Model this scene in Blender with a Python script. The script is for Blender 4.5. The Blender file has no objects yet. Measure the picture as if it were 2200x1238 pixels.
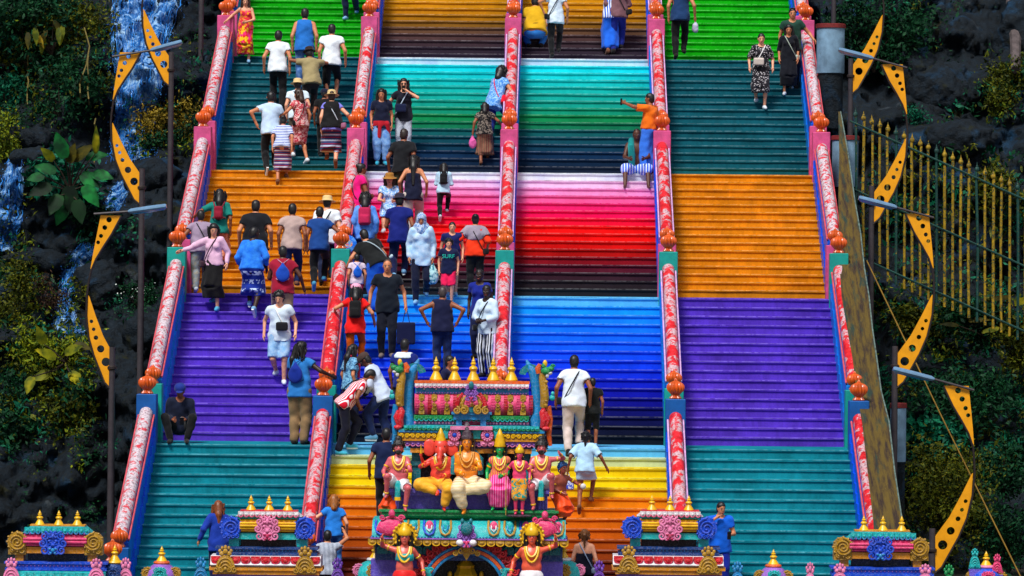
import bpy, bmesh, math, random
import numpy as np
from mathutils import Vector, Matrix, Euler
random.seed(7); RNG = np.random.default_rng(7)
SC = bpy.context.scene
COL = SC.collection
R_ = math.radians

# ------------------------------------------------------------------ camera
FPX, PW, PH = 8402.5, 2200.0, 1238.0
CAMP = np.array([.8875, -71.152, 3.3248])
YAW, PIT, ROL = -.0111, -.0061, .0092
_cy, _sy, _cp, _sp = math.cos(YAW), math.sin(YAW), math.cos(PIT), math.sin(PIT)
CR = np.array([_cy, -_sy, 0.0]); CF0 = np.array([_sy, _cy, 0.0]); CUP = np.array([0, 0, 1.0])
CF = CF0*_cp + CUP*_sp; CU = -CF0*_sp + CUP*_cp
_cr, _sr = math.cos(ROL), math.sin(ROL)
RR = CR*_cr - CU*_sr*-1*-1 if False else CR*_cr + CU*_sr
UU = CU*_cr - CR*_sr
cam_d = bpy.data.cameras.new('camera'); cam = bpy.data.objects.new('camera', cam_d); COL.objects.link(cam)
cam_d.sensor_width = 36.0; cam_d.lens = 36.0*FPX/PW; cam_d.clip_start = 1.0; cam_d.clip_end = 4000
cam.matrix_world = Matrix(((RR[0], UU[0], -CF[0], CAMP[0]), (RR[1], UU[1], -CF[1], CAMP[1]), (RR[2], UU[2], -CF[2], CAMP[2]), (0, 0, 0, 1)))
SC.camera = cam
SC.render.resolution_x, SC.render.resolution_y = 1024, 576

# ------------------------------------------------------------------ light
world = bpy.data.worlds.new('World'); SC.world = world; world.use_nodes = True
nt = world.node_tree; bg = nt.nodes['Background']
sky = nt.nodes.new('ShaderNodeTexSky'); sky.sky_type = 'NISHITA'; sky.sun_disc = False
SUN_EL, SUN_AZ = R_(56), R_(-28)      # azimuth measured from the camera's side (-Y), towards -X
sky.sun_elevation = SUN_EL; sky.sun_rotation = R_(180) + SUN_AZ
sky.air_density = 1.0; sky.dust_density = 3.0; sky.ozone_density = 1.0
nt.links.new(sky.outputs[0], bg.inputs[0]); bg.inputs[1].default_value = 0.062
sun_d = bpy.data.lights.new('sun', 'SUN'); sun = bpy.data.objects.new('sun', sun_d); COL.objects.link(sun)
sun_d.energy = 2.9; sun_d.angle = R_(16); sun_d.color = (1.0, .975, .93)
sd = Vector((math.sin(SUN_AZ)*math.cos(SUN_EL), -math.cos(SUN_AZ)*math.cos(SUN_EL), math.sin(SUN_EL)))
sun.rotation_euler = sd.to_track_quat('Z', 'Y').to_euler(); sun.location = (0, -20, 40)
SC.view_settings.view_transform = 'Standard'; SC.view_settings.look = 'None'
SC.view_settings.exposure = 0.58; SC.view_settings.gamma = 1.0; SC.view_settings.use_curve_mapping = False
SC.cycles.max_bounces = 5; SC.cycles.transparent_max_bounces = 6
SC.cycles.use_denoising = True

# ------------------------------------------------------------------ helpers
def at(px, py, Y):
    """the point of the world at depth plane Y that the photograph shows at pixel (px, py) of 2200 x 1238"""
    d = CF*FPX + RR*(px-PW/2) - UU*(py-PH/2)
    t = (Y-CAMP[1])/d[1]
    return Vector(CAMP + d*t)
def prj(p):
    d = np.array(p, float)-CAMP
    z = d@CF
    return PW/2 + FPX*(d@RR)/z, PH/2 - FPX*(d@UU)/z
def mpp(Y): return (Y-CAMP[1])/FPX      # metres per photo pixel

def S(r, g, b):
    f = lambda c: (c/255/12.92) if c <= 10 else ((c/255+.055)/1.055)**2.4
    return (f(r), f(g), f(b))
def tag(o, label=None, cat=None, group=None, kind=None):
    if label: o['label'] = label
    if cat: o['category'] = cat
    if group: o['group'] = group
    if kind: o['kind'] = kind
    return o
def empty(name, loc=(0, 0, 0), rz=0, s=1.0, parent=None):
    o = bpy.data.objects.new(name, None); COL.objects.link(o)
    o.location = loc; o.rotation_euler = (0, 0, rz); o.scale = (s, s, s); o.empty_display_size = .1
    if parent: o.parent = parent
    return o
def mesh_obj(name, V, Fc, m=None, parent=None, smooth=False, loc=None, rot=None):
    me = bpy.data.meshes.new(name)
    me.from_pydata([tuple(v) for v in V], [], [tuple(f) for f in Fc])
    if smooth: me.polygons.foreach_set('use_smooth', [True]*len(me.polygons))
    o = bpy.data.objects.new(name, me); COL.objects.link(o)
    if m: me.materials.append(m)
    if parent: o.parent = parent
    if loc is not None: o.location = loc
    if rot is not None: o.rotation_euler = rot
    return o
def quad_mesh(name, V, Q, m=None, parent=None, smooth=True):
    """fast mesh from numpy arrays: V (n,3), Q (m,4) or (m,3)"""
    me = bpy.data.meshes.new(name); k = Q.shape[1]
    me.vertices.add(len(V)); me.vertices.foreach_set('co', np.ascontiguousarray(V, np.float32).ravel())
    me.loops.add(Q.size); me.loops.foreach_set('vertex_index', np.ascontiguousarray(Q, np.int32).ravel())
    me.polygons.add(len(Q)); me.polygons.foreach_set('loop_start', np.arange(0, Q.size, k, dtype=np.int32))
    me.polygons.foreach_set('loop_total', np.full(len(Q), k, np.int32))
    if smooth: me.polygons.foreach_set('use_smooth', np.ones(len(Q), bool))
    me.update(calc_edges=True)
    o = bpy.data.objects.new(name, me); COL.objects.link(o)
    if m: me.materials.append(m)
    if parent: o.parent = parent
    return o

class MB:
    """collects simple shapes; build() links them as one mesh"""
    def __init__(s): s.V = []; s.F = []; s.M = []; s.m = 0
    def _add(s, V, Fc):
        n = len(s.V); s.V += [tuple(v) for v in V]; s.F += [tuple(i+n for i in f) for f in Fc]; s.M += [s.m]*len(Fc)
        return s
    def box(s, x0, x1, y0, y1, z0, z1, bev=0.0):
        if bev <= 0:
            V = [(x, y, z) for z in (z0, z1) for y in (y0, y1) for x in (x0, x1)]
            return s._add(V, [(0, 2, 3, 1), (4, 5, 7, 6), (0, 1, 5, 4), (2, 6, 7, 3), (0, 4, 6, 2), (1, 3, 7, 5)])
        b = bev
        V = []
        for z, i in ((z0, b), (z0+b, 0), (z1-b, 0), (z1, b)):
            V += [(x0+i+b*(i == 0), y0+i, z), (x1-i-b*(i == 0), y0+i, z), (x1-i, y0+i+b*(i == 0), z), (x1-i, y1-i-b*(i == 0), z),
                  (x1-i-b*(i == 0), y1-i, z), (x0+i+b*(i == 0), y1-i, z), (x0+i, y1-i-b*(i == 0), z), (x0+i, y0+i+b*(i == 0), z)]
        Fc = [tuple(reversed(range(8))), tuple(range(24, 32))]
        for k in range(3):
            for j in range(8): Fc.append((k*8+j, k*8+(j+1) % 8, k*8+8+(j+1) % 8, k*8+8+j))
        return s._add(V, Fc)
    def prism(s, pts, y0, y1):
        """polygon in (x, z) extruded from y0 to y1"""
        n = len(pts)
        V = [(p[0], y0, p[1]) for p in pts] + [(p[0], y1, p[1]) for p in pts]
        Fc = [tuple(range(n)), tuple(reversed(range(n, 2*n)))] + [(i, i+n, (i+1) % n+n, (i+1) % n) for i in range(n)]
        return s._add(V, Fc)
    def prism_x(s, pts, x0, x1, seg=1, jit=None):
        """polygon in (y, z) extruded along x"""
        n = len(pts); V = []
        for k in range(seg+1):
            x = x0+(x1-x0)*k/seg
            for i, p in enumerate(pts):
                j = jit(k, i) if jit else (0, 0)
                V.append((x, p[0]+j[0], p[1]+j[1]))
        Fc = [tuple(reversed(range(n))), tuple(range(seg*n, seg*n+n))]
        for k in range(seg):
            for i in range(n): Fc.append((k*n+i, k*n+(i+1) % n, k*n+n+(i+1) % n, k*n+n+i))
        return s._add(V, Fc)
    def tube(s, P, r, n=8, caps=True):
        P = [Vector(p) for p in P]; m = len(P)
        rs = r if isinstance(r, (list, tuple)) else [r]*m
        V = []; up = None
        for i in range(m):
            t = (P[min(i+1, m-1)]-P[max(i-1, 0)]).normalized()
            if up is None: up = t.orthogonal().normalized()
            a = (up - t*up.dot(t)).normalized() if (up - t*up.dot(t)).length > 1e-6 else t.orthogonal().normalized()
            up = a; b = t.cross(a)
            for j in range(n):
                c = 2*math.pi*j/n; V.append(P[i]+(a*math.cos(c)+b*math.sin(c))*rs[i])
        Fc = []
        for i in range(m-1):
            for j in range(n): Fc.append((i*n+j, i*n+(j+1) % n, i*n+n+(j+1) % n, i*n+n+j))
        if caps: Fc += [tuple(reversed(range(n))), tuple(range((m-1)*n, m*n))]
        return s._add(V, Fc)
    def lathe(s, prof, c=(0, 0, 0), n=20, lobes=0, amp=0, sx=1, sy=1):
        """profile [(r, z)] turned about the vertical through c"""
        V = []; k = len(prof)
        for r, z in prof:
            for j in range(n):
                a = 2*math.pi*j/n; q = r*(1+amp*abs(math.cos(a*lobes/2))*(1 if lobes else 0))
                V.append((c[0]+q*math.cos(a)*sx, c[1]+q*math.sin(a)*sy, c[2]+z))
        Fc = []
        for i in range(k-1):
            for j in range(n): Fc.append((i*n+j, i*n+(j+1) % n, i*n+n+(j+1) % n, i*n+n+j))
        Fc += [tuple(reversed(range(n))), tuple(range((k-1)*n, k*n))]
        return s._add(V, Fc)
    def ball(s, c, r, n=10, m=7):
        rx, ry, rz = r if isinstance(r, (tuple, list)) else (r, r, r)
        prof = [(max(math.sin(math.pi*i/m), .02), -math.cos(math.pi*i/m)) for i in range(m+1)]
        V = []
        for q, z in prof:
            for j in range(n):
                a = 2*math.pi*j/n; V.append((c[0]+rx*q*math.cos(a), c[1]+ry*q*math.sin(a), c[2]+rz*z))
        Fc = []
        for i in range(m):
            for j in range(n): Fc.append((i*n+j, i*n+(j+1) % n, i*n+n+(j+1) % n, i*n+n+j))
        Fc += [tuple(reversed(range(n))), tuple(range(m*n, m*n+n))]
        return s._add(V, Fc)
    def arc(s, cx, cz, r0, r1, a0, a1, y0, y1, n=16):
        """flat ring segment in the (x, z) plane with thickness in y"""
        V = []
        for i in range(n+1):
            a = a0+(a1-a0)*i/n; c, d = math.cos(a), math.sin(a)
            V += [(cx+r0*c, y0, cz+r0*d), (cx+r1*c, y0, cz+r1*d), (cx+r1*c, y1, cz+r1*d), (cx+r0*c, y1, cz+r0*d)]
        Fc = [(0, 1, 2, 3), tuple(reversed((4*n, 4*n+1, 4*n+2, 4*n+3)))]
        for i in range(n):
            for j in range(4): Fc.append((4*i+j, 4*i+4+j, 4*i+4+(j+1) % 4, 4*i+(j+1) % 4))
        return s._add(V, Fc)
    def spiral(s, cx, cz, r, turns, w, y, a0=0.0, sgn=1, n=None, grow=.12):
        """scroll: a tube that winds in the (x, z) plane at depth y"""
        n = n or int(14*turns)+4; P = []; rs = []
        for i in range(n+1):
            t = i/n; a = a0+sgn*2*math.pi*turns*t; q = r*(1-(1-grow)*t)
            P.append((cx+q*math.cos(a), y-w*.5*t, cz+q*math.sin(a))); rs.append(w*(1-.45*t))
        return s.tube(P, rs, 6)
    def build(s, name, m=None, parent=None, smooth=True, loc=None, ang=35):
        if not s.V: return None
        me = bpy.data.meshes.new(name); me.from_pydata(s.V, [], s.F)
        ms = m if isinstance(m, (list, tuple)) else [m]
        for q in ms:
            if q: me.materials.append(q)
        if len(ms) > 1: me.polygons.foreach_set('material_index', s.M)
        bm = bmesh.new(); bm.from_mesh(me); bmesh.ops.recalc_face_normals(bm, faces=bm.faces)
        if smooth:
            ca = math.radians(ang)
            for f in bm.faces: f.smooth = True
            for e in bm.edges:
                if len(e.link_faces) != 2 or e.calc_face_angle(3) > ca: e.smooth = False
        bm.to_mesh(me); bm.free()
        o = bpy.data.objects.new(name, me); COL.objects.link(o)
        if parent: o.parent = parent
        if loc is not None: o.location = loc
        return o

# ------------------------------------------------------------------ materials
_MC = {}
def nodes_of(name):
    m = bpy.data.materials.new(name); m.use_nodes = True
    t = m.node_tree; return m, t, t.nodes['Principled BSDF']
def rgb(c): return (c[0], c[1], c[2], 1)
def N(t, kind, **kw):
    n = t.nodes.new('ShaderNode'+kind)
    for k, v in kw.items(): setattr(n, k, v)
    return n
def mixc(t, fac, a, b, blend='MIX'):
    n = N(t, 'Mix', data_type='RGBA', blend_type=blend)
    for s_, v in ((0, fac), (6, a), (7, b)):
        if hasattr(v, 'is_output') or isinstance(v, bpy.types.NodeSocket): t.links.new(v, n.inputs[s_])
        elif s_ == 0: n.inputs[0].default_value = v
        else: n.inputs[s_].default_value = rgb(v)
    return n.outputs[2]
def ramp(t, src, p0, p1, c0=(0, 0, 0), c1=(1, 1, 1), interp='LINEAR'):
    n = N(t, 'ValToRGB'); e = n.color_ramp.elements; n.color_ramp.interpolation = interp
    e[0].position = p0; e[0].color = rgb(c0); e[1].position = p1; e[1].color = rgb(c1)
    t.links.new(src, n.inputs[0]); return n.outputs[0]
def noise(t, vec, scale, detail=3, rough=.55, dist=0, sc3=None):
    n = N(t, 'TexNoise'); n.inputs['Scale'].default_value = scale; n.inputs['Detail'].default_value = detail
    n.inputs['Roughness'].default_value = rough; n.inputs['Distortion'].default_value = dist
    if sc3:
        mp = N(t, 'Mapping'); mp.inputs['Scale'].default_value = sc3; t.links.new(vec, mp.inputs[0]); vec = mp.outputs[0]
    t.links.new(vec, n.inputs['Vector']); return n.outputs[0]
def coords(t, world=True):
    if world: return N(t, 'NewGeometry').outputs['Position']
    return N(t, 'TexCoord').outputs['Object']
def bump(t, b, h, strength, dist=.02):
    n = N(t, 'Bump'); n.inputs['Strength'].default_value = strength; n.inputs['Distance'].default_value = dist
    t.links.new(h, n.inputs['Height']); t.links.new(n.outputs[0], b.inputs['Normal'])
def paint(col, rough=.5, var=.25, scale=3.0, bmp=.15, world=True, wear=None, key=None, spec=.4, rnd=0.0):
    """painted or plain surface: broad stains, fine mottling, optional worn patches of another colour"""
    k = ('paint', tuple(round(c, 4) for c in col), rough, var, scale, bmp, world, wear, spec, rnd)
    if k in _MC: return _MC[k]
    m, t, b = nodes_of('paint'); v = coords(t, world)
    n1 = noise(t, v, scale, 4, .6); n2 = noise(t, v, scale*14, 3, .6)
    lo = tuple(c*(1-var) for c in col); hi = tuple(min(c*(1+var*.8)+.004*var, .9) for c in col)
    c = mixc(t, ramp(t, n1, .3, .7), lo, hi)
    g = mixc(t, .35*min(1, var*2.2), c, ramp(t, n2, .25, .75, (.25, .25, .25), (1, 1, 1)), 'MULTIPLY')
    if rnd:
        oi = N(t, 'ObjectInfo'); g = mixc(t, rnd, g, ramp(t, oi.outputs['Random'], 0, 1, (.45, .45, .45), (1, 1, 1)), 'MULTIPLY')
    if wear:
        wc, th = wear; w = noise(t, v, scale*2.3, 7, .68, .3)
        g = mixc(t, ramp(t, w, th, th+.03), g, wc)
    t.links.new(g, b.inputs['Base Color'])
    b.inputs['Roughness'].default_value = rough; b.inputs['Specular IOR Level'].default_value = spec
    if bmp: bump(t, b, n2, bmp, .01)
    _MC[k] = m; return m
# ------------------------------------------------------------------ figures: smooth distance fields turned into meshes
class Field:
    def __init__(s, lo, hi, h=.018):
        s.lo = np.array(lo, float); s.h = h
        n = np.maximum(np.ceil((np.array(hi)-s.lo)/h).astype(int)+1, 4)
        s.n = n; s.d = np.full(n, 9.0, np.float32)
        s.ax = [(s.lo[i]+h*np.arange(n[i])).astype(np.float32) for i in range(3)]
    def sub(s, lo, hi):
        a = np.clip(np.floor((np.array(lo)-s.lo)/s.h).astype(int), 0, s.n-1); b = np.clip(np.ceil((np.array(hi)-s.lo)/s.h).astype(int)+1, 1, s.n)
        if (b <= a).any(): return None
        sl = tuple(slice(a[i], b[i]) for i in range(3))
        X = s.ax[0][sl[0]][:, None, None]; Y = s.ax[1][sl[1]][None, :, None]; Z = s.ax[2][sl[2]][None, None, :]
        return sl, X, Y, Z
    def put(s, sl, d, k, op='u'):
        a = s.d[sl]
        if op == 'u':
            if k <= 0: s.d[sl] = np.minimum(a, d)
            else:
                h = np.clip(.5+.5*(a-d)/k, 0, 1); s.d[sl] = a*(1-h)+d*h-k*h*(1-h)
        else: s.d[sl] = np.maximum(a, -d)
    def cap(s, a, b, ra, rb, k=.02, op='u'):
        a = np.array(a, float); b = np.array(b, float); R = max(ra, rb)+k*1.5+.03
        q = s.sub(np.minimum(a, b)-R, np.maximum(a, b)+R)
        if q is None: return s
        sl, X, Y, Z = q; v = b-a; L = max(v@v, 1e-9)
        t = np.clip(((X-a[0])*v[0]+(Y-a[1])*v[1]+(Z-a[2])*v[2])/L, 0, 1)
        d = np.sqrt((X-a[0]-t*v[0])**2+(Y-a[1]-t*v[1])**2+(Z-a[2]-t*v[2])**2)-(ra+(rb-ra)*t)
        s.put(sl, d, k, op); return s
    def ell(s, c, r, k=.02, M=None, op='u', cut=None, noise=None):
        c = np.array(c, float); r = np.array(r, float); R = r.max()*(1.35 if M is not None else 1)+k*1.5+.03
        q = s.sub(c-R, c+R)
        if q is None: return s
        sl, X, Y, Z = q; x, y, z = X-c[0], Y-c[1], Z-c[2]
        if M is not None:
            s2 = 1/(M[0][0]**2+M[1][0]**2+M[2][0]**2)
            x, y, z = ((M[0][0]*x+M[1][0]*y+M[2][0]*z)*s2, (M[0][1]*x+M[1][1]*y+M[2][1]*z)*s2, (M[0][2]*x+M[1][2]*y+M[2][2]*z)*s2)
        k0 = np.sqrt((x/r[0])**2+(y/r[1])**2+(z/r[2])**2); k1 = np.sqrt((x/r[0]**2)**2+(y/r[1]**2)**2+(z/r[2]**2)**2)+1e-6
        d = k0*(k0-1)/k1
        if noise: d = d+noise[0]*np.sin(X*noise[1])*np.sin(Y*noise[1]*1.1+1)*np.sin(Z*noise[1]*.9+2)
        if cut is not None: d = np.maximum(d, cut[0]*x+cut[1]*y+cut[2]*z-cut[3])
        s.put(sl, d, k, op); return s
    def box(s, c, hf, rd=.02, k=.01, M=None, op='u'):
        c = np.array(c, float); hf = np.array(hf, float); R = np.linalg.norm(hf)+.04
        q = s.sub(c-R, c+R)
        if q is None: return s
        sl, X, Y, Z = q; x, y, z = X-c[0], Y-c[1], Z-c[2]
        if M is not None: x, y, z = (M[0][0]*x+M[1][0]*y+M[2][0]*z, M[0][1]*x+M[1][1]*y+M[2][1]*z, M[0][2]*x+M[1][2]*y+M[2][2]*z)
        qx, qy, qz = np.abs(x)-hf[0]+rd, np.abs(y)-hf[1]+rd, np.abs(z)-hf[2]+rd
        d = np.sqrt(np.maximum(qx, 0)**2+np.maximum(qy, 0)**2+np.maximum(qz, 0)**2)+np.minimum(np.maximum(np.maximum(qx, qy), qz), 0)-rd
        s.put(sl, d, k, op); return s
    def econe(s, a, b, ra, rb, k=.02, xd=(1, 0, 0), folds=(0, 0), ph=0.0):
        """elliptic cone from a to b, radii (side, depth) at both ends, xd = side axis, folds = (count, depth)"""
        a = np.array(a, float); b = np.array(b, float); w = b-a; L = np.linalg.norm(w); w = w/L
        u = np.array(xd, float); u = u-w*(u@w); u /= np.linalg.norm(u); v = np.cross(w, u)
        R = max(ra+rb)+.08; q = s.sub(np.minimum(a, b)-R, np.maximum(a, b)+R)
        if q is None: return s
        sl, X, Y, Z = q; x, y, z = X-a[0], Y-a[1], Z-a[2]
        tt = x*w[0]+y*w[1]+z*w[2]; t = np.clip(tt/L, 0, 1)
        pu = x*u[0]+y*u[1]+z*u[2]; pv = x*v[0]+y*v[1]+z*v[2]
        ru = ra[0]+(rb[0]-ra[0])*t; rv = ra[1]+(rb[1]-ra[1])*t
        d = (np.sqrt((pu/ru)**2+(pv/rv)**2)-1)*np.minimum(ru, rv)
        if folds[0]: d = d+folds[1]*t*np.sin(folds[0]*np.arctan2(pv, pu)+ph+2*np.sin(t*3))
        e = np.abs(tt-L/2)-L/2
        d = np.maximum(d, e)
        s.put(sl, d, k); return s
    def plane(s, c, n):
        """keep the side against n"""
        n = np.array(n, float); n /= np.linalg.norm(n)
        X = s.ax[0][:, None, None]; Y = s.ax[1][None, :, None]; Z = s.ax[2][None, None, :]
        s.d = np.maximum(s.d, ((X-c[0])*n[0]+(Y-c[1])*n[1]+(Z-c[2])*n[2]).astype(np.float32)); return s
    def wrinkle(s, amp, f, ph=0.0):
        X = s.ax[0][:, None, None]; Y = s.ax[1][None, :, None]; Z = s.ax[2][None, None, :]
        s.d = s.d+(amp*np.sin(X*f+np.sin(Z*f*.7+ph)*1.5+ph)*np.sin(Z*f*.8+Y*f*.5+ph*2)).astype(np.float32); return s
    def mesh(s):
        d = s.d; neg = d < 0
        d = d.copy(); n = d.shape
        c = [neg[i:n[0]-1+i, j:n[1]-1+j, k:n[2]-1+k] for i in (0, 1) for j in (0, 1) for k in (0, 1)]
        cnt = sum(x.astype(np.int8) for x in c); mix = (cnt > 0) & (cnt < 8)
        I = np.argwhere(mix)
        if len(I) == 0: return np.zeros((0, 3)), np.zeros((0, 4), int)
        idx = np.full(mix.shape, -1, np.int64); idx[mix] = np.arange(len(I))
        acc = np.zeros((len(I), 3)); num = np.zeros(len(I))
        off = np.array([(i, j, k) for i in (0, 1) for j in (0, 1) for k in (0, 1)])
        vals = np.stack([d[I[:, 0]+o[0], I[:, 1]+o[1], I[:, 2]+o[2]] for o in off], 1)
        for p in range(8):
            for q in range(p+1, 8):
                if np.abs(off[p]-off[q]).sum() != 1: continue
                a, b = vals[:, p], vals[:, q]; m = (a < 0) != (b < 0)
                t = np.where(m, a/np.where(m, a-b, 1), 0)[:, None]
                acc += np.where(m[:, None], off[p]+(off[q]-off[p])*t, 0); num += m
        V = s.lo+(I+acc/num[:, None])*s.h
        Q = []
        for ax in range(3):
            a0, a1 = [x for x in range(3) if x != ax]
            sa = [slice(1, n[i]-1) for i in range(3)]; sb = list(sa); sa[ax] = slice(0, n[ax]-1); sb[ax] = slice(1, n[ax])
            A, B = neg[tuple(sa)], neg[tuple(sb)]
            E = np.argwhere(A != B)
            if len(E) == 0: continue
            fl = A[tuple(E.T)]
            E[:, a0] += 1; E[:, a1] += 1
            def cell(i, j):
                k = E.copy(); k[:, a0] -= i; k[:, a1] -= j; return idx[k[:, 0], k[:, 1], k[:, 2]]
            q = np.stack([cell(0, 0), cell(1, 0), cell(1, 1), cell(0, 1)], 1)
            if ax == 1: fl = ~fl
            q[~fl] = q[~fl][:, ::-1]
            Q.append(q)
        Q = np.concatenate(Q); Q = Q[(Q >= 0).all(1)]
        return V, Q

def join_vq(parts):
    """[(V, Q, material index)] -> one mesh's arrays (quads)"""
    Vs, Qs, Ms, n = [], [], [], 0
    for V, Q, m in parts:
        if len(V) == 0: continue
        Vs.append(V); Qs.append(Q+n); Ms.append(np.full(len(Q), m, np.int32)); n += len(V)
    return np.concatenate(Vs), np.concatenate(Qs), np.concatenate(Ms)
def figure_mesh(name, parts, mats, parent):
    V, Q, Mi = join_vq(parts)
    o = quad_mesh(name, V, Q, None, parent)
    for m in mats: o.data.materials.append(m)
    if len(mats) > 1: o.data.polygons.foreach_set('material_index', Mi)
    return o
def tubeVQ(P, rs, n=6):
    mb = MB().tube(P, rs, n, caps=False)
    V = np.array([tuple(v) for v in mb.V]); Q = np.array(mb.F, int)
    # close the end with a cap of quads
    k = len(V)-n
    return V, np.concatenate([Q, np.array([[k, k+1, k+2, k+5 if n > 5 else k+3]]+([[k+2, k+3, k+4, k+5]] if n > 5 else []))])
def ballVQ(c, r, n=8, m=5):
    mb = MB().ball((0, 0, 0), 1, n, m); V = np.array(mb.V); Q = np.array([f for f in mb.F if len(f) == 4], int)
    return V*np.array(r)+np.array(c), Q

def ik(a, b, l1, l2, pole):
    a = np.array(a, float); b = np.array(b, float); v = b-a; L = np.linalg.norm(v)
    mx = (l1+l2)*.998
    if L > mx: b = a+v/L*mx; v = b-a; L = mx
    w = v/L; x = (l1*l1-l2*l2+L*L)/(2*L); h = math.sqrt(max(l1*l1-x*x, 0))
    p = np.array(pole, float); p = p-w*(p@w); p /= (np.linalg.norm(p)+1e-9)
    return a+w*x+p*h, b

def rotm(axis, a):
    return np.array(Matrix.Rotation(a, 3, axis))

def skel(sp):
    """joints of a 1.72 m figure facing +Y, feet about the origin"""
    J = {}; fem = sp.get('fem', 0)
    lean, side, twist = R_(sp.get('lean', 3)), R_(sp.get('side', 0)), R_(sp.get('twist', 0))
    seat = sp.get('seat')                      # height of the seat for a sitting figure
    fl = np.array(sp.get('fl', (-.09, 0, 0)), float); fr = np.array(sp.get('fr', (.09, 0, 0)), float)
    hx = .095 if fem else .09
    px, py = (fl[0]+fr[0])/2*.6, sp.get('py', (fl[1]+fr[1])/2*.7)
    if seat is not None: pz = seat+.10
    else:
        pz = 9
        for f, sx in ((fl, -1), (fr, 1)):
            dx, dy = f[0]-(px+sx*hx), f[1]-py; up = sp.get('hl' if sx < 0 else 'hr', 0)
            pz = min(pz, f[2]+.08+up*.12+math.sqrt(max(.832**2-dx*dx-dy*dy, .2)))
        pz = min(pz, min(fl[2], fr[2])+.93)+sp.get('dz', 0)
    P = np.array([px, py, pz+.03]); J['P'] = P
    T = rotm('Z', twist)@rotm('Y', side)@rotm('X', -lean); J['T'] = T
    up, rt, fw = T[:, 2], T[:, 0], T[:, 1]
    J['C'] = P+up*.34; J['N'] = P+up*.535
    sw = .155 if fem else .18
    J['Sl'] = P+up*.468-rt*sw; J['Sr'] = P+up*.468+rt*sw
    hy, hp = R_(sp.get('hyaw', 0)), R_(sp.get('hpitch', 5)); ht = R_(sp.get('htilt', 0))
    H = rotm('Z', twist+hy)@rotm('Y', side*.5+ht)@rotm('X', -lean*.45-hp); H = H*sp.get('hs', 1.0); J['H'] = H
    J['Hc'] = J['N']+up*.03+H[:, 2]*.125+H[:, 1]*.02
    for nm, f, sx in (('l', fl, -1), ('r', fr, 1)):
        hip = P+np.array([sx*hx, 0, -.04]); upk = sp.get('h'+nm, 0)   # heel lift 0..1
        ank = f+np.array([0, -.03*upk, .08+.12*upk])
        kp = sp.get('k'+nm, (sx*.12, 1, 0))
        kn, an = ik(hip, ank, .425, .415, kp)
        J['hip'+nm], J['kn'+nm], J['an'+nm] = hip, kn, an
        fy = R_(sp.get('fy'+nm, sx*-8)); dirv = np.array([-math.sin(fy), math.cos(fy), 0])
        pit = sp.get('fp'+nm, .9*upk)
        dirv = np.array([dirv[0]*math.cos(pit), dirv[1]*math.cos(pit), -math.sin(pit)])
        J['fd'+nm] = dirv
        # arms: target relative to the shoulder in the torso frame (outward, forward, up)
        t = sp.get('a'+nm, (.07, .03, -.50))
        sh = J['S'+nm]; tgt = sh+rt*sx*t[0]+fw*t[1]+up*t[2]
        pole = sp.get('e'+nm, (sx*.6, -1, -.35))
        el, wr = ik(sh, tgt, .285, .25, T@np.array(pole))
        J['el'+nm], J['wr'+nm] = el, wr
        hd = (wr-el)/np.linalg.norm(wr-el); hb = sp.get('hb'+nm)
        if hb is not None: hd = T@np.array([sx*hb[0], hb[1], hb[2]], float); hd /= np.linalg.norm(hd)
        J['hd'+nm] = hd
    return J

def hand_parts(J, nm, curl=.5, fat=1.0):
    """palm is in the body field; here the five fingers as bent tubes rooted in it"""
    sx = -1 if nm == 'l' else 1
    w, d = J['wr'+nm], J['hd'+nm]; T = J['T']
    inn = -sx*T[:, 0]; inn = inn-d*(inn@d)
    if np.linalg.norm(inn) < .2: inn = T[:, 1]-d*(T[:, 1]@d)
    inn /= np.linalg.norm(inn)                                # palm normal, fingers curl this way
    ac = np.cross(d, inn)*(1 if sx > 0 else -1)                # towards the thumb
    out = []
    for i, (o, L) in enumerate(((.030, .072), (.011, .080), (-.009, .074), (-.028, .058))):
        b = w+d*.082+ac*o; P = [b-d*.02]; cur = d.copy(); p = b
        for j in range(3):
            P.append(p.copy()); cur = cur*math.cos(curl*.8)+inn*math.sin(curl*.8) if j else cur
            cur /= np.linalg.norm(cur); p = p+cur*L*(.42, .32, .26)[j]
        P.append(p)
        out.append((*tubeVQ(P, [.010*fat, .0105*fat, .0095*fat, .009*fat, .006*fat]), 0))
    b = w+d*.03+ac*.028; t1 = (d*.65+ac*.65+inn*.35); t1 /= np.linalg.norm(t1); t2 = d*.85+ac*.2+inn*.45; t2 /= np.linalg.norm(t2)
    out.append((*tubeVQ([b-t1*.01, b+t1*.03, b+t1*.03+t2*.028, b+t1*.03+t2*.05], [.0125*fat, .012*fat, .011*fat, .007*fat]), 0))
    return out

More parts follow.
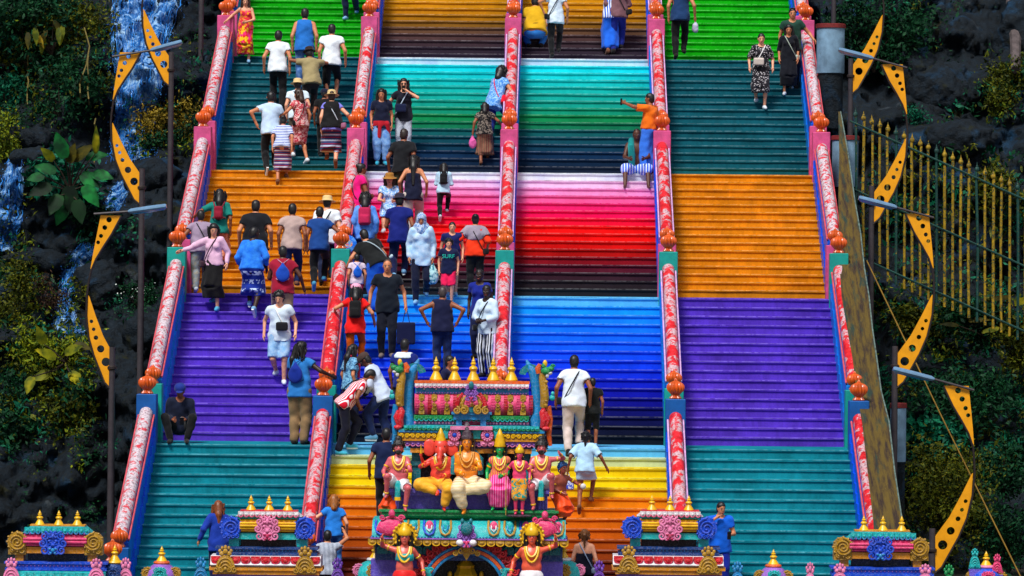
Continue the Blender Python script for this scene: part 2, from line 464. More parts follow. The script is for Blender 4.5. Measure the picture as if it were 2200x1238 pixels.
def body_field(J, sp, h):
    fem, fat = sp.get('fem', 0), sp.get('fat', 1.0)
    pts = np.array([v for k, v in J.items() if np.shape(v) == (3,) and not k.startswith(('fd', 'hd'))])
    lo, hi = pts.min(0)-.22, pts.max(0)+.22; lo[2] = min(J['anl'][2], J['anr'][2], J['P'][2], J['wrl'][2], J['wrr'][2])-.16
    F = Field(lo, hi, h); T, up, rt, fw = J['T'], J['T'][:, 2], J['T'][:, 0], J['T'][:, 1]
    torso_prims(F, J, sp, 0.0)
    for nm in 'lr':
        a, b, c = J['hip'+nm], J['kn'+nm], J['an'+nm]
        F.cap(a, b, .083*fat, .056*fat, .035); F.cap(b, c, .054*fat, .036*fat, .02)
        F.ell(b+(c-b)*.3-np.array([0, .018, 0]), (.047*fat, .047*fat, .10), .02)
        d = J['fd'+nm]; F.cap(c-np.array([0, 0, .045])-d*.02, c-np.array([0, 0, .055])+d*.14, .036, .026, .02)
        F.cap(J['S'+nm], J['el'+nm], .049*fat, .038*fat, .03); F.cap(J['el'+nm], J['wr'+nm], .038*fat, .026*fat, .012)
        w, hd = J['wr'+nm], J['hd'+nm]; F.cap(w, w+hd*.075, .027, .033, .012)
    H, hc = J['H'], J['Hc']
    F.cap(J['N']-up*.04, hc-H[:, 2]*.06-H[:, 1]*.01, .058 if fem else .064, .052, .03)
    F.ell(hc+H[:, 2]*.022-H[:, 1]*.012, (.074, .093, .096), .02, H)
    F.ell(hc-H[:, 2]*.045+H[:, 1]*.02, (.056, .066, .070), .03, H)
    F.ell(hc-H[:, 2]*.095+H[:, 1]*.062, (.022, .02, .02), .02, H)
    F.cap(hc+H[:, 1]*.082+H[:, 2]*.005, hc+H[:, 1]*.105-H[:, 2]*.03, .009, .014, .012)
    for sx in (-1, 1):
        F.ell(hc+H[:, 0]*sx*.078-H[:, 1]*.01-H[:, 2]*.01, (.012, .02, .032), .006, H)
    return F
def torso_prims(F, J, sp, g, low=.0, k=.05):
    fem, fat = sp.get('fem', 0), sp.get('fat', 1.0)
    T, up, rt, fw, P = J['T'], J['T'][:, 2], J['T'][:, 0], J['T'][:, 1], J['P']
    ft = 1+(fat-1)*1.6
    F.ell(P-up*.01, ((.178 if fem else .172)*ft+g, .124*ft+g, .13+g), k, T)
    F.ell(P+up*.16+fw*.01*ft, ((.138 if fem else .160)*ft+g, .098*ft+g, .16+g), k, T)
    F.ell(P+up*.36, ((.142 if fem else .165)*ft+g, .108*ft+g, .17+g), k, T)
    F.cap(J['Sl']*.86+J['Sr']*.14, J['Sr']*.86+J['Sl']*.14, .054*fat+g, .054*fat+g, k)
    for q in 'lr': F.cap(J['N']+up*.01-fw*.015, J['S'+q]*.8+J['N']*.2, .040+g*.6, .046*fat+g*.6, .03)
    if fem:
        for sx in (-1, 1): F.ell(P+up*.345+fw*.075+rt*sx*.066, (.06+g, .055+g, .06+g), .03, T)

def face_parts(J, mi_eye, mi_lip, mi_white):
    H, hc = J['H'], J['Hc']; out = []
    def w(x, y, z): return hc+H@np.array([x, y, z])
    for sx in (-1, 1):
        V, Q = ballVQ((0, 0, 0), (.014, .006, .008)); out.append(((H@V.T).T+w(sx*.031, .0775, .008), Q, mi_white))
        V, Q = ballVQ((0, 0, 0), (.008, .006, .008)); out.append(((H@V.T).T+w(sx*.031, .081, .008), Q, mi_eye))
        V, Q = ballVQ((0, 0, 0), (.02, .006, .0045)); out.append(((H@V.T).T+w(sx*.033, .083, .028), Q, mi_eye))
    V, Q = ballVQ((0, 0, 0), (.024, .008, .008)); out.append(((H@V.T).T+w(0, .084, -.058), Q, mi_lip))
    return out

def local_field(J, keys, pad, h, extra=()):
    pts = np.array([J[k] for k in keys]+list(extra)); return Field(pts.min(0)-pad, pts.max(0)+pad, h)

def make_top(J, sp, c, h, ph):
    """c: sleeve 0..2 (fraction of arm: 1 = elbow, 2 = wrist), hem below pelvis centre, loose"""
    sl, hem, loose = c.get('sleeve', .55), c.get('hem', .10), c.get('loose', .018)
    T, up, rt, fw, P = J['T'], J['T'][:, 2], J['T'][:, 0], J['T'][:, 1], J['P']
    fem, fat = sp.get('fem', 0), sp.get('fat', 1.0); ft = 1+(fat-1)*1.6
    ex = [P-up*(hem+.05)]
    for nm in 'lr': ex += [J['el'+nm] if sl <= 1 else J['wr'+nm]]
    F = local_field(J, ['P', 'C', 'N', 'Sl', 'Sr'], .24, h, ex)
    torso_prims(F, J, sp, loose)
    if hem > -.1:
        bx = (.180 if fem else .178)*ft+loose; by = .126*ft+loose
        F.econe(P+up*.30, P-up*hem, (bx*.84, by*.80), (bx*c.get('flare', 1.03), by*c.get('flare', 1.05)), .03, rt, (c.get('nf', 5), .008), ph)
    for nm in 'lr':
        S_, E_, W_ = J['S'+nm], J['el'+nm], J['wr'+nm]; r0 = .060*fat+loose*.8
        if sl > 0:
            q = min(sl, 1); F.cap(S_, S_+(E_-S_)*q, r0, (.05*fat+loose*(1.2 if sl <= 1 else .7)), .025)
            if sl > 1: F.cap(E_, E_+(W_-E_)*(sl-1)*.97, .047*fat+loose*.6, .034*fat+loose*.7, .02)
        elif sl < 0: pass
    F.wrinkle(.006, 27, ph); F.wrinkle(.009, 13, ph+1)
    # neck opening, square cuffs and hem
    nk = c.get('neck', .05)
    F.cap(J['N']+fw*nk*.4-up*.0, J['N']+up*.2+fw*nk*2.2, .058+nk*.3, .12, 0, 'cut'); F.plane(J['N']+up*.03, up)
    F.plane(P-up*hem, -up)
    if sl <= 0:      # bare shoulders: straps only
        for nm, sx in (('l', -1), ('r', 1)):
            F.cap(J['S'+nm]+rt*sx*.04+up*.03, J['S'+nm]+rt*sx*.06-up*.13, .085, .055, 0, 'cut')
        if c.get('low'): F.plane(P+up*c['low'], up)
    elif sl < 1:
        for nm in 'lr':
            S_, E_ = J['S'+nm], J['el'+nm]; n = E_-S_; e = S_+n*(sl+.12)
            F.cap(e+n*.0, e+n*.8, .09*fat, .09, 0, 'cut')
    return F.mesh()

def make_legs(J, sp, c, h, ph):
    """trousers: len 1 = knee, 2 = ankle"""
    ln, loose = c.get('len', 1.95), c.get('loose', .014); fat = sp.get('fat', 1.0)
    P, T = J['P'], J['T']; up = T[:, 2]
    F = local_field(J, ['P', 'hipl', 'hipr', 'knl', 'knr'], .2, h, [J['anl'], J['anr']] if ln > 1 else ())
    ft = 1+(fat-1)*1.6
    F.ell(P-np.array([0, 0, .02]), ((.176 if sp.get('fem') else .168)*ft+loose*.25, .122*ft+loose*.25, .135), .03)
    for nm in 'lr':
        a, b, cc = J['hip'+nm], J['kn'+nm], J['an'+nm]; q = min(ln, 1)
        F.cap(a, a+(b-a)*q, .088*fat+loose, (.062*fat+loose*1.1), .03)
        if ln > 1: F.cap(b, b+(cc-b)*min(ln-1, 1), .060*fat+loose, .048+loose*c.get('flare', .9), .012); F.ell(b+(cc-b)*.32-np.array([0, .018, 0]), (.054*fat+loose, .056*fat+loose, .12), .03) if ln > 1.4 else None
    F.wrinkle(.006, 26, ph); F.wrinkle(.006, 15, ph+2)
    if sp.get('seat') is None: F.plane(P+up*.11, up)
    if ln < 1:
        for nm in 'lr':
            n = J['kn'+nm]-J['hip'+nm]; e = J['hip'+nm]+n*(ln+.15); F.cap(e, e+n*.6, .1, .1, 0, 'cut')
    return F.mesh()

def make_skirt(J, sp, c, h, ph):
    """skirt or wrap down to z = c['to'] above the lower foot"""
    P, T = J['P'], J['T']; up, rt = T[:, 2], T[:, 0]; fat = 1+(sp.get('fat', 1)-1)*1.6
    kn = (J['knl']+J['knr'])/2; an = (J['anl']+J['anr'])/2
    to = c.get('to', .45); z0 = min(J['anl'][2], J['anr'][2])-.08
    F = local_field(J, ['P', 'hipl', 'hipr', 'knl', 'knr', 'anl', 'anr'], .28, h)
    wx, wy = (.165*fat, .125*fat)
    b = kn.copy(); fl = c.get('flare', 1.15)
    sx, sy = abs(J['knl'][0]-J['knr'][0])/2+.10, abs(J['knl'][1]-J['knr'][1])/2+.10
    F.econe(P+up*.09, kn, (wx*.92, wy*.95), (max(wx*fl, sx), max(wy*fl, sy)), .02, rt, (c.get('nf', 7), .012), ph)
    if to < kn[2]-z0:
        e = kn+(an-kn)*((kn[2]-z0-to)/max(kn[2]-an[2], .1))
        ax, ay = abs(J['anl'][0]-J['anr'][0])/2+.10, abs(J['anl'][1]-J['anr'][1])/2*.8+.09
        F.econe(kn+np.array([0, 0, .03]), e, (max(wx*fl, sx), max(wy*fl, sy)), (max(wx*fl*c.get('fl2', 1.05), ax if 'fl2' not in c else .05), max(wy*fl*min(1, c.get('fl2', 1)), ay if 'fl2' not in c else .05)), .02, rt, (c.get('nf', 7), .014), ph)
    F.ell(P, (wx+.02, wy+.016, .13), .03, T)
    for nm in 'lr':
        F.cap(J['hip'+nm], J['kn'+nm], .10*fat, .078*fat, .05)
        if to < .35: F.cap(J['kn'+nm], J['kn'+nm]+(J['an'+nm]-J['kn'+nm])*.8, .075, .07, .05)
    F.wrinkle(.005, 22, ph)
    F.plane((0, 0, z0+to), (0, 0, -1))
    if sp.get('seat') is None: F.plane(P+up*.11, up)
    return F.mesh()

def make_hair(J, sp, style, h):
    H, hc = J['H'], J['Hc']; T = J['T']
    def w(x, y, z): return hc+H@np.array([x, y, z])
    ex = [w(0, 0, .16), w(0, -.2, -.1)]
    L = {'long': .40, 'verylong': .52, 'bob': .16, 'pony': .34, 'dreads': .42}.get(style, .05)
    dn = np.array([0, 0, -1.0]); back = -T[:, 1]
    ex.append(w(0, -.1, 0)+dn*(L+.05))
    F = local_field(J, ['Hc', 'N'], .20, h, ex)
    big = {'curly': 1.28, 'bald': .0, 'thin': .985, 'dreads': 1.1, 'long': 1.06, 'verylong': 1.06, 'bob': 1.1, 'fluffy': 1.12}.get(style, 1.0)
    if style == 'bald': return None
    nz = (.012, 60) if style in ('curly', 'dreads', 'fluffy') else (.006, 70)
    F.ell(w(0, -.018, .032), (.084*big, .100*big, .098*big), .01, H, cut=(0, .72, -.69, .043 if style not in ('bald', 'thin') else .0), noise=nz)
    F.ell(w(0, -.045, -.02), (.078*big, .070*big, .095*big), .02, H, cut=(0, .9, -.3, .035), noise=nz)
    if style in ('long', 'verylong', 'bob', 'curly'):
        L = L if style != 'curly' else .14
        a = w(0, -.06, .0); nb = J['N']+back*.085
        F.cap(a, nb, .072*big, .064*big, .03)
        if L > .2: F.cap(nb, nb+(J['P']-J['N'])/np.linalg.norm(J['P']-J['N'])*(L-.14)+back*.03, .064, .03, .03)
        for sx in (-1, 1): F.cap(w(sx*.074, -.02, .0), w(sx*.082, -.02, -.04)+dn*min(L, .2)*.7, .028*big, .03*big, .02)
    if style == 'pony':
        F.cap(w(0, -.10, .05), w(0, -.15, .0), .03, .04, .01); F.cap(w(0, -.15, .0), w(0, -.15, -.05)+dn*.20, .04, .018, .02)
    if style == 'bun': F.ell(w(0, -.10, .06), (.05, .05, .05), .01, H, noise=(.004, 80))
    if style == 'dreads':
        F.cap(w(-.03, -.11, .02), w(-.05, -.15, -.04)+dn*.15, .045, .05, .02); F.cap(w(-.05, -.15, -.19), w(-.06, -.15, -.08)+dn*.28, .05, .03, .02)
    V, Q = F.mesh()
    if style in ('long', 'verylong', 'bob', 'curly', 'pony', 'fluffy', 'dreads'):      # loose locks
        g = np.random.default_rng(int(sp.get('seed', 0))+5); parts = [(V, Q, 0)]; Lk = {'long': .36, 'verylong': .46, 'bob': .14, 'curly': .10, 'pony': .10, 'fluffy': .03, 'dreads': .34}[style]
        for i in range(26):
            a = g.uniform(-1.7, 1.7); rr = .09*big; b0 = w(math.sin(a)*rr, -math.cos(a)*rr*1.05-.01, g.uniform(-.02, .09)); q = np.array([math.sin(a)*.3, -abs(math.cos(a))*.25 if abs(a) < 1.6 else .0, 0]); q = H@q
            ln_ = Lk*g.uniform(.5, 1.15)*(1 if abs(a) < 1.9 else .7); wv = g.uniform(-.03, .03)
            P = [b0+(q*.10+dn)*ln_*t+H[:, 0]*wv*math.sin(t*7+i)+(q*.12*ln_) for t in (0, .25, .5, .75, 1.0)]
            parts.append((*tubeVQ(P, [.014, .018, .017, .012, .004], 6), 0))
        if style in ('curly', 'fluffy'):
            for i in range(40):
                a, e = g.uniform(-2.2, 2.2), g.uniform(.0, 1.4); e = max(e, .75) if abs(a) > 1.5 else e; c0 = w(math.sin(a)*math.cos(e)*.092*big, -math.cos(a)*math.cos(e)*.105*big-.015, .03+math.sin(e)*.10*big); r0 = g.uniform(.012, .026); parts.append((*ballVQ(c0, (r0, r0, r0), 6, 4), 0))
        V, Q, _ = join_vq(parts)
    return V, Q
# ------------------------------------------------------------------ the stairs
RUN, TR = 5.4, .2787                      # one flight with its landing; one tread
LZ = {-1: -5.28, 0: -2.64, 1: 0.0, 2: 2.695, 3: 5.245, 4: 7.92, 5: 10.56}   # landing heights
NST = 16
WALLX = (-6.53, -3.32, -.11, 3.09, 6.42); WH = .17
LANES = [(WALLX[i]+WH, WALLX[i+1]-WH) for i in range(4)]
def landY(k): return (k-1)*RUN            # front edge of landing k
def tread(k, i):
    """flight k (below landing k+1), step i (0 lowest): front edge Y and top z"""
    r = (LZ[k+1]-LZ[k])/NST
    return landY(k+1)-(NST-1-i)*TR, LZ[k]+(i+1)*r, r
SIDE = {-1: S(0, 128, 120), 0: S(0, 134, 150), 1: S(92, 60, 192), 2: S(224, 142, 14), 3: S(0, 96, 110), 4: S(14, 176, 6)}
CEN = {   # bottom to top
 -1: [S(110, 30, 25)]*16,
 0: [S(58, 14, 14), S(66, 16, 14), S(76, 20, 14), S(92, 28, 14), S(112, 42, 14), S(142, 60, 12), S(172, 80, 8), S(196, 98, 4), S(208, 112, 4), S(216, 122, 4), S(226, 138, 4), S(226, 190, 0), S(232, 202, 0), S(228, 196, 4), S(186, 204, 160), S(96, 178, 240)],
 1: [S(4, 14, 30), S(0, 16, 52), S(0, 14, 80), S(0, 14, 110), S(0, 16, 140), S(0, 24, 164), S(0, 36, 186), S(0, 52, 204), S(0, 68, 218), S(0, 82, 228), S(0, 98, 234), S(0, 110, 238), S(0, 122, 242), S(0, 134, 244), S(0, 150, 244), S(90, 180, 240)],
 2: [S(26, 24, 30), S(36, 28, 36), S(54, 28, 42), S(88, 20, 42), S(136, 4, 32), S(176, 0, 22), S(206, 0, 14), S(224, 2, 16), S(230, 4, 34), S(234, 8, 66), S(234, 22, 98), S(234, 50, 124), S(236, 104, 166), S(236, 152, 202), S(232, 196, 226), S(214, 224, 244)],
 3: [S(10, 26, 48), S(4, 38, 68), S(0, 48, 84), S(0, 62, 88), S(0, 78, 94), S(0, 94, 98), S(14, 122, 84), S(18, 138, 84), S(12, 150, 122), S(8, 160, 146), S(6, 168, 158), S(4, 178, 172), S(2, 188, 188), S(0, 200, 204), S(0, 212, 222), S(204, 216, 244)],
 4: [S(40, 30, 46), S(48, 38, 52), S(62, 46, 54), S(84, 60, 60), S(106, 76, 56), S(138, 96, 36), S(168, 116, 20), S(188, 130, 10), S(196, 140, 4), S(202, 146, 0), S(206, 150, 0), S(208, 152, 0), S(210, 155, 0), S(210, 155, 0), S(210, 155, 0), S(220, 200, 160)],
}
def sat(c, f=1.06):
    l = .3*c[0]+.55*c[1]+.15*c[2]
    return tuple(max(l+(x-l)*f, .0015) for x in c)
def step_mat(col, dirt=1.0):
    """painted concrete: uneven coats, drips down the risers, grime, scuffs and chips"""
    k = ('step', col, dirt)
    if k in _MC: return _MC[k]
    m, t, b = nodes_of('step_paint'); v = coords(t); col = sat(col)
    big = noise(t, v, 1.3, 4, .6, .4); drip = noise(t, v, 9, 4, .65, .2, (1, 1, .12)); fine = noise(t, v, 34, 4, .7)
    c = mixc(t, ramp(t, big, .32, .68), tuple(x*(1-.28*dirt) for x in col), tuple(min(x*1.14+.003, .85) for x in col))
    c = mixc(t, .42*dirt, c, ramp(t, drip, .32, .66, (.42, .42, .42), (1, 1, 1)), 'MULTIPLY')
    c = mixc(t, .34*dirt, c, ramp(t, fine, .28, .66, (.35, .35, .35), (1, 1, 1)), 'MULTIPLY')
    gr = noise(t, v, 4.2, 6, .7, .5, (1, 1, 2.2)); c = mixc(t, ramp(t, gr, .63, .72, (0, 0, 0), (.5*dirt, .5*dirt, .5*dirt)), c, tuple(x*.35+.006 for x in col))
    sc = noise(t, v, 6.5, 8, .75, .6, (.6, 1, 2.5)); c = mixc(t, ramp(t, sc, .68, .72, (0, 0, 0), (.6*dirt, .6*dirt, .6*dirt)), c, tuple(min(x*.55+.12, .7) for x in col))
    t.links.new(c, b.inputs['Base Color']); b.inputs['Specular IOR Level'].default_value = .10
    t.links.new(ramp(t, fine, .3, .7, (.55, .55, .55), (.75, .75, .75)), b.inputs['Roughness'])
    bump(t, b, fine, .35, .012); _MC[k] = m; return m
def lit_edge_mat(col): return paint(tuple(min(.8, c*.85+.045) for c in sat(col)), .6, .45, 5, .2, True, (tuple(x*.6 for x in sat(col)), .52), spec=.15)  # step nosings painted paler, a highlight put into the colour
lane_word = ('left side', 'centre left', 'centre right', 'right side')
for li, (x0, x1) in enumerate(LANES):
    ln = empty('stair_lane', (0, 0, 0)); tag(ln, kind='structure')
    ln['label'] = ('plain coloured outer stair lane beside the waterfall', 'rainbow graded stair lane crowded with people behind the gate', 'rainbow graded stair lane with the seated bare chested man', 'plain coloured outer stair lane beside the iron fence')[li]
    for k in range(-1, 5):
        for i in range(NST):
            Y, z, r = tread(k, i)
            if k == 4 and i > 12: continue
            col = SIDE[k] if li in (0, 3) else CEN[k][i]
            e0 = -.004
            last = i == NST-1
            depth = (RUN-15*TR+.03) if last else TR+.03
            ov = .022
            pts = [(ov*0+.0, -r-.004 if i else -.3), (0, -.045), (-ov, -.043), (-ov-.004, -.02), (-ov, -.006), (-ov+.008, 0), (depth, 0), (depth, -r*.9)]
            rr = random.Random(li*1000+k*50+i)
            jv = [[(rr.uniform(-.003, .003), rr.uniform(-.0022, .0022)) for _ in range(8)] for _ in range(7)]
            jit = lambda q, n, jv=jv: jv[q][n] if n in (2, 3, 4, 5) else (0, 0)
            mb = MB().prism_x(pts, x0-.02, x1+.02, 6, jit)
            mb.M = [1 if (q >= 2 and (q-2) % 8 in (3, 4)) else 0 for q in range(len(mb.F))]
            o = mb.build('landing_slab' if last else 'step', [step_mat(col, 1.0 if li in (0, 3) else .5), lit_edge_mat(col)], ln, smooth=False, loc=(0, Y, z))
    # solid under the flights
    mb = MB()
    for k in range(-1, 5):
        y0, _, _ = tread(k, 0)
        mb.prism_x([(y0+.3, LZ[k]-.35), (landY(k+1)+.3, LZ[k+1]-.35), (landY(k+1)+1.3, LZ[k+1]-.35), (landY(k+1)+1.3, LZ[k]-.9), (y0, LZ[k]-.9)], x0, x1)
    mb.build('masonry_core', paint(S(90, 88, 84)), ln, smooth=False)

# ------------------------------------------------------------------ balustrades
def flake(white, key):
    """red gloss paint flaking to pale plaster, with grime in the flakes"""
    m, t, b = nodes_of('flaking_paint'); v = coords(t)
    big = noise(t, v, 2.3, 3, .55); mid = noise(t, v, 6, 5, .60, .1, (1, .55, .55)); fine = noise(t, v, 26, 4, .62)
    sm = N(t, 'Math', operation='MULTIPLY_ADD'); t.links.new(big, sm.inputs[0]); sm.inputs[1].default_value = .95; t.links.new(mid, sm.inputs[2])
    th = 1.13-.42*white
    mk = .95 if white > .6 else .72; mask = ramp(t, sm.outputs[0], th-.02, th+.05, (0, 0, 0), (mk, mk, mk))
    red = mixc(t, ramp(t, noise(t, v, 9, 3), .35, .65), S(178, 6, 12), S(226, 34, 44))
    pale = mixc(t, ramp(t, fine, .34, .52), S(108, 84, 92), S(206, 196, 204))
    pale = mixc(t, ramp(t, noise(t, v, 9, 5, .6, .1), .52, .58), pale, S(198, 56, 70))
    red = mixc(t, ramp(t, noise(t, v, 30, 5, .7), .60, .68, (0, 0, 0), (.75, .75, .75)), red, S(226, 140, 140)); red = mixc(t, ramp(t, noise(t, v, 18, 5, .7), .62, .70, (0, 0, 0), (.8, .8, .8)), red, S(84, 14, 18))
    t.links.new(mixc(t, mask, red, pale), b.inputs['Base Color']); b.inputs['Roughness'].default_value = .45
    h = N(t, 'Math', operation='MULTIPLY_ADD'); t.links.new(mask, h.inputs[0]); h.inputs[1].default_value = -.6; t.links.new(fine, h.inputs[2])
    bump(t, b, h.outputs[0], .5, .02)
    return m
WHITE_AMT = {0: (.9, .9, .86, .9, .9, .9), 1: (.4, .5, .34, .5, .66, .7), 2: (.36, .36, .34, .36, .38, .36), 3: (.42, .44, .40, .40, .40, .42), 4: (.34, .34, .36, .74, .82, .82)}
FLK = {w: flake(w, w) for w in sorted({x for v in WHITE_AMT.values() for x in v})}
PINK = paint(S(206, 76, 134), .55, .3, 5); TEAL = paint(S(8, 150, 140), .45, .25); BLUEP = paint(S(0, 84, 160), .45, .25)
WALLB = paint(S(0, 88, 232), .42, .25); WALLC = paint(S(0, 120, 214), .42, .25); TRIMP = paint(S(206, 84, 96), .5, .3, 8); TRIML = paint(S(214, 170, 220), .5, .3, 8)
FIN = paint(S(206, 84, 16), .3, .3, 6, .1, spec=.6); FIN2 = paint(S(180, 62, 10), .35, .3, 6)
PCOL = {-1: BLUEP, 0: BLUEP, 1: TEAL, 2: PINK, 3: PINK, 4: PINK}
def finial(parent, x, y, z, s=1.0):
    prof = [(.10, 0), (.115, .02), (.09, .05), (.075, .075), (.10, .10), (.150, .15), (.168, .20), (.160, .25), (.125, .29), (.07, .315), (.035, .33), (.03, .35), (.012, .372), (.002, .38)]
    f = MB().lathe([(a*s, b*s) for a, b in prof], n=64, lobes=16, amp=-.17).build('finial', FIN, parent)
    f.location = (x, y, z); return f
bal_lab = ('white flaked balustrade at the outer left, beside the lamp posts', 'patchy white and red balustrade dividing the crowd from the left lane', 'middle balustrade with glossy red rail down to the gate', 'red speckled balustrade beside the seated bare chested man', 'outer right balustrade along the mossy apron and round drums')
for wi, X in enumerate(WALLX):
    ba = empty('balustrade', (X, landY(0), LZ[-1])); tag(ba, bal_lab[wi], 'balustrade', 'painted balustrades of the stairs')
    off = Vector((X, landY(0), LZ[-1]))
    def put(o):
        o.location = Vector(o.location)-off; return o
    for k in range(-1, 5):
        yt, zt = landY(k+1), LZ[k+1]                  # top of this flight
        yb = tread(k, 0)[0]; zb = LZ[k]
        ra, rb = (yt-.17, zt+.56), (yb-.02, zb+1.22)   # rail axis, top and bottom ends
        # stepped side wall: follows the steps on the inside, rail line on top
        slope = (ra[1]-rb[1])/(ra[0]-rb[0])
        topl = lambda y: rb[1]+(y-rb[0])*slope
        pts = [(yb-.02, zb-.4), (yt+.02, zt-.9), (yt+.02, topl(yt+.02)-.10), (yb-.02, topl(yb-.02)-.10)]
        w = MB().prism_x([(p[0], p[1]) for p in pts], X-WH+.03, X+WH-.03).build('wall_panel', WALLB if k != 1 else WALLC, None, smooth=False)
        put(w).parent = ba
        # saw-tooth skirting standing proud of the wall, one tooth over each step
        sk = MB()
        for i in range(NST):
            Y, z, r = tread(k, i)
            for sx in (-1, 1):
                xa = X+sx*(WH-.03); xb2 = X+sx*(WH+.002)
                sk.box(min(xa, xb2), max(xa, xb2), Y-.16, Y+.119, z-.3, z+.30)
        o = sk.build('stepped_skirting', WALLC if k % 2 else WALLB, None, smooth=False); put(o).parent = ba
        # coping with raised borders, and the rounded rail
        d = Vector((0, ra[0]-rb[0], ra[1]-rb[1])).normalized(); n = Vector((0, -d.z, d.y))
        A, B = Vector((X, ra[0], ra[1])), Vector((X, rb[0], rb[1]))
        cop = MB(); 
        for sx in (-1, 1):
            cop.tube([A+Vector((sx*.140, 0, 0))-n*.045, B+Vector((sx*.140, 0, 0))-n*.045], .018, 8)
        o = cop.build('coping_border', TRIML if wi in (2, 3) else TRIMP, None); put(o).parent = ba
        rl = MB(); nseg = 24; rr = random.Random(wi*10+k)
        P = [A.lerp(B, i/nseg)+Vector((rr.uniform(-.003, .003), 0, 0))+n*rr.uniform(-.003, .003) for i in range(nseg+1)]
        P = [A+d*.06-n*.05, A+d*.05-n*.01]+P
        rl.tube(P, [.04, .1]+[.118]*(nseg+1), 16)
        o = rl.build('rail', FLK[WHITE_AMT[wi][k+1]], None); put(o).parent = ba
        # posts: one at the top of the flight, one at its foot
        m = PCOL[k]
        p1 = MB().box(X-WH-.012, X+WH+.012, yt-.15, yt+.17, zt-.45, zt+.90, .012).build('post', m, None, smooth=False); put(p1).parent = ba
        f = finial(p1, X, yt+.01, zt+.90); f.location = Vector(f.location)-off
        f.location = f.location-Vector(p1.location)-Vector((0, 0, 0)) + Vector((0,0,0)) if False else f.location + Vector((0,0,0))
        f.location = Vector((X, yt+.01, zt+.90))
        p2 = MB().box(X-WH-.008, X+WH+.008, yb-.34, yb-.03, zb-.2, zb+1.06, .012).build('post', m, None, smooth=False); put(p2).parent = ba
        f2 = finial(p2, X, yb-.18, zb+1.06, .92)
        # low wall along the landing between the posts of two flights
        if k < 4:
            lw = MB().box(X-.10, X+.10, yt+.17, tread(k+1, 0)[0]-.34 if k < 4 else yt+.9, zt-.4, zt+.74).build('landing_wall', PCOL[k+1], None, smooth=False); put(lw).parent = ba

# ------------------------------------------------------------------ plaza
g = mesh_obj('ground', [(-900, -900, 0), (900, -900, 0), (900, 900, 0), (-900, 900, 0)], [(0, 1, 2, 3)], paint(S(120, 112, 100), .8, .3, .6), loc=(0, 0, LZ[-1]-.01)); tag(g, kind='structure')
# ------------------------------------------------------------------ rock, water and plants beside the stairs
def fbm(x, y, seed=0, octv=5, f=1.0, gain=.52):
    r = np.random.default_rng(seed); out = np.zeros(np.broadcast(x, y).shape); a = 1.0
    for _ in range(octv):
        for _k in range(3):
            th = r.uniform(0, 6.28); p = r.uniform(0, 6.28); q = f*r.uniform(.7, 1.4)
            out = out+a*np.sin((x*math.cos(th)+y*math.sin(th))*q*2+p+1.3*np.sin((y*math.cos(th)-x*math.sin(th))*q*1.3+p*2))
        a *= gain; f *= 1.95
    return out/3
def rock_mat():
    m, t, b = nodes_of('rock'); v = coords(t)
    n1 = noise(t, v, .9, 6, .65, .4); n2 = noise(t, v, 7, 6, .7); n3 = noise(t, v, .35, 3)
    c = mixc(t, ramp(t, n2, .35, .7), S(2, 9, 15), S(16, 32, 44))
    c = mixc(t, ramp(t, n1, .55, .70), c, S(14, 56, 86))
    c = mixc(t, ramp(t, noise(t, v, 1.7, 5, .6), .60, .70), c, S(30, 32, 6))
    c = mixc(t, ramp(t, noise(t, v, 2.1, 4, .6, 0, (1, 1, .25)), .64, .72), c, S(52, 60, 66))
    t.links.new(c, b.inputs['Base Color']); b.inputs['Roughness'].default_value = .75; b.inputs['Specular IOR Level'].default_value = .25
    bump(t, b, n2, .9, .12); return m
ROCK = rock_mat()
def rock_depth(side, x, z):
    """depth of the rock face at height z"""
    base = 7.5+1.25*(z+1.5)*.8 if side < 0 else 9.5+1.35*(z+1.5)*.8
    led = .9*np.abs(np.sin(z*.9+.6*np.sin(x*.7)+side))
    rid = np.abs(fbm(x*1.0, z*1.3, 33 if side < 0 else 39, 5, .7, .58))+.5*np.abs(fbm(x, z, 43+side, 4, 2.2, .6))
    return base+fbm(x*1.0, z*1.0, 3 if side < 0 else 9, 6, .45, .6)*.9+led-rid*.75
RGRID = {}
for side, nm, lab in ((-1, 'rock_face', 'dark wet limestone face behind the waterfall'), (1, 'rock_face', 'dark limestone slope behind the iron fence')):
    nx, nz = 160, 250
    xs = np.linspace(-15, -6.4, nx) if side < 0 else np.linspace(6.5, 16, nx); zs = np.linspace(-5.6, 19, nz)
    Xg, Zg = np.meshgrid(xs, zs, indexing='ij'); Yg = rock_depth(side, Xg, Zg)
    RGRID[side] = (xs, zs, Yg)
    V = np.stack([Xg, Yg, Zg], -1).reshape(-1, 3); I = np.arange(nx*nz).reshape(nx, nz)
    Q = np.stack([I[:-1, :-1], I[1:, :-1], I[1:, 1:], I[:-1, 1:]], -1).reshape(-1, 4)
    o = quad_mesh(nm, V, Q, ROCK); tag(o, kind='structure'); o['label'] = lab
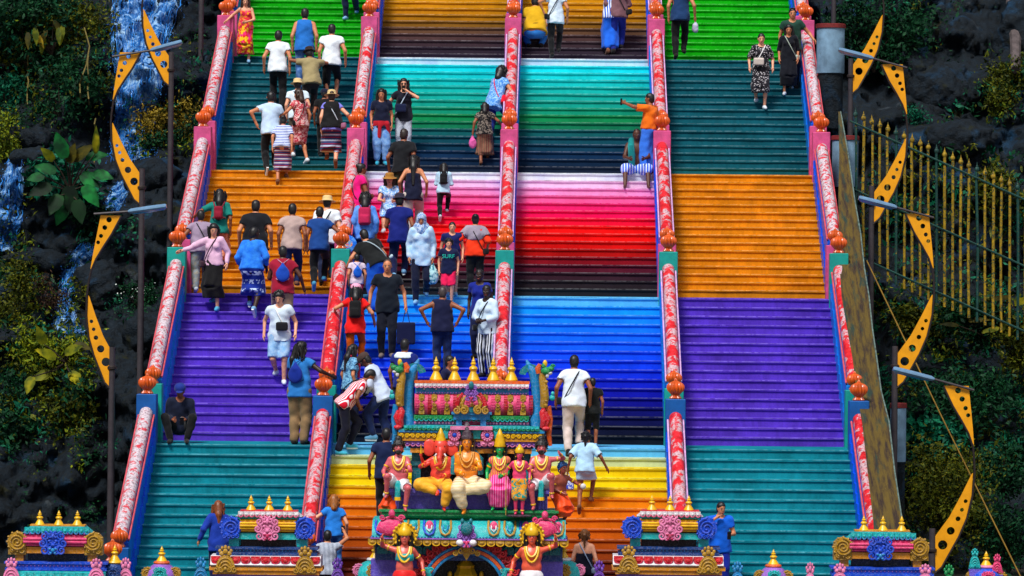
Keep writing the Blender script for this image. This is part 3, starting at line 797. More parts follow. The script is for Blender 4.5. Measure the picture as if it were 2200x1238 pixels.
# the hill behind and above everything
hx = np.linspace(-60, 60, 60); hz = np.linspace(0, 1, 30); Hx, Ht = np.meshgrid(hx, hz, indexing='ij')
Hz = 9+Ht*38+fbm(Hx*.3, Ht*5, 21, 4)*1.5; Hy = 25+Ht*22+fbm(Hx*.35, Ht*8, 22, 4)*2; Hz[:, 0] = -6
I = np.arange(60*30).reshape(60, 30); Q = np.stack([I[:-1, :-1], I[1:, :-1], I[1:, 1:], I[:-1, 1:]], -1).reshape(-1, 4)
o = quad_mesh('hill', np.stack([Hx, Hy, Hz], -1).reshape(-1, 3), Q, ROCK); tag(o, kind='structure'); o['label'] = 'dark limestone hill behind the stairs'
def on_rock(px, py, side=-1, off=.12):
    """the point of the rock face seen at a pixel, moved off towards the camera"""
    Y = 8.0; xs, zs, G = RGRID[side]; d = CF*FPX+RR*(px-PW/2)-UU*(py-PH/2)
    for _ in range(10):
        t = (Y-CAMP[1])/d[1]; x = CAMP[0]+d[0]*t; z = CAMP[2]+d[2]*t
        fx = min(max((x-xs[0])/(xs[1]-xs[0]), 0), len(xs)-1.001); fz = min(max((z-zs[0])/(zs[1]-zs[0]), 0), len(zs)-1.001)
        i, j = int(fx), int(fz); u, v = fx-i, fz-j
        Y = .5*Y+.5*(G[i, j]*(1-u)*(1-v)+G[i+1, j]*u*(1-v)+G[i, j+1]*(1-u)*v+G[i+1, j+1]*u*v)
    return at(px, py, Y-off)
# soil beds closing the foot of the rock
for sx in (-1, 1):
    o = MB().box(min(sx*6.75, sx*15), max(sx*6.75, sx*15), -3.0, 9, LZ[-1]-.2, -2.75).build('soil_bed', paint(S(30, 26, 20), .95, .4, 2), None, smooth=False); tag(o, kind='structure')

def water_mat():
    m, t, b = nodes_of('falling_water'); v = coords(t); oi = noise(t, v, 5, 5, .7, .3, (1, 1, .16))
    n2 = noise(t, v, 40, 3, .6)
    c = mixc(t, ramp(t, oi, .42, .60), S(0, 50, 120), S(30, 130, 220)); c = mixc(t, ramp(t, oi, .58, .72), c, S(150, 210, 250))
    c = mixc(t, ramp(t, n2, .66, .72), c, S(220, 240, 255))
    t.links.new(c, b.inputs['Base Color']); b.inputs['Roughness'].default_value = .25; b.inputs['Specular IOR Level'].default_value = .6
    bump(t, b, oi, .6, .05); return m
WATER = water_mat()
def mist_mat():
    m, t, b = nodes_of('water_sheet'); v = coords(t); oi = noise(t, v, 6, 6, .72, .5, (1, 1, .22)); n2 = noise(t, v, 34, 4, .7, .2, (1, 1, .5))
    c = mixc(t, ramp(t, oi, .34, .56), S(0, 48, 108), S(30, 122, 204)); c = mixc(t, ramp(t, oi, .48, .66), c, S(186, 224, 248)); c = mixc(t, ramp(t, n2, .66, .76, (0, 0, 0), (.6, .6, .6)), c, S(214, 236, 250))
    t.links.new(c, b.inputs['Base Color']); b.inputs['Roughness'].default_value = .35
    at_ = N(t, 'Attribute'); at_.attribute_name = 'cover'
    ad = N(t, 'Math', operation='ADD'); t.links.new(oi, ad.inputs[0]); t.links.new(at_.outputs['Fac'], ad.inputs[1])
    sb = N(t, 'Math', operation='MULTIPLY_ADD'); t.links.new(n2, sb.inputs[0]); sb.inputs[1].default_value = .45; t.links.new(ad.outputs[0], sb.inputs[2])
    t.links.new(ramp(t, sb.outputs[0], .94, 1.30, (0, 0, 0), (.88, .88, .88)), b.inputs['Alpha']); bump(t, b, n2, .5, .05); return m
MIST = mist_mat()
def waterfall(name, label, path, n, spread, seed):
    """path: [(px, py, half width px)] down the rock; many thin ribbons of water"""
    r = np.random.default_rng(seed); Vs, Qs, k = [], [], 0
    pts = np.array(path, float)
    for i in range(n):
        u = r.uniform(-1, 1); u = np.sign(u)*abs(u)**1.1; t0 = r.uniform(0, .92)*(r.random() > .12); t1 = min(1, t0+r.uniform(.06, .30)); m = 9
        w = r.uniform(.003, .016)*spread*(2.2 if r.random() < .08 else 1); last = None; off = r.uniform(.05, .30)
        for j in range(m):
            t = (t0+(t1-t0)*j/(m-1))*(len(pts)-1); a = int(min(t, len(pts)-2)); f = t-a; q = pts[a]*(1-f)+pts[a+1]*f
            p = on_rock(q[0]+u*q[2]+r.normal(0, 1.6), q[1]+r.normal(0, 2), -1, off)
            ww = w*(.3+.7*math.sin(math.pi*(j+.5)/m))
            Vs += [(p.x-ww, p.y, p.z), (p.x+ww, p.y-ww, p.z)]
            if j: Qs.append((k-2, k-1, k+1, k))
            k += 2
    # drops
    for i in range(n*3):
        t = r.uniform(0, len(pts)-1.01); a = int(t); f = t-a; q = pts[a]*(1-f)+pts[a+1]*f
        p = on_rock(q[0]+r.uniform(-1.25, 1.25)*q[2], q[1]+r.normal(0, 6), -1, r.uniform(.1, .5)); s = r.uniform(.004, .012)
        Vs += [(p.x-s, p.y, p.z), (p.x, p.y, p.z-s*1.4), (p.x+s, p.y, p.z), (p.x, p.y, p.z+s*1.6)]; Qs.append((k, k+1, k+2, k+3)); k += 4
    nu, nv = 24, 60; base = k; cov = [0.0]*k
    for j in range(nv):
        t = j/(nv-1)*(len(pts)-1.001); a = int(t); f = t-a; q = pts[a]*(1-f)+pts[a+1]*f
        for i in range(nu):
            u = i/(nu-1)*2-1; p = on_rock(q[0]+u*q[2]*1.25, q[1], -1, .05+.05*math.cos(u*7+j*.3)); Vs.append((p.x, p.y, p.z)); cov.append(.42-.55*abs(u)**3-.25*max(0, abs(j/(nv-1)-.5)*2-.85)/.15)
    for j in range(nv-1):
        for i in range(nu-1): a = base+j*nu+i; Qs.append((a, a+1, a+nu+1, a+nu))
    o = quad_mesh(name, np.array(Vs), np.array(Qs), WATER); tag(o, kind='stuff'); o['label'] = label
    o.data.materials.append(MIST); mi = np.zeros(len(Qs), np.int32); mi[-(nu-1)*(nv-1):] = 1; o.data.polygons.foreach_set('material_index', mi)
    at_ = o.data.attributes.new('cover', 'FLOAT', 'POINT'); at_.data.foreach_set('value', np.array(cov, np.float32)); return o
waterfall('waterfall', 'blue white waterfall sheeting down the dark rock', [(320, -20, 78), (310, 40, 70), (300, 110, 62), (300, 180, 52), (292, 240, 44), (285, 300, 50), (282, 345, 46)], 200, .7, 1)
waterfall('waterfall', 'small cascade at the picture edge beside large leaves', [(45, 300, 16), (30, 360, 18), (24, 420, 30), (14, 480, 34), (4, 540, 26)], 60, .7, 2)
waterfall('waterfall', 'thin cascade below the yellow lamp fin', [(195, 525, 22), (176, 550, 30), (152, 590, 22), (142, 640, 16), (138, 690, 30), (170, 740, 30)], 70, .7, 3)
waterfall('waterfall', 'short cascade below the big leaf plant', [(268, 390, 22), (250, 425, 20), (240, 455, 16)], 40, .8, 4)

# ---- foliage
def leafm(cols, key):
    m, t, b = nodes_of('leaf'); v = coords(t); n1 = noise(t, v, 3.2, 3, .6); n2 = noise(t, v, 30 if key < 10 else 2.5, 2)
    c = mixc(t, ramp(t, n1, .38, .62), cols[0], cols[1]); c = mixc(t, ramp(t, n2, .56, .68), c, cols[2])
    t.links.new(c, b.inputs['Base Color']); b.inputs['Roughness'].default_value = .6; b.inputs['Specular IOR Level'].default_value = .12
    b.inputs['Transmission Weight'].default_value = 0; return m
LF = {'dark': leafm((S(6, 30, 22), S(14, 60, 34), S(30, 88, 42)), 0), 'olive': leafm((S(28, 42, 8), S(68, 78, 12), S(130, 118, 20)), 1), 'gold': leafm((S(44, 42, 8), S(112, 92, 16), S(196, 168, 60)), 2),
      'lime': leafm((S(34, 56, 8), S(92, 110, 16), S(168, 160, 20)), 3), 'teal': leafm((S(2, 50, 42), S(8, 88, 62), S(20, 120, 78)), 4), 'white': leafm((S(200, 210, 205), S(225, 230, 225), S(235, 235, 235)), 5), 'brown': leafm((S(30, 22, 16), S(58, 40, 30), S(92, 66, 50)), 6)}
LB = {'dark': leafm((S(4, 20, 10), S(10, 40, 16), S(16, 56, 22)), 10), 'teal': leafm((S(2, 44, 20), S(6, 84, 34), S(16, 110, 46)), 11), 'olive': leafm((S(30, 34, 4), S(66, 60, 6), S(96, 84, 10)), 12), 'lime': leafm((S(52, 64, 4), S(110, 112, 8), S(150, 140, 14)), 13), 'gold': leafm((S(80, 70, 6), S(140, 116, 10), S(180, 150, 30)), 14)}
def leaf_cloud(name, c, r, n, size, m, parent=None, seed=0, asp=2.4, shell=.55, droop=.2, clumps=14):
    """n small pointed leaves gathered in clumps through an ellipsoid"""
    g = np.random.default_rng(seed); c = np.array(c); r = np.array(r)
    cc = g.normal(size=(clumps, 3)); cc /= np.linalg.norm(cc, axis=1)[:, None]; cc *= g.uniform(shell, 1.0, (clumps, 1))
    k = g.integers(0, clumps, n); p = cc[k]+g.normal(0, .26, (n, 3)); 
    P = c+p*r*.86
    d = g.normal(size=(n, 3)); d[:, 2] -= droop; d[:, 1] -= .5; d /= np.linalg.norm(d, axis=1)[:, None]
    q = g.normal(size=(n, 3)); q -= d*(q*d).sum(1)[:, None]; q /= np.linalg.norm(q, axis=1)[:, None]
    s = size*g.uniform(.55, 1.35, (n, 1)); nrm = np.cross(d, q)
    V = np.stack([P, P+d*s*.5+q*s/asp*.5+nrm*s*.06, P+d*s, P+d*s*.5-q*s/asp*.5+nrm*s*.06], 1).reshape(-1, 3)
    Q = np.arange(4*n).reshape(n, 4)
    return quad_mesh(name, V, Q, m, parent, smooth=False)
BARK = paint(S(50, 38, 28), .9, .4, 9, .6)
def shrub(px, py, rx, ry, m, label, n=900, size=.10, side=-1, seed=0, off=.5, extra=None, cat='shrub', clumps=16, name='shrub'):
    p = on_rock(px, py, side, off); k = mpp(p.y); r = (rx*k, min(rx, ry)*k*.8, ry*k)
    root = empty(name, (p.x, p.y, p.z-r[2])); tag(root, label, cat, 'shrubs on the rock')
    leaf_cloud('foliage', (0, 0, r[2]), r, int(n*1.8), size, m, root, seed, clumps=clumps)
    g = random.Random(seed); mb = MB()
    for i in range(6):
        e = (g.uniform(-.6, .6)*r[0], g.uniform(-.2, .5)*r[1], r[2]*g.uniform(.8, 1.5)); mb.tube([(0, .25, -.05), (e[0]*.4, .15, e[2]*.5), e], [.03, .02, .008], 6)
    mb.build('stem', BARK, root)
    if extra: leaf_cloud('flowers', (0, -.06, r[2]*1.1), (r[0]*1.0, r[1], r[2]), extra[1], extra[2], extra[0], root, seed+5, 1.2, .8)
    return root
shrub(372, 262, 82, 66, LF['gold'], 'rounded bush with golden light painted into its leaves beside the waterfall', 1500, .10, seed=11)
shrub(352, 300, 70, 40, LF['dark'], 'dark lower half of the bush beside the waterfall', 700, .10, seed=12, off=.35)  # lit top and shaded underside of one bush, painted as two leaf colours
shrub(300, 636, 60, 34, LF['dark'], 'low dark shrub dotted with white flowers', 700, .07, seed=13, extra=(LF['white'], 90, .03))
shrub(60, 60, 130, 90, LF['dark'], 'dark hanging foliage in the upper left corner', 1800, .15, seed=14, clumps=22)
shrub(150, 60, 90, 70, LF['olive'], 'olive hanging foliage left of the waterfall top', 900, .14, seed=15, off=.8, clumps=10)
shrub(130, 200, 100, 80, LF['dark'], 'dark foliage under the hanging vines', 1100, .12, seed=16)
shrub(14, 290, 40, 60, LF['lime'], 'yellow green shrub at the left picture edge', 500, .10, seed=17, off=.8)
shrub(20, 200, 44, 60, LF['teal'], 'teal leaved shrub at the left picture edge', 400, .13, seed=18)
shrub(30, 660, 66, 110, LF['olive'], 'olive ferny shrub at the left edge above the lime shrub', 1200, .11, seed=19, off=.7)
shrub(100, 640, 50, 50, LF['brown'], 'dry brown twiggy shrub beside the thin cascade', 700, .08, seed=20)
shrub(110, 770, 90, 70, LF['lime'], 'lime green spreading shrub below the thin cascade', 1000, .14, seed=21, off=.8)
shrub(40, 850, 60, 60, LF['dark'], 'dark shrub below the lime green one', 600, .12, seed=22)
shrub(150, 890, 60, 46, LF['olive'], 'low olive grassy clump above the rock basin', 500, .13, seed=23)
shrub(2170, 190, 60, 72, LF['olive'], 'round olive shrub at the right picture edge', 1300, .10, 1, 31)
shrub(1880, 70, 110, 80, LF['dark'], 'dark green tree foliage behind the round drum', 1500, .14, 1, 32, off=.3)
shrub(1960, 250, 40, 26, LF['teal'], 'small green tuft above the fence', 300, .08, 1, 33)
shrub(2130, 400, 50, 46, LF['olive'], 'olive shrub rising behind the fence top', 700, .11, 1, 34, off=.3)
shrub(2100, 700, 100, 56, LF['dark'], 'dark shrub mass in front of the fence foot', 1300, .13, 1, 35, off=2.2)
shrub(1980, 690, 70, 40, LF['olive'], 'olive leaved shrub between lamp fin and fence foot', 700, .12, 1, 36, off=2.0)
shrub(2180, 730, 50, 60, LF['olive'], 'yellowish shrub at the right edge below the fence', 500, .14, 1, 37, off=2.4)
shrub(2080, 860, 110, 80, LF['dark'], 'dark shrub behind the lowest right lamp', 1300, .13, 1, 38, off=1.6)
shrub(2040, 1060, 110, 120, LF['olive'], 'tall olive hedge bush behind the lowest right lamp fin', 2600, .11, 1, 39, off=2.4, clumps=34)
shrub(2160, 1010, 60, 60, LF['dark'], 'dark bush right of the lowest lamp fin', 800, .12, 1, 40, off=2.2)
shrub(2170, 1150, 70, 80, LF['dark'], 'dark bush in the lower right corner', 900, .12, 1, 41, off=2.6)
shrub(2000, 940, 70, 50, LF['teal'], 'palm like green shrub behind the yellow pipe', 500, .20, 1, 42, off=2.0)
shrub(150, 385, 84, 70, LF['teal'], 'broad green foliage around the taro stalks', 420, .22, seed=51, off=.55)
shrub(30, 930, 60, 50, LF['dark'], 'dark ferns above the corner shrine on the left', 500, .16, seed=52)
shrub(200, 480, 60, 40, LF['dark'], 'dark leafy tuft behind the lowest left lamp top', 400, .13, seed=53, off=.3)
# large leaved plants: every leaf its own part
def big_leaf(L, w):
    V = []; Q = []; m = 8
    for j in range(m+1):
        t = j/m; ww = w*.8*math.sin(math.pi*min(1, t*.90+.10))**.9*(1-.45*t)*(1+.10*(j % 2)); z = -.25*L*t*t
        V += [(-ww, t*L, z+.12*w), (0, t*L, z), (ww, t*L, z+.12*w)]
        if j:
            a = 3*(j-1); Q += [(a, a+1, a+4, a+3), (a+1, a+2, a+5, a+4)]
    me = bpy.data.meshes.new('leaf'); me.from_pydata(V, [], Q); me.polygons.foreach_set('use_smooth', [True]*len(Q)); return me
def leaf_plant(px, py, label, spots, side=-1, off=.9, name='leafy_plant'):
    p = on_rock(px, py, side, off); root = empty(name, p); tag(root, label, 'plant'); k = mpp(p.y); g = random.Random(int(px))
    st = MB()
    for (lx, ly, L, wd, ang, mat) in spots:     # leaf base pixel, length and half width in pixels, angle of the tip from straight up
        b = at(lx, ly, p.y-g.uniform(0, .35))-Vector(p)
        me = big_leaf(L*k, wd*k); o = bpy.data.objects.new('leaf', me); COL.objects.link(o); me.materials.append(LB[mat]); o.parent = root
        a = R_(ang); d = Vector((math.sin(a), -.35+g.uniform(-.2, .2), math.cos(a))).normalized()
        nrm = Vector((g.uniform(-.3, .3), -.9, .5)); x = d.cross(nrm).normalized(); zz = x.cross(d)
        o.matrix_local = Matrix(((x.x, d.x, zz.x, b.x), (x.y, d.y, zz.y, b.y), (x.z, d.z, zz.z, b.z), (0, 0, 0, 1)))
        st.tube([(0, .1, -.1), (b.x*.5, b.y*.5+.05, b.z*.6-.05), (b.x, b.y, b.z)], [.022, .016, .010], 6)
    st.build('stalk', BARK, root)
leaf_plant(150, 400, 'large leaved taro plant on the rock left of the lamp', [(140, 340, 60, 24, -20, 'teal'), (160, 345, 56, 22, 45, 'olive'), (185, 340, 50, 18, 75, 'teal'), (120, 370, 50, 20, -70, 'teal'), (110, 400, 55, 24, -110, 'dark'), (150, 400, 60, 28, 180, 'dark'), (180, 400, 56, 24, 140, 'teal'), (200, 375, 50, 22, 95, 'teal'), (130, 420, 50, 26, -150, 'dark'), (165, 430, 54, 24, 165, 'dark'), (150, 350, 44, 20, 10, 'olive'), (205, 330, 60, 12, 5, 'lime'), (115, 345, 40, 16, -40, 'lime'), (175, 375, 50, 24, 120, 'teal'), (140, 440, 50, 22, 200, 'teal'), (95, 380, 40, 18, -95, 'teal')])
leaf_plant(110, 110, 'pale drooping leaves hanging from the upper left foliage', [(75, 60, 40, 10, 170, 'lime'), (95, 80, 40, 11, 190, 'lime'), (80, 75, 34, 9, 150, 'gold'), (100, 65, 36, 8, 200, 'olive'), (125, 60, 40, 9, 172, 'lime'), (135, 55, 44, 10, 185, 'lime'), (60, 70, 38, 9, 178, 'olive'), (115, 45, 40, 10, 140, 'olive')], off=1.2)
leaf_plant(140, 770, 'lime leaves spreading below the thin cascade', [(140, 760, 46, 18, 60, 'lime'), (120, 770, 50, 18, -60, 'lime'), (110, 800, 46, 18, -110, 'lime'), (150, 800, 46, 20, 130, 'lime'), (70, 810, 40, 18, -160, 'lime'), (160, 740, 40, 14, 100, 'olive'), (95, 740, 44, 16, -20, 'lime')], off=1.2)
leaf_plant(2130, 720, 'drooping yellow green leaves at the fence foot', [(2080, 690, 50, 9, 80, 'olive'), (2110, 715, 50, 9, 70, 'lime'), (2150, 735, 56, 10, 90, 'lime'), (2170, 640, 50, 10, -90, 'olive'), (2180, 655, 46, 12, 60, 'lime'), (2060, 700, 44, 8, -80, 'olive')], 1, 2.8)
# hanging roots and vines
for i, (px, y0, y1) in enumerate(((182, 60, 220), (190, 120, 225), (60, 120, 230), (204, 255, 350))):
    P = [on_rock(px+random.uniform(-2, 2)+(10*math.sin(j*.7) if i == 0 else 0), y0+(y1-y0)*j/8, -1, .9) for j in range(9)]
    o = MB().tube([p-P[-1] for p in P], .016, 6).build('vine', paint(S(104, 92, 40), .8, .3, 9), None, loc=P[-1]); tag(o, ('long pale vine hanging left of the waterfall', 'short vine beside the long pale vine', 'thin vine at the far left foliage', 'upright vine stem beside the waterfall pool')[i], 'vine', 'vines on the rock')
# boulders under the waterfall
for i, (px, py, rx, ry) in enumerate(((60, 300, 60, 26), (90, 340, 70, 20), (330, 380, 60, 40), (210, 620, 50, 60), (330, 720, 60, 50), (2020, 200, 70, 60), (1960, 160, 60, 50), (2180, 90, 40, 90), (2060, 300, 70, 40), (100, 560, 90, 24))):
    sd_ = -1 if px < 1000 else 1; p = on_rock(px, py, sd_, .3); k = mpp(p.y); g = np.random.default_rng(i)
    F = Field((-rx*k*1.3, -.9, -ry*k*1.5), (rx*k*1.3, .9, ry*k*1.5), max(.05, rx*k/14)); F.ell((0, 0, 0), (rx*k, .55, ry*k), .02, noise=(.12, 4.0)); F.wrinkle(.05, 9, i); F.wrinkle(.025, 21, i)
    V, Q = F.mesh(); V = V*(1+.10*np.abs(fbm(V[:, :1]*3+V[:, 1:2]*2, V[:, 2:]*3-V[:, 1:2]*2, i+60, 4, 1.0, .6)))-np.array([0, .0, 0]); o = quad_mesh('boulder', V, Q, ROCK); o.location = p
    tag(o, ('flat wet rock left of the taro plant', 'long flat rock under the taro plant', 'dark rock ledge under the golden bush', 'dark rock beside the thin cascade', 'black rock under the white flowered shrub', 'blue grey rock slab above the fence', 'blue grey rock left of the slab', 'tall pale rock column at the upper right', 'scree rock behind the fence', 'long ledge above the thin cascade')[i], 'rock', 'boulders on the slope')
# pale dead trunks hanging at upper right
for i, (x0, y0, x1, y1, w, lab) in enumerate(((2172, -60, 2182, 150, 12, 'pale hanging trunk at the upper right'),)):
    a, b = on_rock(x0, y0, 1, .6), on_rock(x1, y1, 1, .6); k = mpp(a.y)
    o = MB().tube([b-b, (a-b)*.3+Vector((.03, 0, 0)), (a-b)*.6-Vector((.03, 0, 0)), a-b], [w*k*.8, w*k, w*k*.9, w*k*1.1], 9).build('dead_trunk', paint(S(84, 74, 74), .9, .6, 5, .6), None, loc=b); tag(o, lab, 'trunk')

# low growth clothing the rock: leaves beyond counting
def undergrowth(label, side, areas, seed):
    """areas: (x0, y0, x1, y1, leaves, size, weights of the four leaf colours)"""
    g = np.random.default_rng(seed); P = []; SZ = []; MI = []
    for (x0, y0, x1, y1, n, size, wts) in areas:
        nc = max(6, n//22); cx, cy = g.uniform(x0, x1, nc), g.uniform(y0, y1, nc); cm = g.choice(4, nc, p=np.array(wts)/sum(wts)); co = g.uniform(.05, .6, nc)
        kk = g.integers(0, nc, n)
        for i in range(n):
            j = kk[i]; p = on_rock(cx[j]+g.normal(0, 13), cy[j]+g.normal(0, 11), side, co[j]+g.uniform(0, .25)); P.append((p.x, p.y, p.z)); SZ.append(size*g.uniform(.5, 1.5)*(1+.5*(j % 3 == 0))); MI.append(cm[j])
    n = len(P); P = np.array(P); SZ = np.array(SZ)[:, None]
    d = g.normal(size=(n, 3))*np.array([1, .6, 1]); d[:, 2] -= .35; d[:, 1] -= .5; d /= np.linalg.norm(d, axis=1)[:, None]
    q = g.normal(size=(n, 3)); q -= d*(q*d).sum(1)[:, None]; q /= np.linalg.norm(q, axis=1)[:, None]; nr = np.cross(d, q); a = SZ/g.uniform(1.6, 4.5, (n, 1))*.5
    V = np.stack([P, P+d*SZ*.4+q*a+nr*SZ*.06, P+d*SZ, P+d*SZ*.4-q*a+nr*SZ*.06], 1).reshape(-1, 3)
    o = quad_mesh('undergrowth', V, np.arange(4*n).reshape(n, 4), None, None, smooth=False)
    for m in ('dark', 'olive', 'teal', 'lime'): o.data.materials.append(LF[m])  # varied greens whose dark to bright range also paints shaded and lit leaves
    o.data.polygons.foreach_set('material_index', np.array(MI, np.int32)); tag(o, kind='stuff'); o['label'] = label
undergrowth('dense dark undergrowth on the rock left of the stairs', -1, [(-20, -30, 235, 250, 3600, .10, (6, 2, 2, .6)), (-20, 240, 110, 330, 500, .09, (4, 2, 1, 1)), (-20, 420, 60, 600, 500, .09, (5, 2, 1, .5)), (-20, 560, 190, 930, 3000, .10, (4, 4, 1, 1.5)), (60, 700, 200, 880, 700, .12, (2, 4, 1, 2.5)), (390, -20, 450, 260, 500, .08, (6, 1, 2, 0)), (230, 600, 360, 690, 500, .06, (7, 0, 3, 0)), (250, 210, 440, 330, 700, .08, (3, 4, 1, 2)), (170, 460, 300, 540, 200, .08, (6, 1, 2, 0)), (-20, 920, 240, 1000, 500, .08, (6, 2, 2, .3)), (-20, 1000, 230, 1140, 260, .06, (8, 1, 2, 0))], 71)
undergrowth('dense undergrowth and creepers right of the stairs', 1, [(1830, -30, 1990, 130, 1500, .10, (6, 1, 3, .3)), (2120, 120, 2230, 260, 900, .09, (4, 5, 1, 1)), (1840, 640, 2230, 840, 2800, .12, (6, 3, 3, 1)), (1890, 820, 2230, 1000, 2200, .12, (8, 1.5, 2, .4)), (1900, 960, 2160, 1240, 3600, .10, (4, 5, 1, 1)), (1840, 300, 2230, 660, 2600, .11, (5, 3, 3, 1)), (1990, 0, 2230, 300, 600, .09, (8, 1, 1, 0)), (2120, 360, 2230, 480, 500, .09, (4, 4, 1, 1))], 72)
# ------------------------------------------------------------------ lamps, fence, drums beside the stairs
POLE = paint(S(58, 52, 56), .5, .25, 8, .1); DPOLE = paint(S(36, 26, 24), .5, .25, 8); YEL = paint(S(232, 156, 6), .4, .14, 5, .08); LHEAD = paint(S(104, 140, 172), .22, .2, 8, .05, spec=.7); LGLASS = paint(S(40, 150, 206), .12, .2, 8, .05, spec=.8)
def lamp(px, top, s, sgn, Y, label, aff=(1.0, 0.0), arm=((41, -286), (-33, -292), (-116, -304))):
    """px: pole; top: photo row of the pole's top; s: size relative to the lowest left lamp; sgn +1: lamp head points to +x"""
    k = mpp(Y)*s
    foot_z = max(LZ[-1], -2.75 if Y > -3 else LZ[-1]); p0 = at(px, top, Y)
    root = empty('lamp_post', (p0.x, Y, foot_z)); tag(root, label, 'lamp', 'lamp posts with yellow fins')
    zt = p0.z-foot_z
    MB().tube([(0, 0, 0), (0, 0, zt)], [.075, .055], 12).build('pole', POLE, root)
    MB().tube([(0, 0, zt-.42*1.0), (0, 0, zt-.40), (0, 0, zt-.36), (0, 0, zt-.34)], [.06, .085, .085, .06], 12).build('collar', DPOLE, root)
    # the bow: outer dark bar through these pixels (x to the left of the pole, rows below the pole's top)
    ax_ = lambda dx, dy: aff[0]*dx+aff[1]*(92-dy)
    def Lq(dx, dy, y=0): return (-sgn*dx*k, y, zt-dy*k)
    def Lp(dx, dy, y=0): return Lq(ax_(dx, dy), dy, y)
    bow = [(0, 93), (16, 76), (28, 46), (40, 16), (51, -22), (56, -67), (55, -111), (52, -135), (47, -162), (36, -189), (20, -216), (2.5, -243), (-18, -282)]
    MB().tube([Lp(x, y, -.03) for x, y in bow], .020, 8).build('bow_bar', DPOLE, root)
    def fin(outer, inner, holes):
        pts = [(-sgn*ax_(x, y)*k, zt-y*k) for x, y in outer]+[(-sgn*ax_(x, y)*k, zt-y*k) for x, y in reversed(inner)]
        bm = bmesh.new()
        vs = [bm.verts.new((a, 0, b)) for a, b in pts]; edges = [bm.edges.new((vs[i], vs[(i+1) % len(vs)])) for i in range(len(vs))]
        for hx, hy, hr in holes:
            q = [bm.verts.new((-sgn*ax_(hx, hy)*k+math.cos(2*math.pi*i/14)*hr*k, 0, zt-hy*k+math.sin(2*math.pi*i/14)*hr*k)) for i in range(14)]
            edges += [bm.edges.new((q[i], q[(i+1) % 14])) for i in range(14)]
        bmesh.ops.triangle_fill(bm, use_beauty=True, edges=edges)
        g = bmesh.ops.extrude_face_region(bm, geom=bm.faces[:]); bmesh.ops.translate(bm, verts=[v for v in g['geom'] if isinstance(v, bmesh.types.BMVert)], vec=(0, .035, 0))
        bmesh.ops.recalc_face_normals(bm, faces=bm.faces); me = bpy.data.meshes.new('fin'); bm.to_mesh(me); bm.free(); me.materials.append(YEL)
        o = bpy.data.objects.new('fin', me); COL.objects.link(o); o.parent = root; o.location.y = -.02
        return o
    fin([(52, -111), (54, -67), (49, -23), (39, 15), (27, 45), (15, 75), (1, 91)], [(50, -108), (36, -67), (19, -23), (-2, 15), (-2, 88)], [(13, 32, 9.5), (24.5, 4, 8), (35, -20, 5), (40, -38, 4), (45, -55, 4)])
    fin([(47, -166), (37, -189), (21, -216), (3.5, -243), (-17, -283)], [(48, -168), (43, -199), (36, -236), (27, -283)], [(9, -274, 6), (18, -257, 5.4), (26, -239, 4.5), (32, -225, 4.2)])
    MB().tube([Lq(*arm[0], -.06), Lq(*arm[1], -.06)], .022, 8).build('arm', POLE, root)
    hd = MB(); a, b = Vector(Lq(*arm[1], -.06)), Vector(Lq(*arm[2], -.10))
    d = (b-a); 
    hd.tube([a, a+d*.08, a+d*.5, a+d*.96, b], [.025, .048, .054, .05, .035], 10)
    hd.V = [(v[0], v[1]*1.5, v[2]) for v in hd.V]; hd.build('lamp_head', LHEAD, root)
    gl = MB(); gl.tube([a+d*.12-Vector((0, 0, .03)), a+d*.5-Vector((0, 0, .034)), a+d*.95-Vector((0, 0, .03))], [.034, .040, .034], 8); gl.build('lens', LGLASS, root)
LB_ = dict(aff=(1.15, .067), arm=((74, -272), (-20, -288), (-97, -309))); RB_ = dict(aff=(1.11, .104), arm=((79, -275), (0, -296), (-82, -316)))
lamp(241, 746, 1.0, 1, 0.6, 'lowest yellow finned lamp post on the left')
lamp(305, 362, .88, 1, 5.8, 'second yellow finned lamp post from below on the left', **LB_)
lamp(368, 112, .83, 1, 11.2, 'third yellow finned lamp post on the left, before the waterfall', **LB_)
lamp(434, -180, .78, 1, 16.6, 'slim pole of the highest lamp post on the left', **LB_)
lamp(2003, 1136, 1.085, -1, -2.2, 'lowest yellow finned lamp post on the right', **RB_)
lamp(1923, 744, 1.005, -1, 2.6, 'second yellow finned lamp post from below on the right', **RB_)
lamp(1873, 399, .92, -1, 8.4, 'third yellow finned lamp post, in front of the fence', **RB_)
lamp(1828, 126, .85, -1, 13.6, 'fourth yellow finned lamp post, beside the upper drum', **RB_)
lamp(1793, -190, .80, -1, 18.6, 'slim pole of the highest lamp post on the right', **RB_)
# round concrete drums
CON = paint(S(112, 146, 172), .8, .3, 5, .4, True, (S(90, 110, 120), .66)); RIM = paint(S(120, 30, 30), .7, .4, 8, .3)
for px, t, b, w, Y, lab in ((1784, 52, 158, 60, 14.0, 'pale round concrete drum with red rim near the picture top'), (1815, 292, 402, 56, 11.6, 'pale round concrete drum behind the apron top'), (1929, 866, 992, 34, 3.2, 'pale round drum behind the second right lamp post')):
    p = at(px, b, Y); k = mpp(Y); h = (b-t)*k; r = w*k/2
    o = empty('concrete_drum', p); tag(o, lab, 'drum', 'round drums along the right balustrade'); m_ = CON if 'reddish' not in lab else RIM
    MB().lathe([(r*.98, 0), (r, .02), (r, h-.10), (r*.98, h-.08)], (0, 0, 0), 24).build('shell', m_, o); MB().lathe([(r*.96, h-.10), (r*1.08, h-.09), (r*1.08, h-.01), (r*1.0, h)], (0, 0, 0), 24).build('rim', RIM, o)
    MB().lathe([(r*.9, -1.2), (r*.9, -.005)], (0, 0, 0), 16).build('footing', ROCK, o)
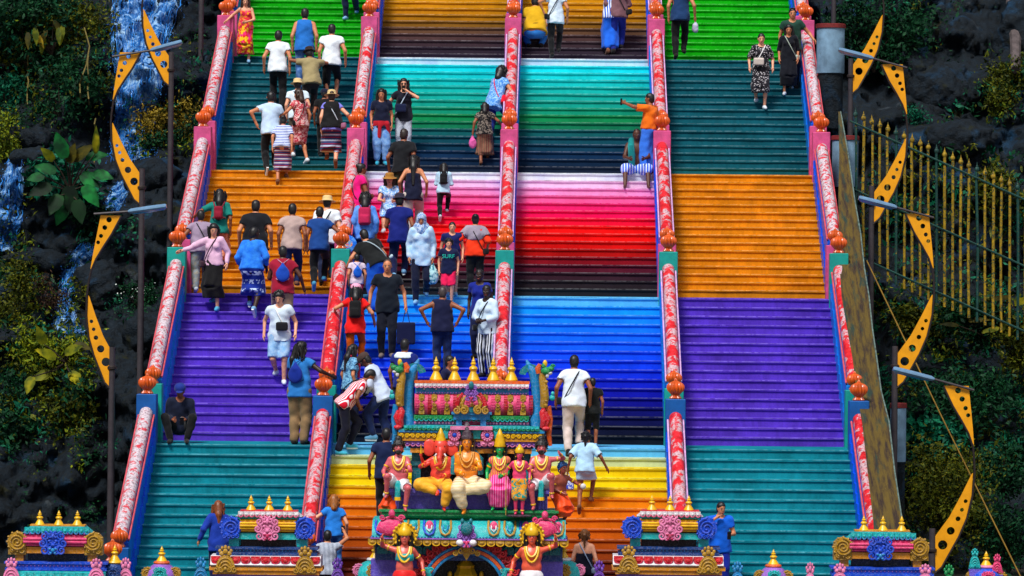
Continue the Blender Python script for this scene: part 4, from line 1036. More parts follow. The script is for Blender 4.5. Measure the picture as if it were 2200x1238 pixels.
# mossy apron of the stair wall
def moss():
    m, t, b = nodes_of('mossy_render'); v = coords(t); st = noise(t, v, 13, 6, .7, .2, (1, .1, .05)); n2 = noise(t, v, 40, 4, .7, 0, (1, .2, .1))
    c = mixc(t, ramp(t, st, .38, .56), S(34, 16, 6), S(84, 66, 2)); c = mixc(t, ramp(t, noise(t, v, 6, 4, .6, 0, (1, .2, .1)), .54, .66), c, S(14, 44, 36)); c = mixc(t, ramp(t, n2, .64, .74), c, S(112, 90, 12))
    t.links.new(c, b.inputs['Base Color']); b.inputs['Roughness'].default_value = .85; bump(t, b, n2, .5, .03); return m
MOSS = moss()
rows = [(1801, 1806, 240, 12), (1803, 1822, 330, 10.2), (1801, 1837, 434, 8), (1803, 1849, 502, 6.6), (1804, 1857, 576, 5.1), (1808, 1867, 637, 3.9), (1820, 1874, 705, 2.8), (1832, 1884, 773, 1.7), (1840, 1893, 840, .5), (1852, 1910, 906, -.6), (1864, 1922, 1012, -2.3), (1876, 1938, 1118, -3.8), (1884, 1952, 1240, -5.2)]
ap = empty('mossy_apron', at(1900, 1240, -5.2)); tag(ap, 'tall tapering apron wall stained with yellow moss beside the right balustrade', 'wall')
o0 = Vector(ap.location); V = []; 
for a, b, r_, Y in rows:
    pa, pb = at(a, r_, Y), at(b, r_, Y); V += [pa-o0, pb-o0, pb-o0+Vector((.0, .3, -.1)), pa-o0+Vector((.03, .3, -.1))]
Fq = []
for i in range(len(rows)-1):
    for j in range(4): Fq.append((4*i+j, 4*i+(j+1) % 4, 4*i+4+(j+1) % 4, 4*i+4+j))
Fq += [(0, 1, 2, 3), (4*len(rows)-4, 4*len(rows)-1, 4*len(rows)-2, 4*len(rows)-3)]
mesh_obj('apron_body', V, Fq, MOSS, ap)
MB().tube([Vector(V[4*i+1])+Vector((.0, -.02, 0)) for i in range(len(rows))], .014, 6).build('pale_edge', paint(S(96, 116, 110), .8, .6, 8), ap)
# iron fence
FYE = paint(S(156, 126, 8), .7, .5, 9, .3, True, (S(8, 54, 46), .54)); FGR = paint(S(6, 62, 56), .6, .4, 10, .3, True, (S(150, 120, 10), .62))
FY = 10.0
fe = empty('iron_fence', at(1840, 660, FY)); tag(fe, 'sloping iron fence with flaking yellow and green bars', 'fence'); f0 = Vector(fe.location)
top_l = lambda x: 240+(x-1830)*.45
for i in range(24):
    x = 1838+i*17.4; a = at(x, top_l(x)+8, FY); b = at(x, top_l(x)+ (330 if x > 1900 else 300), FY); g = random.Random(i)
    q = MB(); q.tube([b-f0, (a+b)*.5-f0+Vector((g.uniform(-.02, .02), 0, 0)), a-f0+Vector((g.uniform(-.02, .02), 0, 0))], .030*g.uniform(.85, 1.1), 7); t_ = a-f0
    q.ball((t_.x, t_.y, t_.z+.05), (.052, .052, .06), 8, 5); q.ball((t_.x, t_.y, t_.z+.11), (.026, .026, .03), 8, 5); q.tube([(t_.x, t_.y, t_.z+.11), (t_.x, t_.y, t_.z+.20)], [.018, .003], 6)
    q.build('bar', FYE if i % 5 else FGR, fe)
for dy in (22, 165, 305):
    a, b = at(1826, top_l(1826)+dy, FY-.03), at(2250, top_l(2250)+dy, FY-.03); MB().tube([a-f0, b-f0], .022, 6).build('cross_rail', FGR, fe)
# yellow pipe running down the slope
a, b = at(1862, 560, 6.0), at(2196, 1246, 3.0)
o = MB().tube([a-b, (a-b)*.5+Vector((0, 0, -.04)), Vector((0, 0, 0))], .014, 8).build('pipe', paint(S(130, 98, 16), .5, .3, 8), None, loc=b); tag(o, 'thin yellow pipe slanting down the slope past the lamp posts', 'pipe')
# ------------------------------------------------------------------ temple gate and shrines; local unit = one photo pixel at the gate's depth
GY = -7.0
GP = mpp(GY)
def gloss(c, **k):
    """painted plaster with brushed line work in a lighter tone, chips and grime"""
    kk = ('gloss', c)
    if kk in _MC: return _MC[kk]
    m, t, b = nodes_of('painted_plaster'); v = coords(t); n1 = noise(t, v, 7, 4, .6); n2 = noise(t, v, 70, 3, .6); n3 = noise(t, v, 16, 7, .72, .4)
    q = N(t, 'TexVoronoi', feature='DISTANCE_TO_EDGE'); q.inputs['Scale'].default_value = 17; q.inputs['Randomness'].default_value = .75
    ds = N(t, 'Mix', data_type='VECTOR'); nv = N(t, 'TexNoise'); nv.inputs['Scale'].default_value = 9; t.links.new(v, nv.inputs['Vector']); ds.inputs[0].default_value = .12; t.links.new(v, ds.inputs[4]); t.links.new(nv.outputs[1], ds.inputs[5]); t.links.new(ds.outputs[1], q.inputs['Vector'])
    base = mixc(t, ramp(t, n1, .32, .68), tuple(x*.72 for x in c), tuple(min(x*1.15+.004, .9) for x in c))
    base = mixc(t, ramp(t, q.outputs['Distance'], .03, .075, (.22, .22, .22), (0, 0, 0)), base, tuple(min(x*.6+.30, .85) for x in c))
    base = mixc(t, ramp(t, q.outputs['Distance'], .20, .30, (0, 0, 0), (.18, .18, .18)), base, tuple(x*.5 for x in c))
    base = mixc(t, .3, base, ramp(t, n2, .3, .7, (.3, .3, .3), (1, 1, 1)), 'MULTIPLY'); base = mixc(t, ramp(t, n3, .66, .71, (0, 0, 0), (.7, .7, .7)), base, S(150, 140, 132))
    t.links.new(base, b.inputs['Base Color']); b.inputs['Roughness'].default_value = .42; b.inputs['Specular IOR Level'].default_value = .35
    h = N(t, 'Math', operation='MULTIPLY_ADD'); t.links.new(ramp(t, q.outputs['Distance'], .02, .09, (1, 1, 1), (0, 0, 0)), h.inputs[0]); h.inputs[1].default_value = .8; t.links.new(n2, h.inputs[2]); bump(t, b, h.outputs[0], .35, .012)
    _MC[kk] = m; return m
GOLD = paint(S(226, 176, 8), .32, .22, 9, .2, spec=.5); GOLD2 = gloss(S(176, 132, 22)); TURQ = gloss(S(10, 176, 178)); TURQ2 = gloss(S(0, 118, 132)); SKYB = gloss(S(14, 132, 196)); ROYAL = gloss(S(8, 72, 206)); NAVB = gloss(S(8, 60, 130))
PNK = gloss(S(230, 60, 120)); ROSE = gloss(S(236, 128, 176)); MAG = gloss(S(190, 10, 84)); REDG = gloss(S(212, 24, 40)); WHG = gloss(S(226, 222, 226)); GRN = gloss(S(0, 138, 70)); VIO = gloss(S(104, 86, 204)); LIL = gloss(S(150, 96, 196)); ORNG = gloss(S(226, 92, 20)); DARKM = gloss(S(44, 16, 30)); ORN2 = gloss(S(216, 140, 20)); REDV = gloss(S(196, 10, 30)); PURP = gloss(S(104, 50, 170)); BLKG = gloss(S(18, 12, 14))
def kalasa(parent, x, z, h=50, w=14, y=0, m=None, name='gold_finial'):
    pr = [(.95, 0), (1.0, .05), (.92, .10), (.70, .22), (.48, .34), (.42, .40), (.60, .46), (.66, .51), (.55, .57), (.32, .61), (.28, .65), (.42, .69), (.40, .73), (.24, .77), (.30, .81), (.20, .86), (.10, .93), (.01, 1.0)]
    return MB().lathe([(a*w, b*h) for a, b in pr], (x, y, z), 16).build(name, m or GOLD, parent)
def petals(parent, x0, x1, z0, z1, n, y, m, name='petal_band', up=False, th=4, rim=None):
    """row of rounded petals hanging from z1 (or standing on z0)"""
    mb = MB(); w = (x1-x0)/n; h = z1-z0
    for i in range(n):
        cx = x0+w*(i+.5); pts = []
        for j in range(9):
            a = math.pi*j/8
            pts.append((cx+math.cos(a)*w*.47, (z0+h*.45-math.sin(a)*h*.45) if not up else (z1-h*.45+math.sin(a)*h*.45)))
        e = z1 if not up else z0
        pts += [(cx-w*.47, e), (cx+w*.47, e)]
        mb.prism(pts, y-th, y+th)
        mb.ball((cx, y-th, (z0+z1)/2), (w*.26, th*.8, h*.26), 8, 4)
    o = mb.build(name, m, parent)
    if rim:
        rb = MB()
        for i in range(n):
            cx = x0+w*(i+.5)
            rb.tube([(cx+math.cos(math.pi*j/8)*w*.42, y-th-.6, (z0+h*.45-math.sin(math.pi*j/8)*h*.42) if not up else (z1-h*.45+math.sin(math.pi*j/8)*h*.42)) for j in range(9)], 1.0, 5)
        rb.build('petal_rim', rim, o)
    return o
def beads(parent, x0, x1, z, n, r, y, m, name='bead_row'):
    mb = MB()
    for i in range(n): mb.ball((x0+(x1-x0)*(i+.5)/n, y, z), r, 7, 4)
    return tag(mb.build(name, m, parent), kind='stuff')
def scrolls(parent, x0, x1, z, n, r, y, m, name='scroll_frieze', w=1.6):
    mb = MB()
    for i in range(n): mb.spiral(x0+(x1-x0)*(i+.5)/n, z, r, 1.6, w, y, 0 if i % 2 else math.pi, 1 if i % 2 else -1)
    return mb.build(name, m, parent)
def antefix(parent, x, z0, w, h, y, m, name='antefix', m2=None, crown=True):
    """leaf shaped upright ornament: ridged arch, side scrolls, crown of buds"""
    mb = MB(); pts = []
    for j in range(15):
        t = j/14; a = math.pi*t
        pts.append((x+math.cos(a)*w*.40*(1-.15*math.sin(a)), z0+h*.08+math.sin(a)**.8*h*.58))
    mb.prism([(x+w*.46, z0)]+pts+[(x-w*.46, z0)], y-3, y+5)
    for q in (.84, .62, .40, .2):
        mb.tube([(x+math.cos(math.pi*j/12)*w*.38*q, y-3.5-1.5*(1-q), z0+h*.08+math.sin(math.pi*j/12)**.8*h*.55*q) for j in range(13)], max(1.1, w*.028), 5)
    for sx in (-1, 1):
        mb.spiral(x+sx*w*.36, z0+h*.13, w*.13, 1.5, w*.04, y-4, math.pi/2, sx)
        mb.spiral(x+sx*w*.15, z0+h*.12, w*.10, 1.4, w*.035, y-4.5, math.pi/2, -sx)
        if crown: mb.ball((x+sx*w*.15, y-2, z0+h*.70), (w*.10, 3, h*.09)); mb.ball((x+sx*w*.22, y-1, z0+h*.80), (w*.07, 3, h*.07)); mb.ball((x+sx*w*.13, y-1, z0+h*.90), (w*.06, 3, h*.07))
    if crown: mb.ball((x, y-3, z0+h*.78), (w*.10, 4, h*.11)); mb.ball((x, y-3, z0+h*.92), (w*.07, 3, h*.09))
    mb.ball((x, y-5, z0+h*.16), (w*.08, 4, h*.08))
    o = mb.build(name, m, parent)
    return o
def rosette(parent, x, z, r, y, ms, name='rosette'):
    o = MB().arc(x, z, 0.2, r, 0, 2*math.pi, y, y+5, 20).build(name, ms[0], parent)
    mb = MB()
    for i in range(12): a = math.pi*i/6; mb.ball((x+math.cos(a)*r*.78, y-1, z+math.sin(a)*r*.78), (r*.2, 2, r*.2), 6, 4)
    mb.tube([(x+math.cos(math.pi*i/10)*r*.52, y-1.5, z+math.sin(math.pi*i/10)*r*.52) for i in range(21)], r*.08, 5)
    mb.build('petal_ring', ms[1], o); MB().ball((x, y-1, z), (r*.36, 3, r*.36)).build('centre_boss', ms[2], o)
    return o
def lion_mask(parent, x, z, w, h, y, m, m2=None, name='lion_mask'):
    """swirled leaf mask: paired scrolls round a muzzle"""
    mb = MB(); mb.ball((x, y+2, z), (w*.42, 6, h*.46), 14, 8)
    for sx in (-1, 1):
        for (dx, dz, r, t) in ((.30, .30, .16, 1.5), (.36, .0, .17, 1.6), (.30, -.30, .17, 1.5), (.12, .36, .12, 1.2), (.12, -.08, .10, 1.2), (.13, -.38, .10, 1.3)):
            mb.spiral(x+sx*dx*w, z+dz*h, r*w, t, w*.035+.5, y-5, math.pi/2, sx)
        mb.ball((x+sx*w*.12, y-5, z+h*.10), (w*.07, 3, h*.06)); mb.ball((x+sx*w*.10, y-5, z-h*.22), (w*.09, 4, h*.07))
    mb.ball((x, y-6, z-h*.08), (w*.09, 4, h*.09)); mb.ball((x, y-5, z+h*.30), (w*.06, 4, h*.12))
    o = mb.build(name, m, parent)
    if m2:
        q = MB()
        for sx in (-1, 1): q.ball((x+sx*w*.10, y-6.5, z-h*.24), (w*.07, 3, h*.06)); q.ball((x+sx*w*.08, y-6, z-h*.42), (w*.05, 3, h*.05))
        q.ball((x, y-6, z-h*.30), (w*.08, 3, h*.10)); q.build('muzzle', m2, o)
    return o
def barrel(mb, x0, x1, z0, z1, y0, bulge, n=8):
    pts = [(y0, z0)]+[(y0-bulge*math.sin(math.pi*j/n)**.8 if 0 < j < n else y0, z0+(z1-z0)*j/n) for j in range(n+1)]+[(y0+30, z1), (y0+30, z0)]
    return mb.prism_x(pts[1:], x0, x1)
def flutes(parent, x0, x1, z0, z1, y0, bulge, rows, m, name):
    mb = MB()
    for r in range(rows):
        t = (r+.5)/rows; z = z0+(z1-z0)*t; y = y0-bulge*math.sin(math.pi*t)**.8
        mb.tube([(x0, y, z), (x1, y, z)], (z1-z0)/rows*.42, 6)
    return mb.build(name, m, parent)
def volute(parent, x, z, r, y, m, sx, name='scroll_end', m2=None):
    mb = MB(); mb.arc(x, z, .5, r*.98, 0, 2*math.pi, y, y+22, 22)
    mb.spiral(x, z, r*.92, 2.6, r*.11, y-1, math.pi/2, sx)
    for i in range(9):
        a = math.pi*(.15+.09*i*1.9)*1; mb.ball((x+math.cos(a)*r*1.0, y+2, z+math.sin(a)*r*1.0), (r*.13, 4, r*.13), 6, 4)
    return mb.build(name, m, parent)

def side_shrine(cx, label, sx=1):
    """barrel roofed small shrine on the gate wall; local z measured upwards from photo row 1232"""
    o = empty('roof_shrine', at(cx, 1232, GY), 0, GP); tag(o, label, 'shrine', 'side shrines on the gate wall')
    Z = lambda row: 1232-row
    for dx in (-38, 1, 41): kalasa(o, dx, Z(1096), 33, 11, -12)
    mb = MB(); mb.prism([(-55, Z(1096)), (58, Z(1096)), (72, Z(1108)), (-70, Z(1108))], -30, 14); mb.build('roof_cap', WHG, o)
    petals(o, -64, 66, Z(1109), Z(1097), 11, -33, WHG, 'scalloped_edge', rim=PNK)
    MB().box(-60, 63, -31, 5, Z(1098), Z(1095)).build('ridge_line', REDG, o)
    MB().box(-70, 72, -28, 14, Z(1113), Z(1108.5)).build('under_band', TURQ, o)
    mb = MB(); barrel(mb, -60, 60, Z(1143), Z(1113), -22, 16); mb.build('barrel_roof', ORN2, o)
    flutes(o, -60, 60, Z(1141), Z(1114), -23, 16, 5, GOLD, 'barrel_rib')
    lion_mask(o, 0, Z(1133), 56, 52, -44, ROSE, MAG)
    for s in (-1, 1): volute(o, s*79, Z(1132), 23, -34, ROYAL, s)
    for s in (-1, 1):
        q = MB()
        for i in range(4): q.spiral(s*(66+9*i), Z(1150), 5, 1.4, 1.5, -37, math.pi/2, s)
        q.build('hanging_scroll', ROYAL, o)
    MB().box(-72, 71, -30, 18, Z(1157), Z(1143.5)).build('beam', TURQ, o)
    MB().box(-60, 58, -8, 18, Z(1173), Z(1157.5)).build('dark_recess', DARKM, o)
    for s in (-1, 1):
        MB().box(s*73-11, s*73+11, -24, 14, Z(1172.5), Z(1157.4)).build('pillar', TURQ, o)
    mb = MB(); mb.box(-112, 108, -40, 20, Z(1178), Z(1173)).box(-106, 102, -36, 20, Z(1184), Z(1178.2)).box(-110, 106, -40, 20, Z(1191), Z(1184.2)); mb.build('cornice', NAVB, o, smooth=False)
    beads(o, -100, 96, Z(1181), 26, 1.5, -37, SKYB)
    mb = MB(); mb.prism_x([(-52, Z(1214)), (-58, Z(1210)), (-52, Z(1200)), (-40, Z(1191.5)), (20, Z(1191.5)), (20, Z(1214))], -121, 115); mb.build('cushion_moulding', WHG, o)
    petals(o, -120, 114, Z(1208), Z(1192), 11, -52, REDG, 'red_petals', rim=MAG)
    mb = MB(); mb.box(-123, 119, -54, 20, Z(1222), Z(1215)).box(-116, 112, -50, 20, Z(1231), Z(1222.3)); mb.build('gold_moulding', ORN2, o, smooth=False)
    mb = MB(); mb.box(-112, 108, -46, 20, -60, Z(1231.6)); mb.build('frieze_block', VIO, o, smooth=False)
    for s in (-88, 82): antefix(o, s, Z(1228), 54, 60, -60, GOLD2)
    return o
side_shrine(577, 'barrel roofed shrine with gold ridge left of the main gate')
side_shrine(1437, 'barrel roofed shrine with gold ridge right of the main gate')

def corner_shrine(cx, row, label):
    o = empty('roof_shrine', at(cx, row, GY), 0, GP); tag(o, label, 'shrine', 'corner shrines with pink barrels')
    Z = lambda r_: 1238-r_
    for dx in (-36, 5, 45): kalasa(o, dx, Z(1128), 33, 11, -12)
    MB().box(-56, 62, -22, 8, Z(1129), Z(1126)).build('ridge_line', ORN2, o)
    mb = MB(); mb.prism([(-55, Z(1129.3)), (62, Z(1129.3)), (80, Z(1144)), (-72, Z(1144))], -28, 14); mb.build('roof_cap', TURQ, o)
    petals(o, -66, 74, Z(1145), Z(1131), 12, -31, TURQ, 'scalloped_edge', rim=SKYB)
    beads(o, -68, 76, Z(1144), 16, 3, -33, LIL)
    mb = MB(); barrel(mb, -68, 68, Z(1173), Z(1145), -22, 15); mb.build('barrel_roof', MAG, o)
    flutes(o, -68, 68, Z(1172), Z(1146), -23, 15, 4, PNK, 'barrel_rib')
    lion_mask(o, -3, Z(1164), 60, 50, -42, ROYAL, SKYB)
    for s in (-1, 1):
        volute(o, s*82, Z(1162), 21, -34, GOLD2, s)
        q = MB(); q.box(s*82-19, s*82+19, -30, 6, Z(1190), Z(1172)); q.spiral(s*72, Z(1181), 6, 1.5, 2, -32, 0, s); q.spiral(s*92, Z(1181), 6, 1.5, 2, -32, 0, -s); q.build('scroll_foot', GOLD2, o)
        MB().box(s*78-9, s*78+9, -24, 10, Z(1204), Z(1190.4)).build('pillar', ORN2, o)
    MB().box(-62, 62, -28, 10, Z(1187), Z(1173.4)).build('beam', ORN2, o)
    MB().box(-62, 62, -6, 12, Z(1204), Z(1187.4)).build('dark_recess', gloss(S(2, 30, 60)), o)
    mb = MB(); mb.box(-108, 114, -42, 20, Z(1209), Z(1204.4)).box(-102, 108, -38, 20, Z(1217), Z(1209.2)).box(-106, 112, -42, 20, Z(1223), Z(1217.2)); mb.build('cornice', ROYAL, o, smooth=False)
    beads(o, -96, 102, Z(1213), 24, 1.4, -39, LIL)
    mb = MB(); mb.prism_x([(-50, Z(1246)), (-56, Z(1240)), (-50, Z(1230)), (-40, Z(1223.5)), (20, Z(1223.5)), (20, Z(1246))], -104, 110); mb.build('cushion_moulding', TURQ, o)
    petals(o, -102, 108, Z(1246), Z(1226), 14, -52, TURQ, 'turquoise_petals', rim=SKYB)
    mb = MB(); mb.box(-98, 104, -46, 20, -120, Z(1246.5)); mb.build('frieze_block', VIO, o, smooth=False)
    for s in (-90, 92): antefix(o, s, Z(1250), 46, 56, -58, ROSE)
    return o
corner_shrine(122, 1238, 'pink barrelled shrine with blue mask in the lower left corner')
corner_shrine(1890, 1250, 'pink barrelled shrine with blue mask below the mossy apron')

def dome_turret(cx, row, label, mset, w=40, h=34):
    """small domed turret with one gold finial; row = photo row of the finial's foot"""
    o = empty('dome_turret', at(cx, row+60, GY), 0, GP); tag(o, label, 'turret', 'small domed turrets along the gate')
    z = 60
    kalasa(o, 0, z, h, 12, 0)
    MB().lathe([(16, -5), (18, -2), (16, 1), (12, 2)], (0, 0, z), 20).build('neck_ring', mset[0], o)
    MB().lathe([(w*.92, -60), (w, -42), (w*1.0, -30), (w*.9, -17), (w*.66, -9), (16, -4.5)], (0, 0, z), 24).build('dome', mset[1], o)
    lion_mask(o, 0, z-26, 34, 36, -w-2, mset[2])
    for s in (-1, 1): volute(o, s*w*.86, z-24, 13, -16, mset[3], s)
    MB().box(-w, w, -w*.8, w*.8, -60, 0).build('turret_base', VIO, o, smooth=False)
    return o
dome_turret(805, 1200, 'turquoise domed turret with pink scrolls under the goddess statue', (WHG, TURQ, GOLD2, ROSE))
dome_turret(1210, 1200, 'turquoise domed turret with pink scrolls under the guardian statue', (WHG, TURQ, GOLD2, ROSE))
dome_turret(347, 1207, 'violet domed turret with gold scrolls beside the teal steps on the left', (ORNG, LIL, TURQ, GOLD2), 34)
dome_turret(1661, 1214, 'violet domed turret with gold scrolls beside the corner shrine on the right', (ORNG, LIL, TURQ, GOLD2), 34)
dome_turret(2118, 1216, 'blue domed turret at the far right edge with figurines', (ROSE, ROYAL, PNK, GOLD2), 36, 32)
dome_turret(246, 1206, 'small gold tipped turret beside the orange rail knob', (GOLD, NAVB, NAVB, NAVB), 26, 36)
for cx, w, top, m, lab in ((270, 40, 1198, ROSE, 'rose pink leaf ornament beside the orange knob'), (431, 42, 1196, SKYB, 'blue leaf ornament left of the barrel shrine'), (725, 40, 1198, PURP, 'purple leaf ornament between shrine and main gate on the left'),
                       (1287, 40, 1204, PURP, 'purple leaf ornament between main gate and shrine on the right'), (1584, 42, 1206, SKYB, 'blue leaf ornament right of the barrel shrine'), (1740, 34, 1208, ROSE, 'rose pink leaf ornament between turret and corner shrine'), (2038, 40, 1212, GRN, 'green leaf ornament right of the corner shrine')):
    o = empty('leaf_ornament', at(cx, top+64, GY-.15), 0, GP); tag(o, lab, 'ornament', 'leaf ornaments along the gate')
    antefix(o, 0, 0, w, 64, 0, m, 'leaf'); MB().box(-w*.5, w*.5, -6, 14, -60, -.5).build('plinth', VIO, o, smooth=False)

# ---- the main gate
gt = empty('temple_gate', at(1008, 1238, GY), 0, GP); tag(gt, 'main temple gate with tiered roof, arch and painted plaster ornament', 'gate')
X = lambda c: c-1008
Z = lambda r_: 1238-r_
for c in (933, 973, 1013, 1056, 1095): kalasa(gt, X(c), Z(818), 52, 14, 0)
mb = MB(); mb.box(X(888), X(1133), -16, 16, Z(833), Z(818.4), 1.5); mb.build('ridge_cap', WHG, gt)
petals(gt, X(888), X(1133), Z(833), Z(824), 26, -18, WHG, 'scalloped_edge', rim=ROSE); MB().box(X(887), X(1134), -18, 14, Z(823.5), Z(817.6)).build('ridge_line', ORNG, gt)
MB().box(X(889), X(1132), -14, 16, Z(846), Z(833.4)).build('blue_band', SKYB, gt); beads(gt, X(890), X(1130), Z(844), 40, 2, -15, LIL); beads(gt, X(895), X(1128), Z(835.5), 9, 2.4, -15, WHG)
mb = MB(); barrel(mb, X(888), X(1133), Z(891), Z(846.4), -12, 12); mb.build('barrel_roof', PNK, gt)
for i in range(10):
    c = 889+27.2*i
    flutes(gt, X(c), X(c+8), Z(890), Z(848), -13, 12, 13, REDV if i % 2 else PNK, 'fluted_panel')
for i in range(9):
    c = X(903+27.2*i); q = MB()
    for j in range(5): zz = Z(886-j*9); yy = -14-12*math.sin(math.pi*(j+.5)/5); q.spiral(c, zz, 4.6, 1.5, 1.5, yy, 0, 1 if j % 2 else -1)
    q.box(c-6, c+6, -22, -8, Z(890), Z(848)); q.build('gold_scroll_rib', GOLD2, gt)
MB().box(X(887), X(1134), -26, 16, Z(904), Z(892)).build('green_band', GRN, gt); petals(gt, X(888), X(1133), Z(904), Z(893), 24, -28, GRN, 'green_petals', rim=TURQ)
beads(gt, X(887), X(1134), Z(908), 34, 3.2, -27, ROSE); MB().box(X(887), X(1134), -25, 16, Z(912), Z(904.4)).build('bead_backing', LIL, gt)
mb = MB(); mb.prism([(X(887), Z(912.4)), (X(1134), Z(912.4)), (X(1164), Z(924)), (X(858), Z(924))], -40, 16); mb.build('sloping_eave', TURQ, gt)
petals(gt, X(866), X(1156), Z(923), Z(913), 30, -42, TURQ, 'eave_tiles', rim=GRN)
MB().box(X(855), X(1167), -44, 16, Z(928), Z(924.3)).build('eave_lip', SKYB, gt)
MB().box(X(853), X(1166), -40, 16, Z(943), Z(928.4)).build('frieze', GOLD2, gt); scrolls(gt, X(856), X(960), Z(935.5), 9, 5, -42, GOLD); scrolls(gt, X(1060), X(1164), Z(935.5), 9, 5, -42, GOLD)
MB().box(X(850), X(1169), -43, 16, Z(946), Z(943.3)).build('frieze_line', ORN2, gt)
MB().box(X(868), X(1152), -30, 16, Z(958), Z(946.3)).build('petal_backing', VIO, gt); petals(gt, X(868), X(1152), Z(958), Z(947), 24, -34, LIL, 'lilac_petals', rim=ROSE)
MB().box(X(876), X(1144), -32, 16, Z(962), Z(958.3)).build('blue_fillet', NAVB, gt); MB().box(X(880), X(1140), -34, 16, Z(972), Z(962.3)).build('yellow_lintel', ORN2, gt)
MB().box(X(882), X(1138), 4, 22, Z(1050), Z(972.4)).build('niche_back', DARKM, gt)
for c in (893, 1125, 962, 1056):
    q = MB(); q.box(X(c)-9, X(c)+9, -16, 4, Z(1048), Z(1000)).box(X(c)-13, X(c)+13, -20, 4, Z(1000), Z(990)).box(X(c)-10, X(c)+10, -17, 4, Z(990), Z(972.6)); q.build('niche_column', TURQ2, gt, smooth=False)
# centre piece on the roof
mb = MB(); mb.box(X(972), X(1050), -44, -12, Z(900), Z(889)).box(X(968), X(1054), -48, -12, Z(889), Z(884)); mb.build('pedestal', SKYB, gt, smooth=False)
for c in (984, 1036): MB().box(X(c)-6, X(c)+6, -42, -24, Z(913), Z(900.4)).build('pedestal_leg', SKYB, gt)
MB().box(X(992), X(1028), -30, -20, Z(913), Z(900.5)).build('pedestal_gap', MAG, gt); MB().box(X(966), X(1056), -58, -20, Z(921), Z(913.4)).build('pink_step', ROSE, gt)
MB().arc(X(1010), Z(884), .5, 11, 0, math.pi, -50, -30, 14).build('niche_hollow', TURQ2, gt)
mb = MB()
for s in (-1, 1):
    mb.spiral(X(1010)+s*15, Z(879), 9, 1.8, 3, -54, math.pi/2, s); mb.spiral(X(1010)+s*31, Z(880), 8, 1.7, 2.6, -53, math.pi/2, s); mb.tube([(X(1010)+s*13, -50, Z(882)), (X(1010)+s*20, -50, Z(866)), (X(1010)+s*14, -50, Z(853)), (X(1010)+s*5, -50, Z(846))], [5, 4.5, 3.5, 2.5], 7)
mb.build('gold_arch', GOLD2, gt)
for s in (-1, 1): MB().tube([(X(1010)+s*30, -48, Z(870)), (X(1010)+s*27, -48, Z(855)), (X(1010)+s*18, -48, Z(843))], [5, 4.5, 2.5], 7).build('arch_wing', REDV, gt)
lion_mask(gt, X(1010), Z(842), 30, 40, -54, LIL, PNK); MB().ball((X(1010), -60, Z(826)), (6, 5, 9)).build('mask_crest', TURQ2, gt)
for c in (975, 1045): rosette(gt, X(c), Z(933), 13.5, -52, (PNK, ROSE, ROYAL))
for c in (953, 997, 1023, 1067): MB().prism([(X(c)-7, Z(940)), (X(c)+7, Z(940)), (X(c)+9, Z(922)), (X(c)-9, Z(922))], -46, -38).build('turquoise_tab', TURQ, gt)
petals(gt, X(960), X(990), Z(956), Z(946), 2, -46, ROSE, 'rosette_foot'); petals(gt, X(1030), X(1060), Z(956), Z(946), 2, -46, ROSE, 'rosette_foot')
# horn shaped roof ends with rearing beasts
for s in (-1, 1):
    ex = 873 if s < 0 else 1150
    def L(dx, row, y=-20): return (X(ex)+s*dx, y, Z(row))
    mb = MB(); P = []; rs = []
    for (dx, row, r) in ((-2, 914, 15), (0, 895, 13), (1, 875, 12), (0, 850, 11.5), (-2, 825, 11), (-6, 805, 11), (-13, 790, 9), (-20, 780, 5), (-23, 772, 2)): P.append(L(dx, row, -8)); rs.append(r)
    mb.tube(P, rs, 14); horn = mb.build('roof_horn', SKYB, gt)
    mb = MB(); mb.arc(X(ex)-s*14, Z(806), 11, 25, math.pi*.08, math.pi*.95, -14, 10, 16); mb.build('horn_crest', TURQ2, horn)
    mb = MB(); mb.tube([L(15, 872, -26), L(17, 850, -30), L(15, 830, -30), L(12, 812, -28), L(13, 800, -28)], [8, 9.5, 9, 8, 8], 10)
    for j in range(6): mb.ball(L(19, 868-j*10, -34), (5, 4, 4.5), 6, 4)
    beast = mb.build('beast_body', GOLD2, gt)
    mb = MB(); mb.ball(L(20, 795, -32), (12, 10, 9)); mb.ball(L(29, 790, -33), (8, 7, 6)); mb.ball(L(14, 784, -30), (5, 5, 7)); mb.spiral(X(ex)+s*33, Z(785), 5, 1.4, 2, -34, 0, s); mb.build('beast_head', GRN, beast)
    mb = MB(); mb.ball(L(27, 799, -34), (6, 6, 4)); mb.ball(L(22, 804, -36), (4, 3, 6)); mb.build('beast_jaw', WHG, beast)
    mb = MB(); mb.tube([L(4, 800, -26), L(2, 790, -26), L(6, 780, -27)], [6, 7, 4], 8); mb.build('beast_crest', ORNG, beast); MB().ball(L(17, 779, -30), (5, 4, 8)).build('beast_horn', GOLD, beast)
    mb = MB(); mb.tube([L(13, 916, -26), L(16, 900, -30), L(12, 884, -28), L(16, 874, -28)], [6, 8, 7, 5], 9); mb.tube([L(20, 912, -28), L(24, 896, -30), L(19, 882, -29)], [4, 6, 4], 8); mb.ball(L(20, 918, -30), (9, 7, 5)); mb.build('beast_leg', REDG, beast)
    mb = MB(); mb.ball(L(33, 852, -30), (6, 5, 7)); mb.ball(L(34, 843, -31), (4, 4, 5)); mb.build('small_rider', TURQ, beast)
    q = MB(); q.tube([L(24, 870, -26), L(30, 900, -24), L(26, 930, -22), L(30, 955, -20)], [7, 5, 6, 4], 8); q.build('side_tassel', ORNG if s > 0 else SKYB, gt)
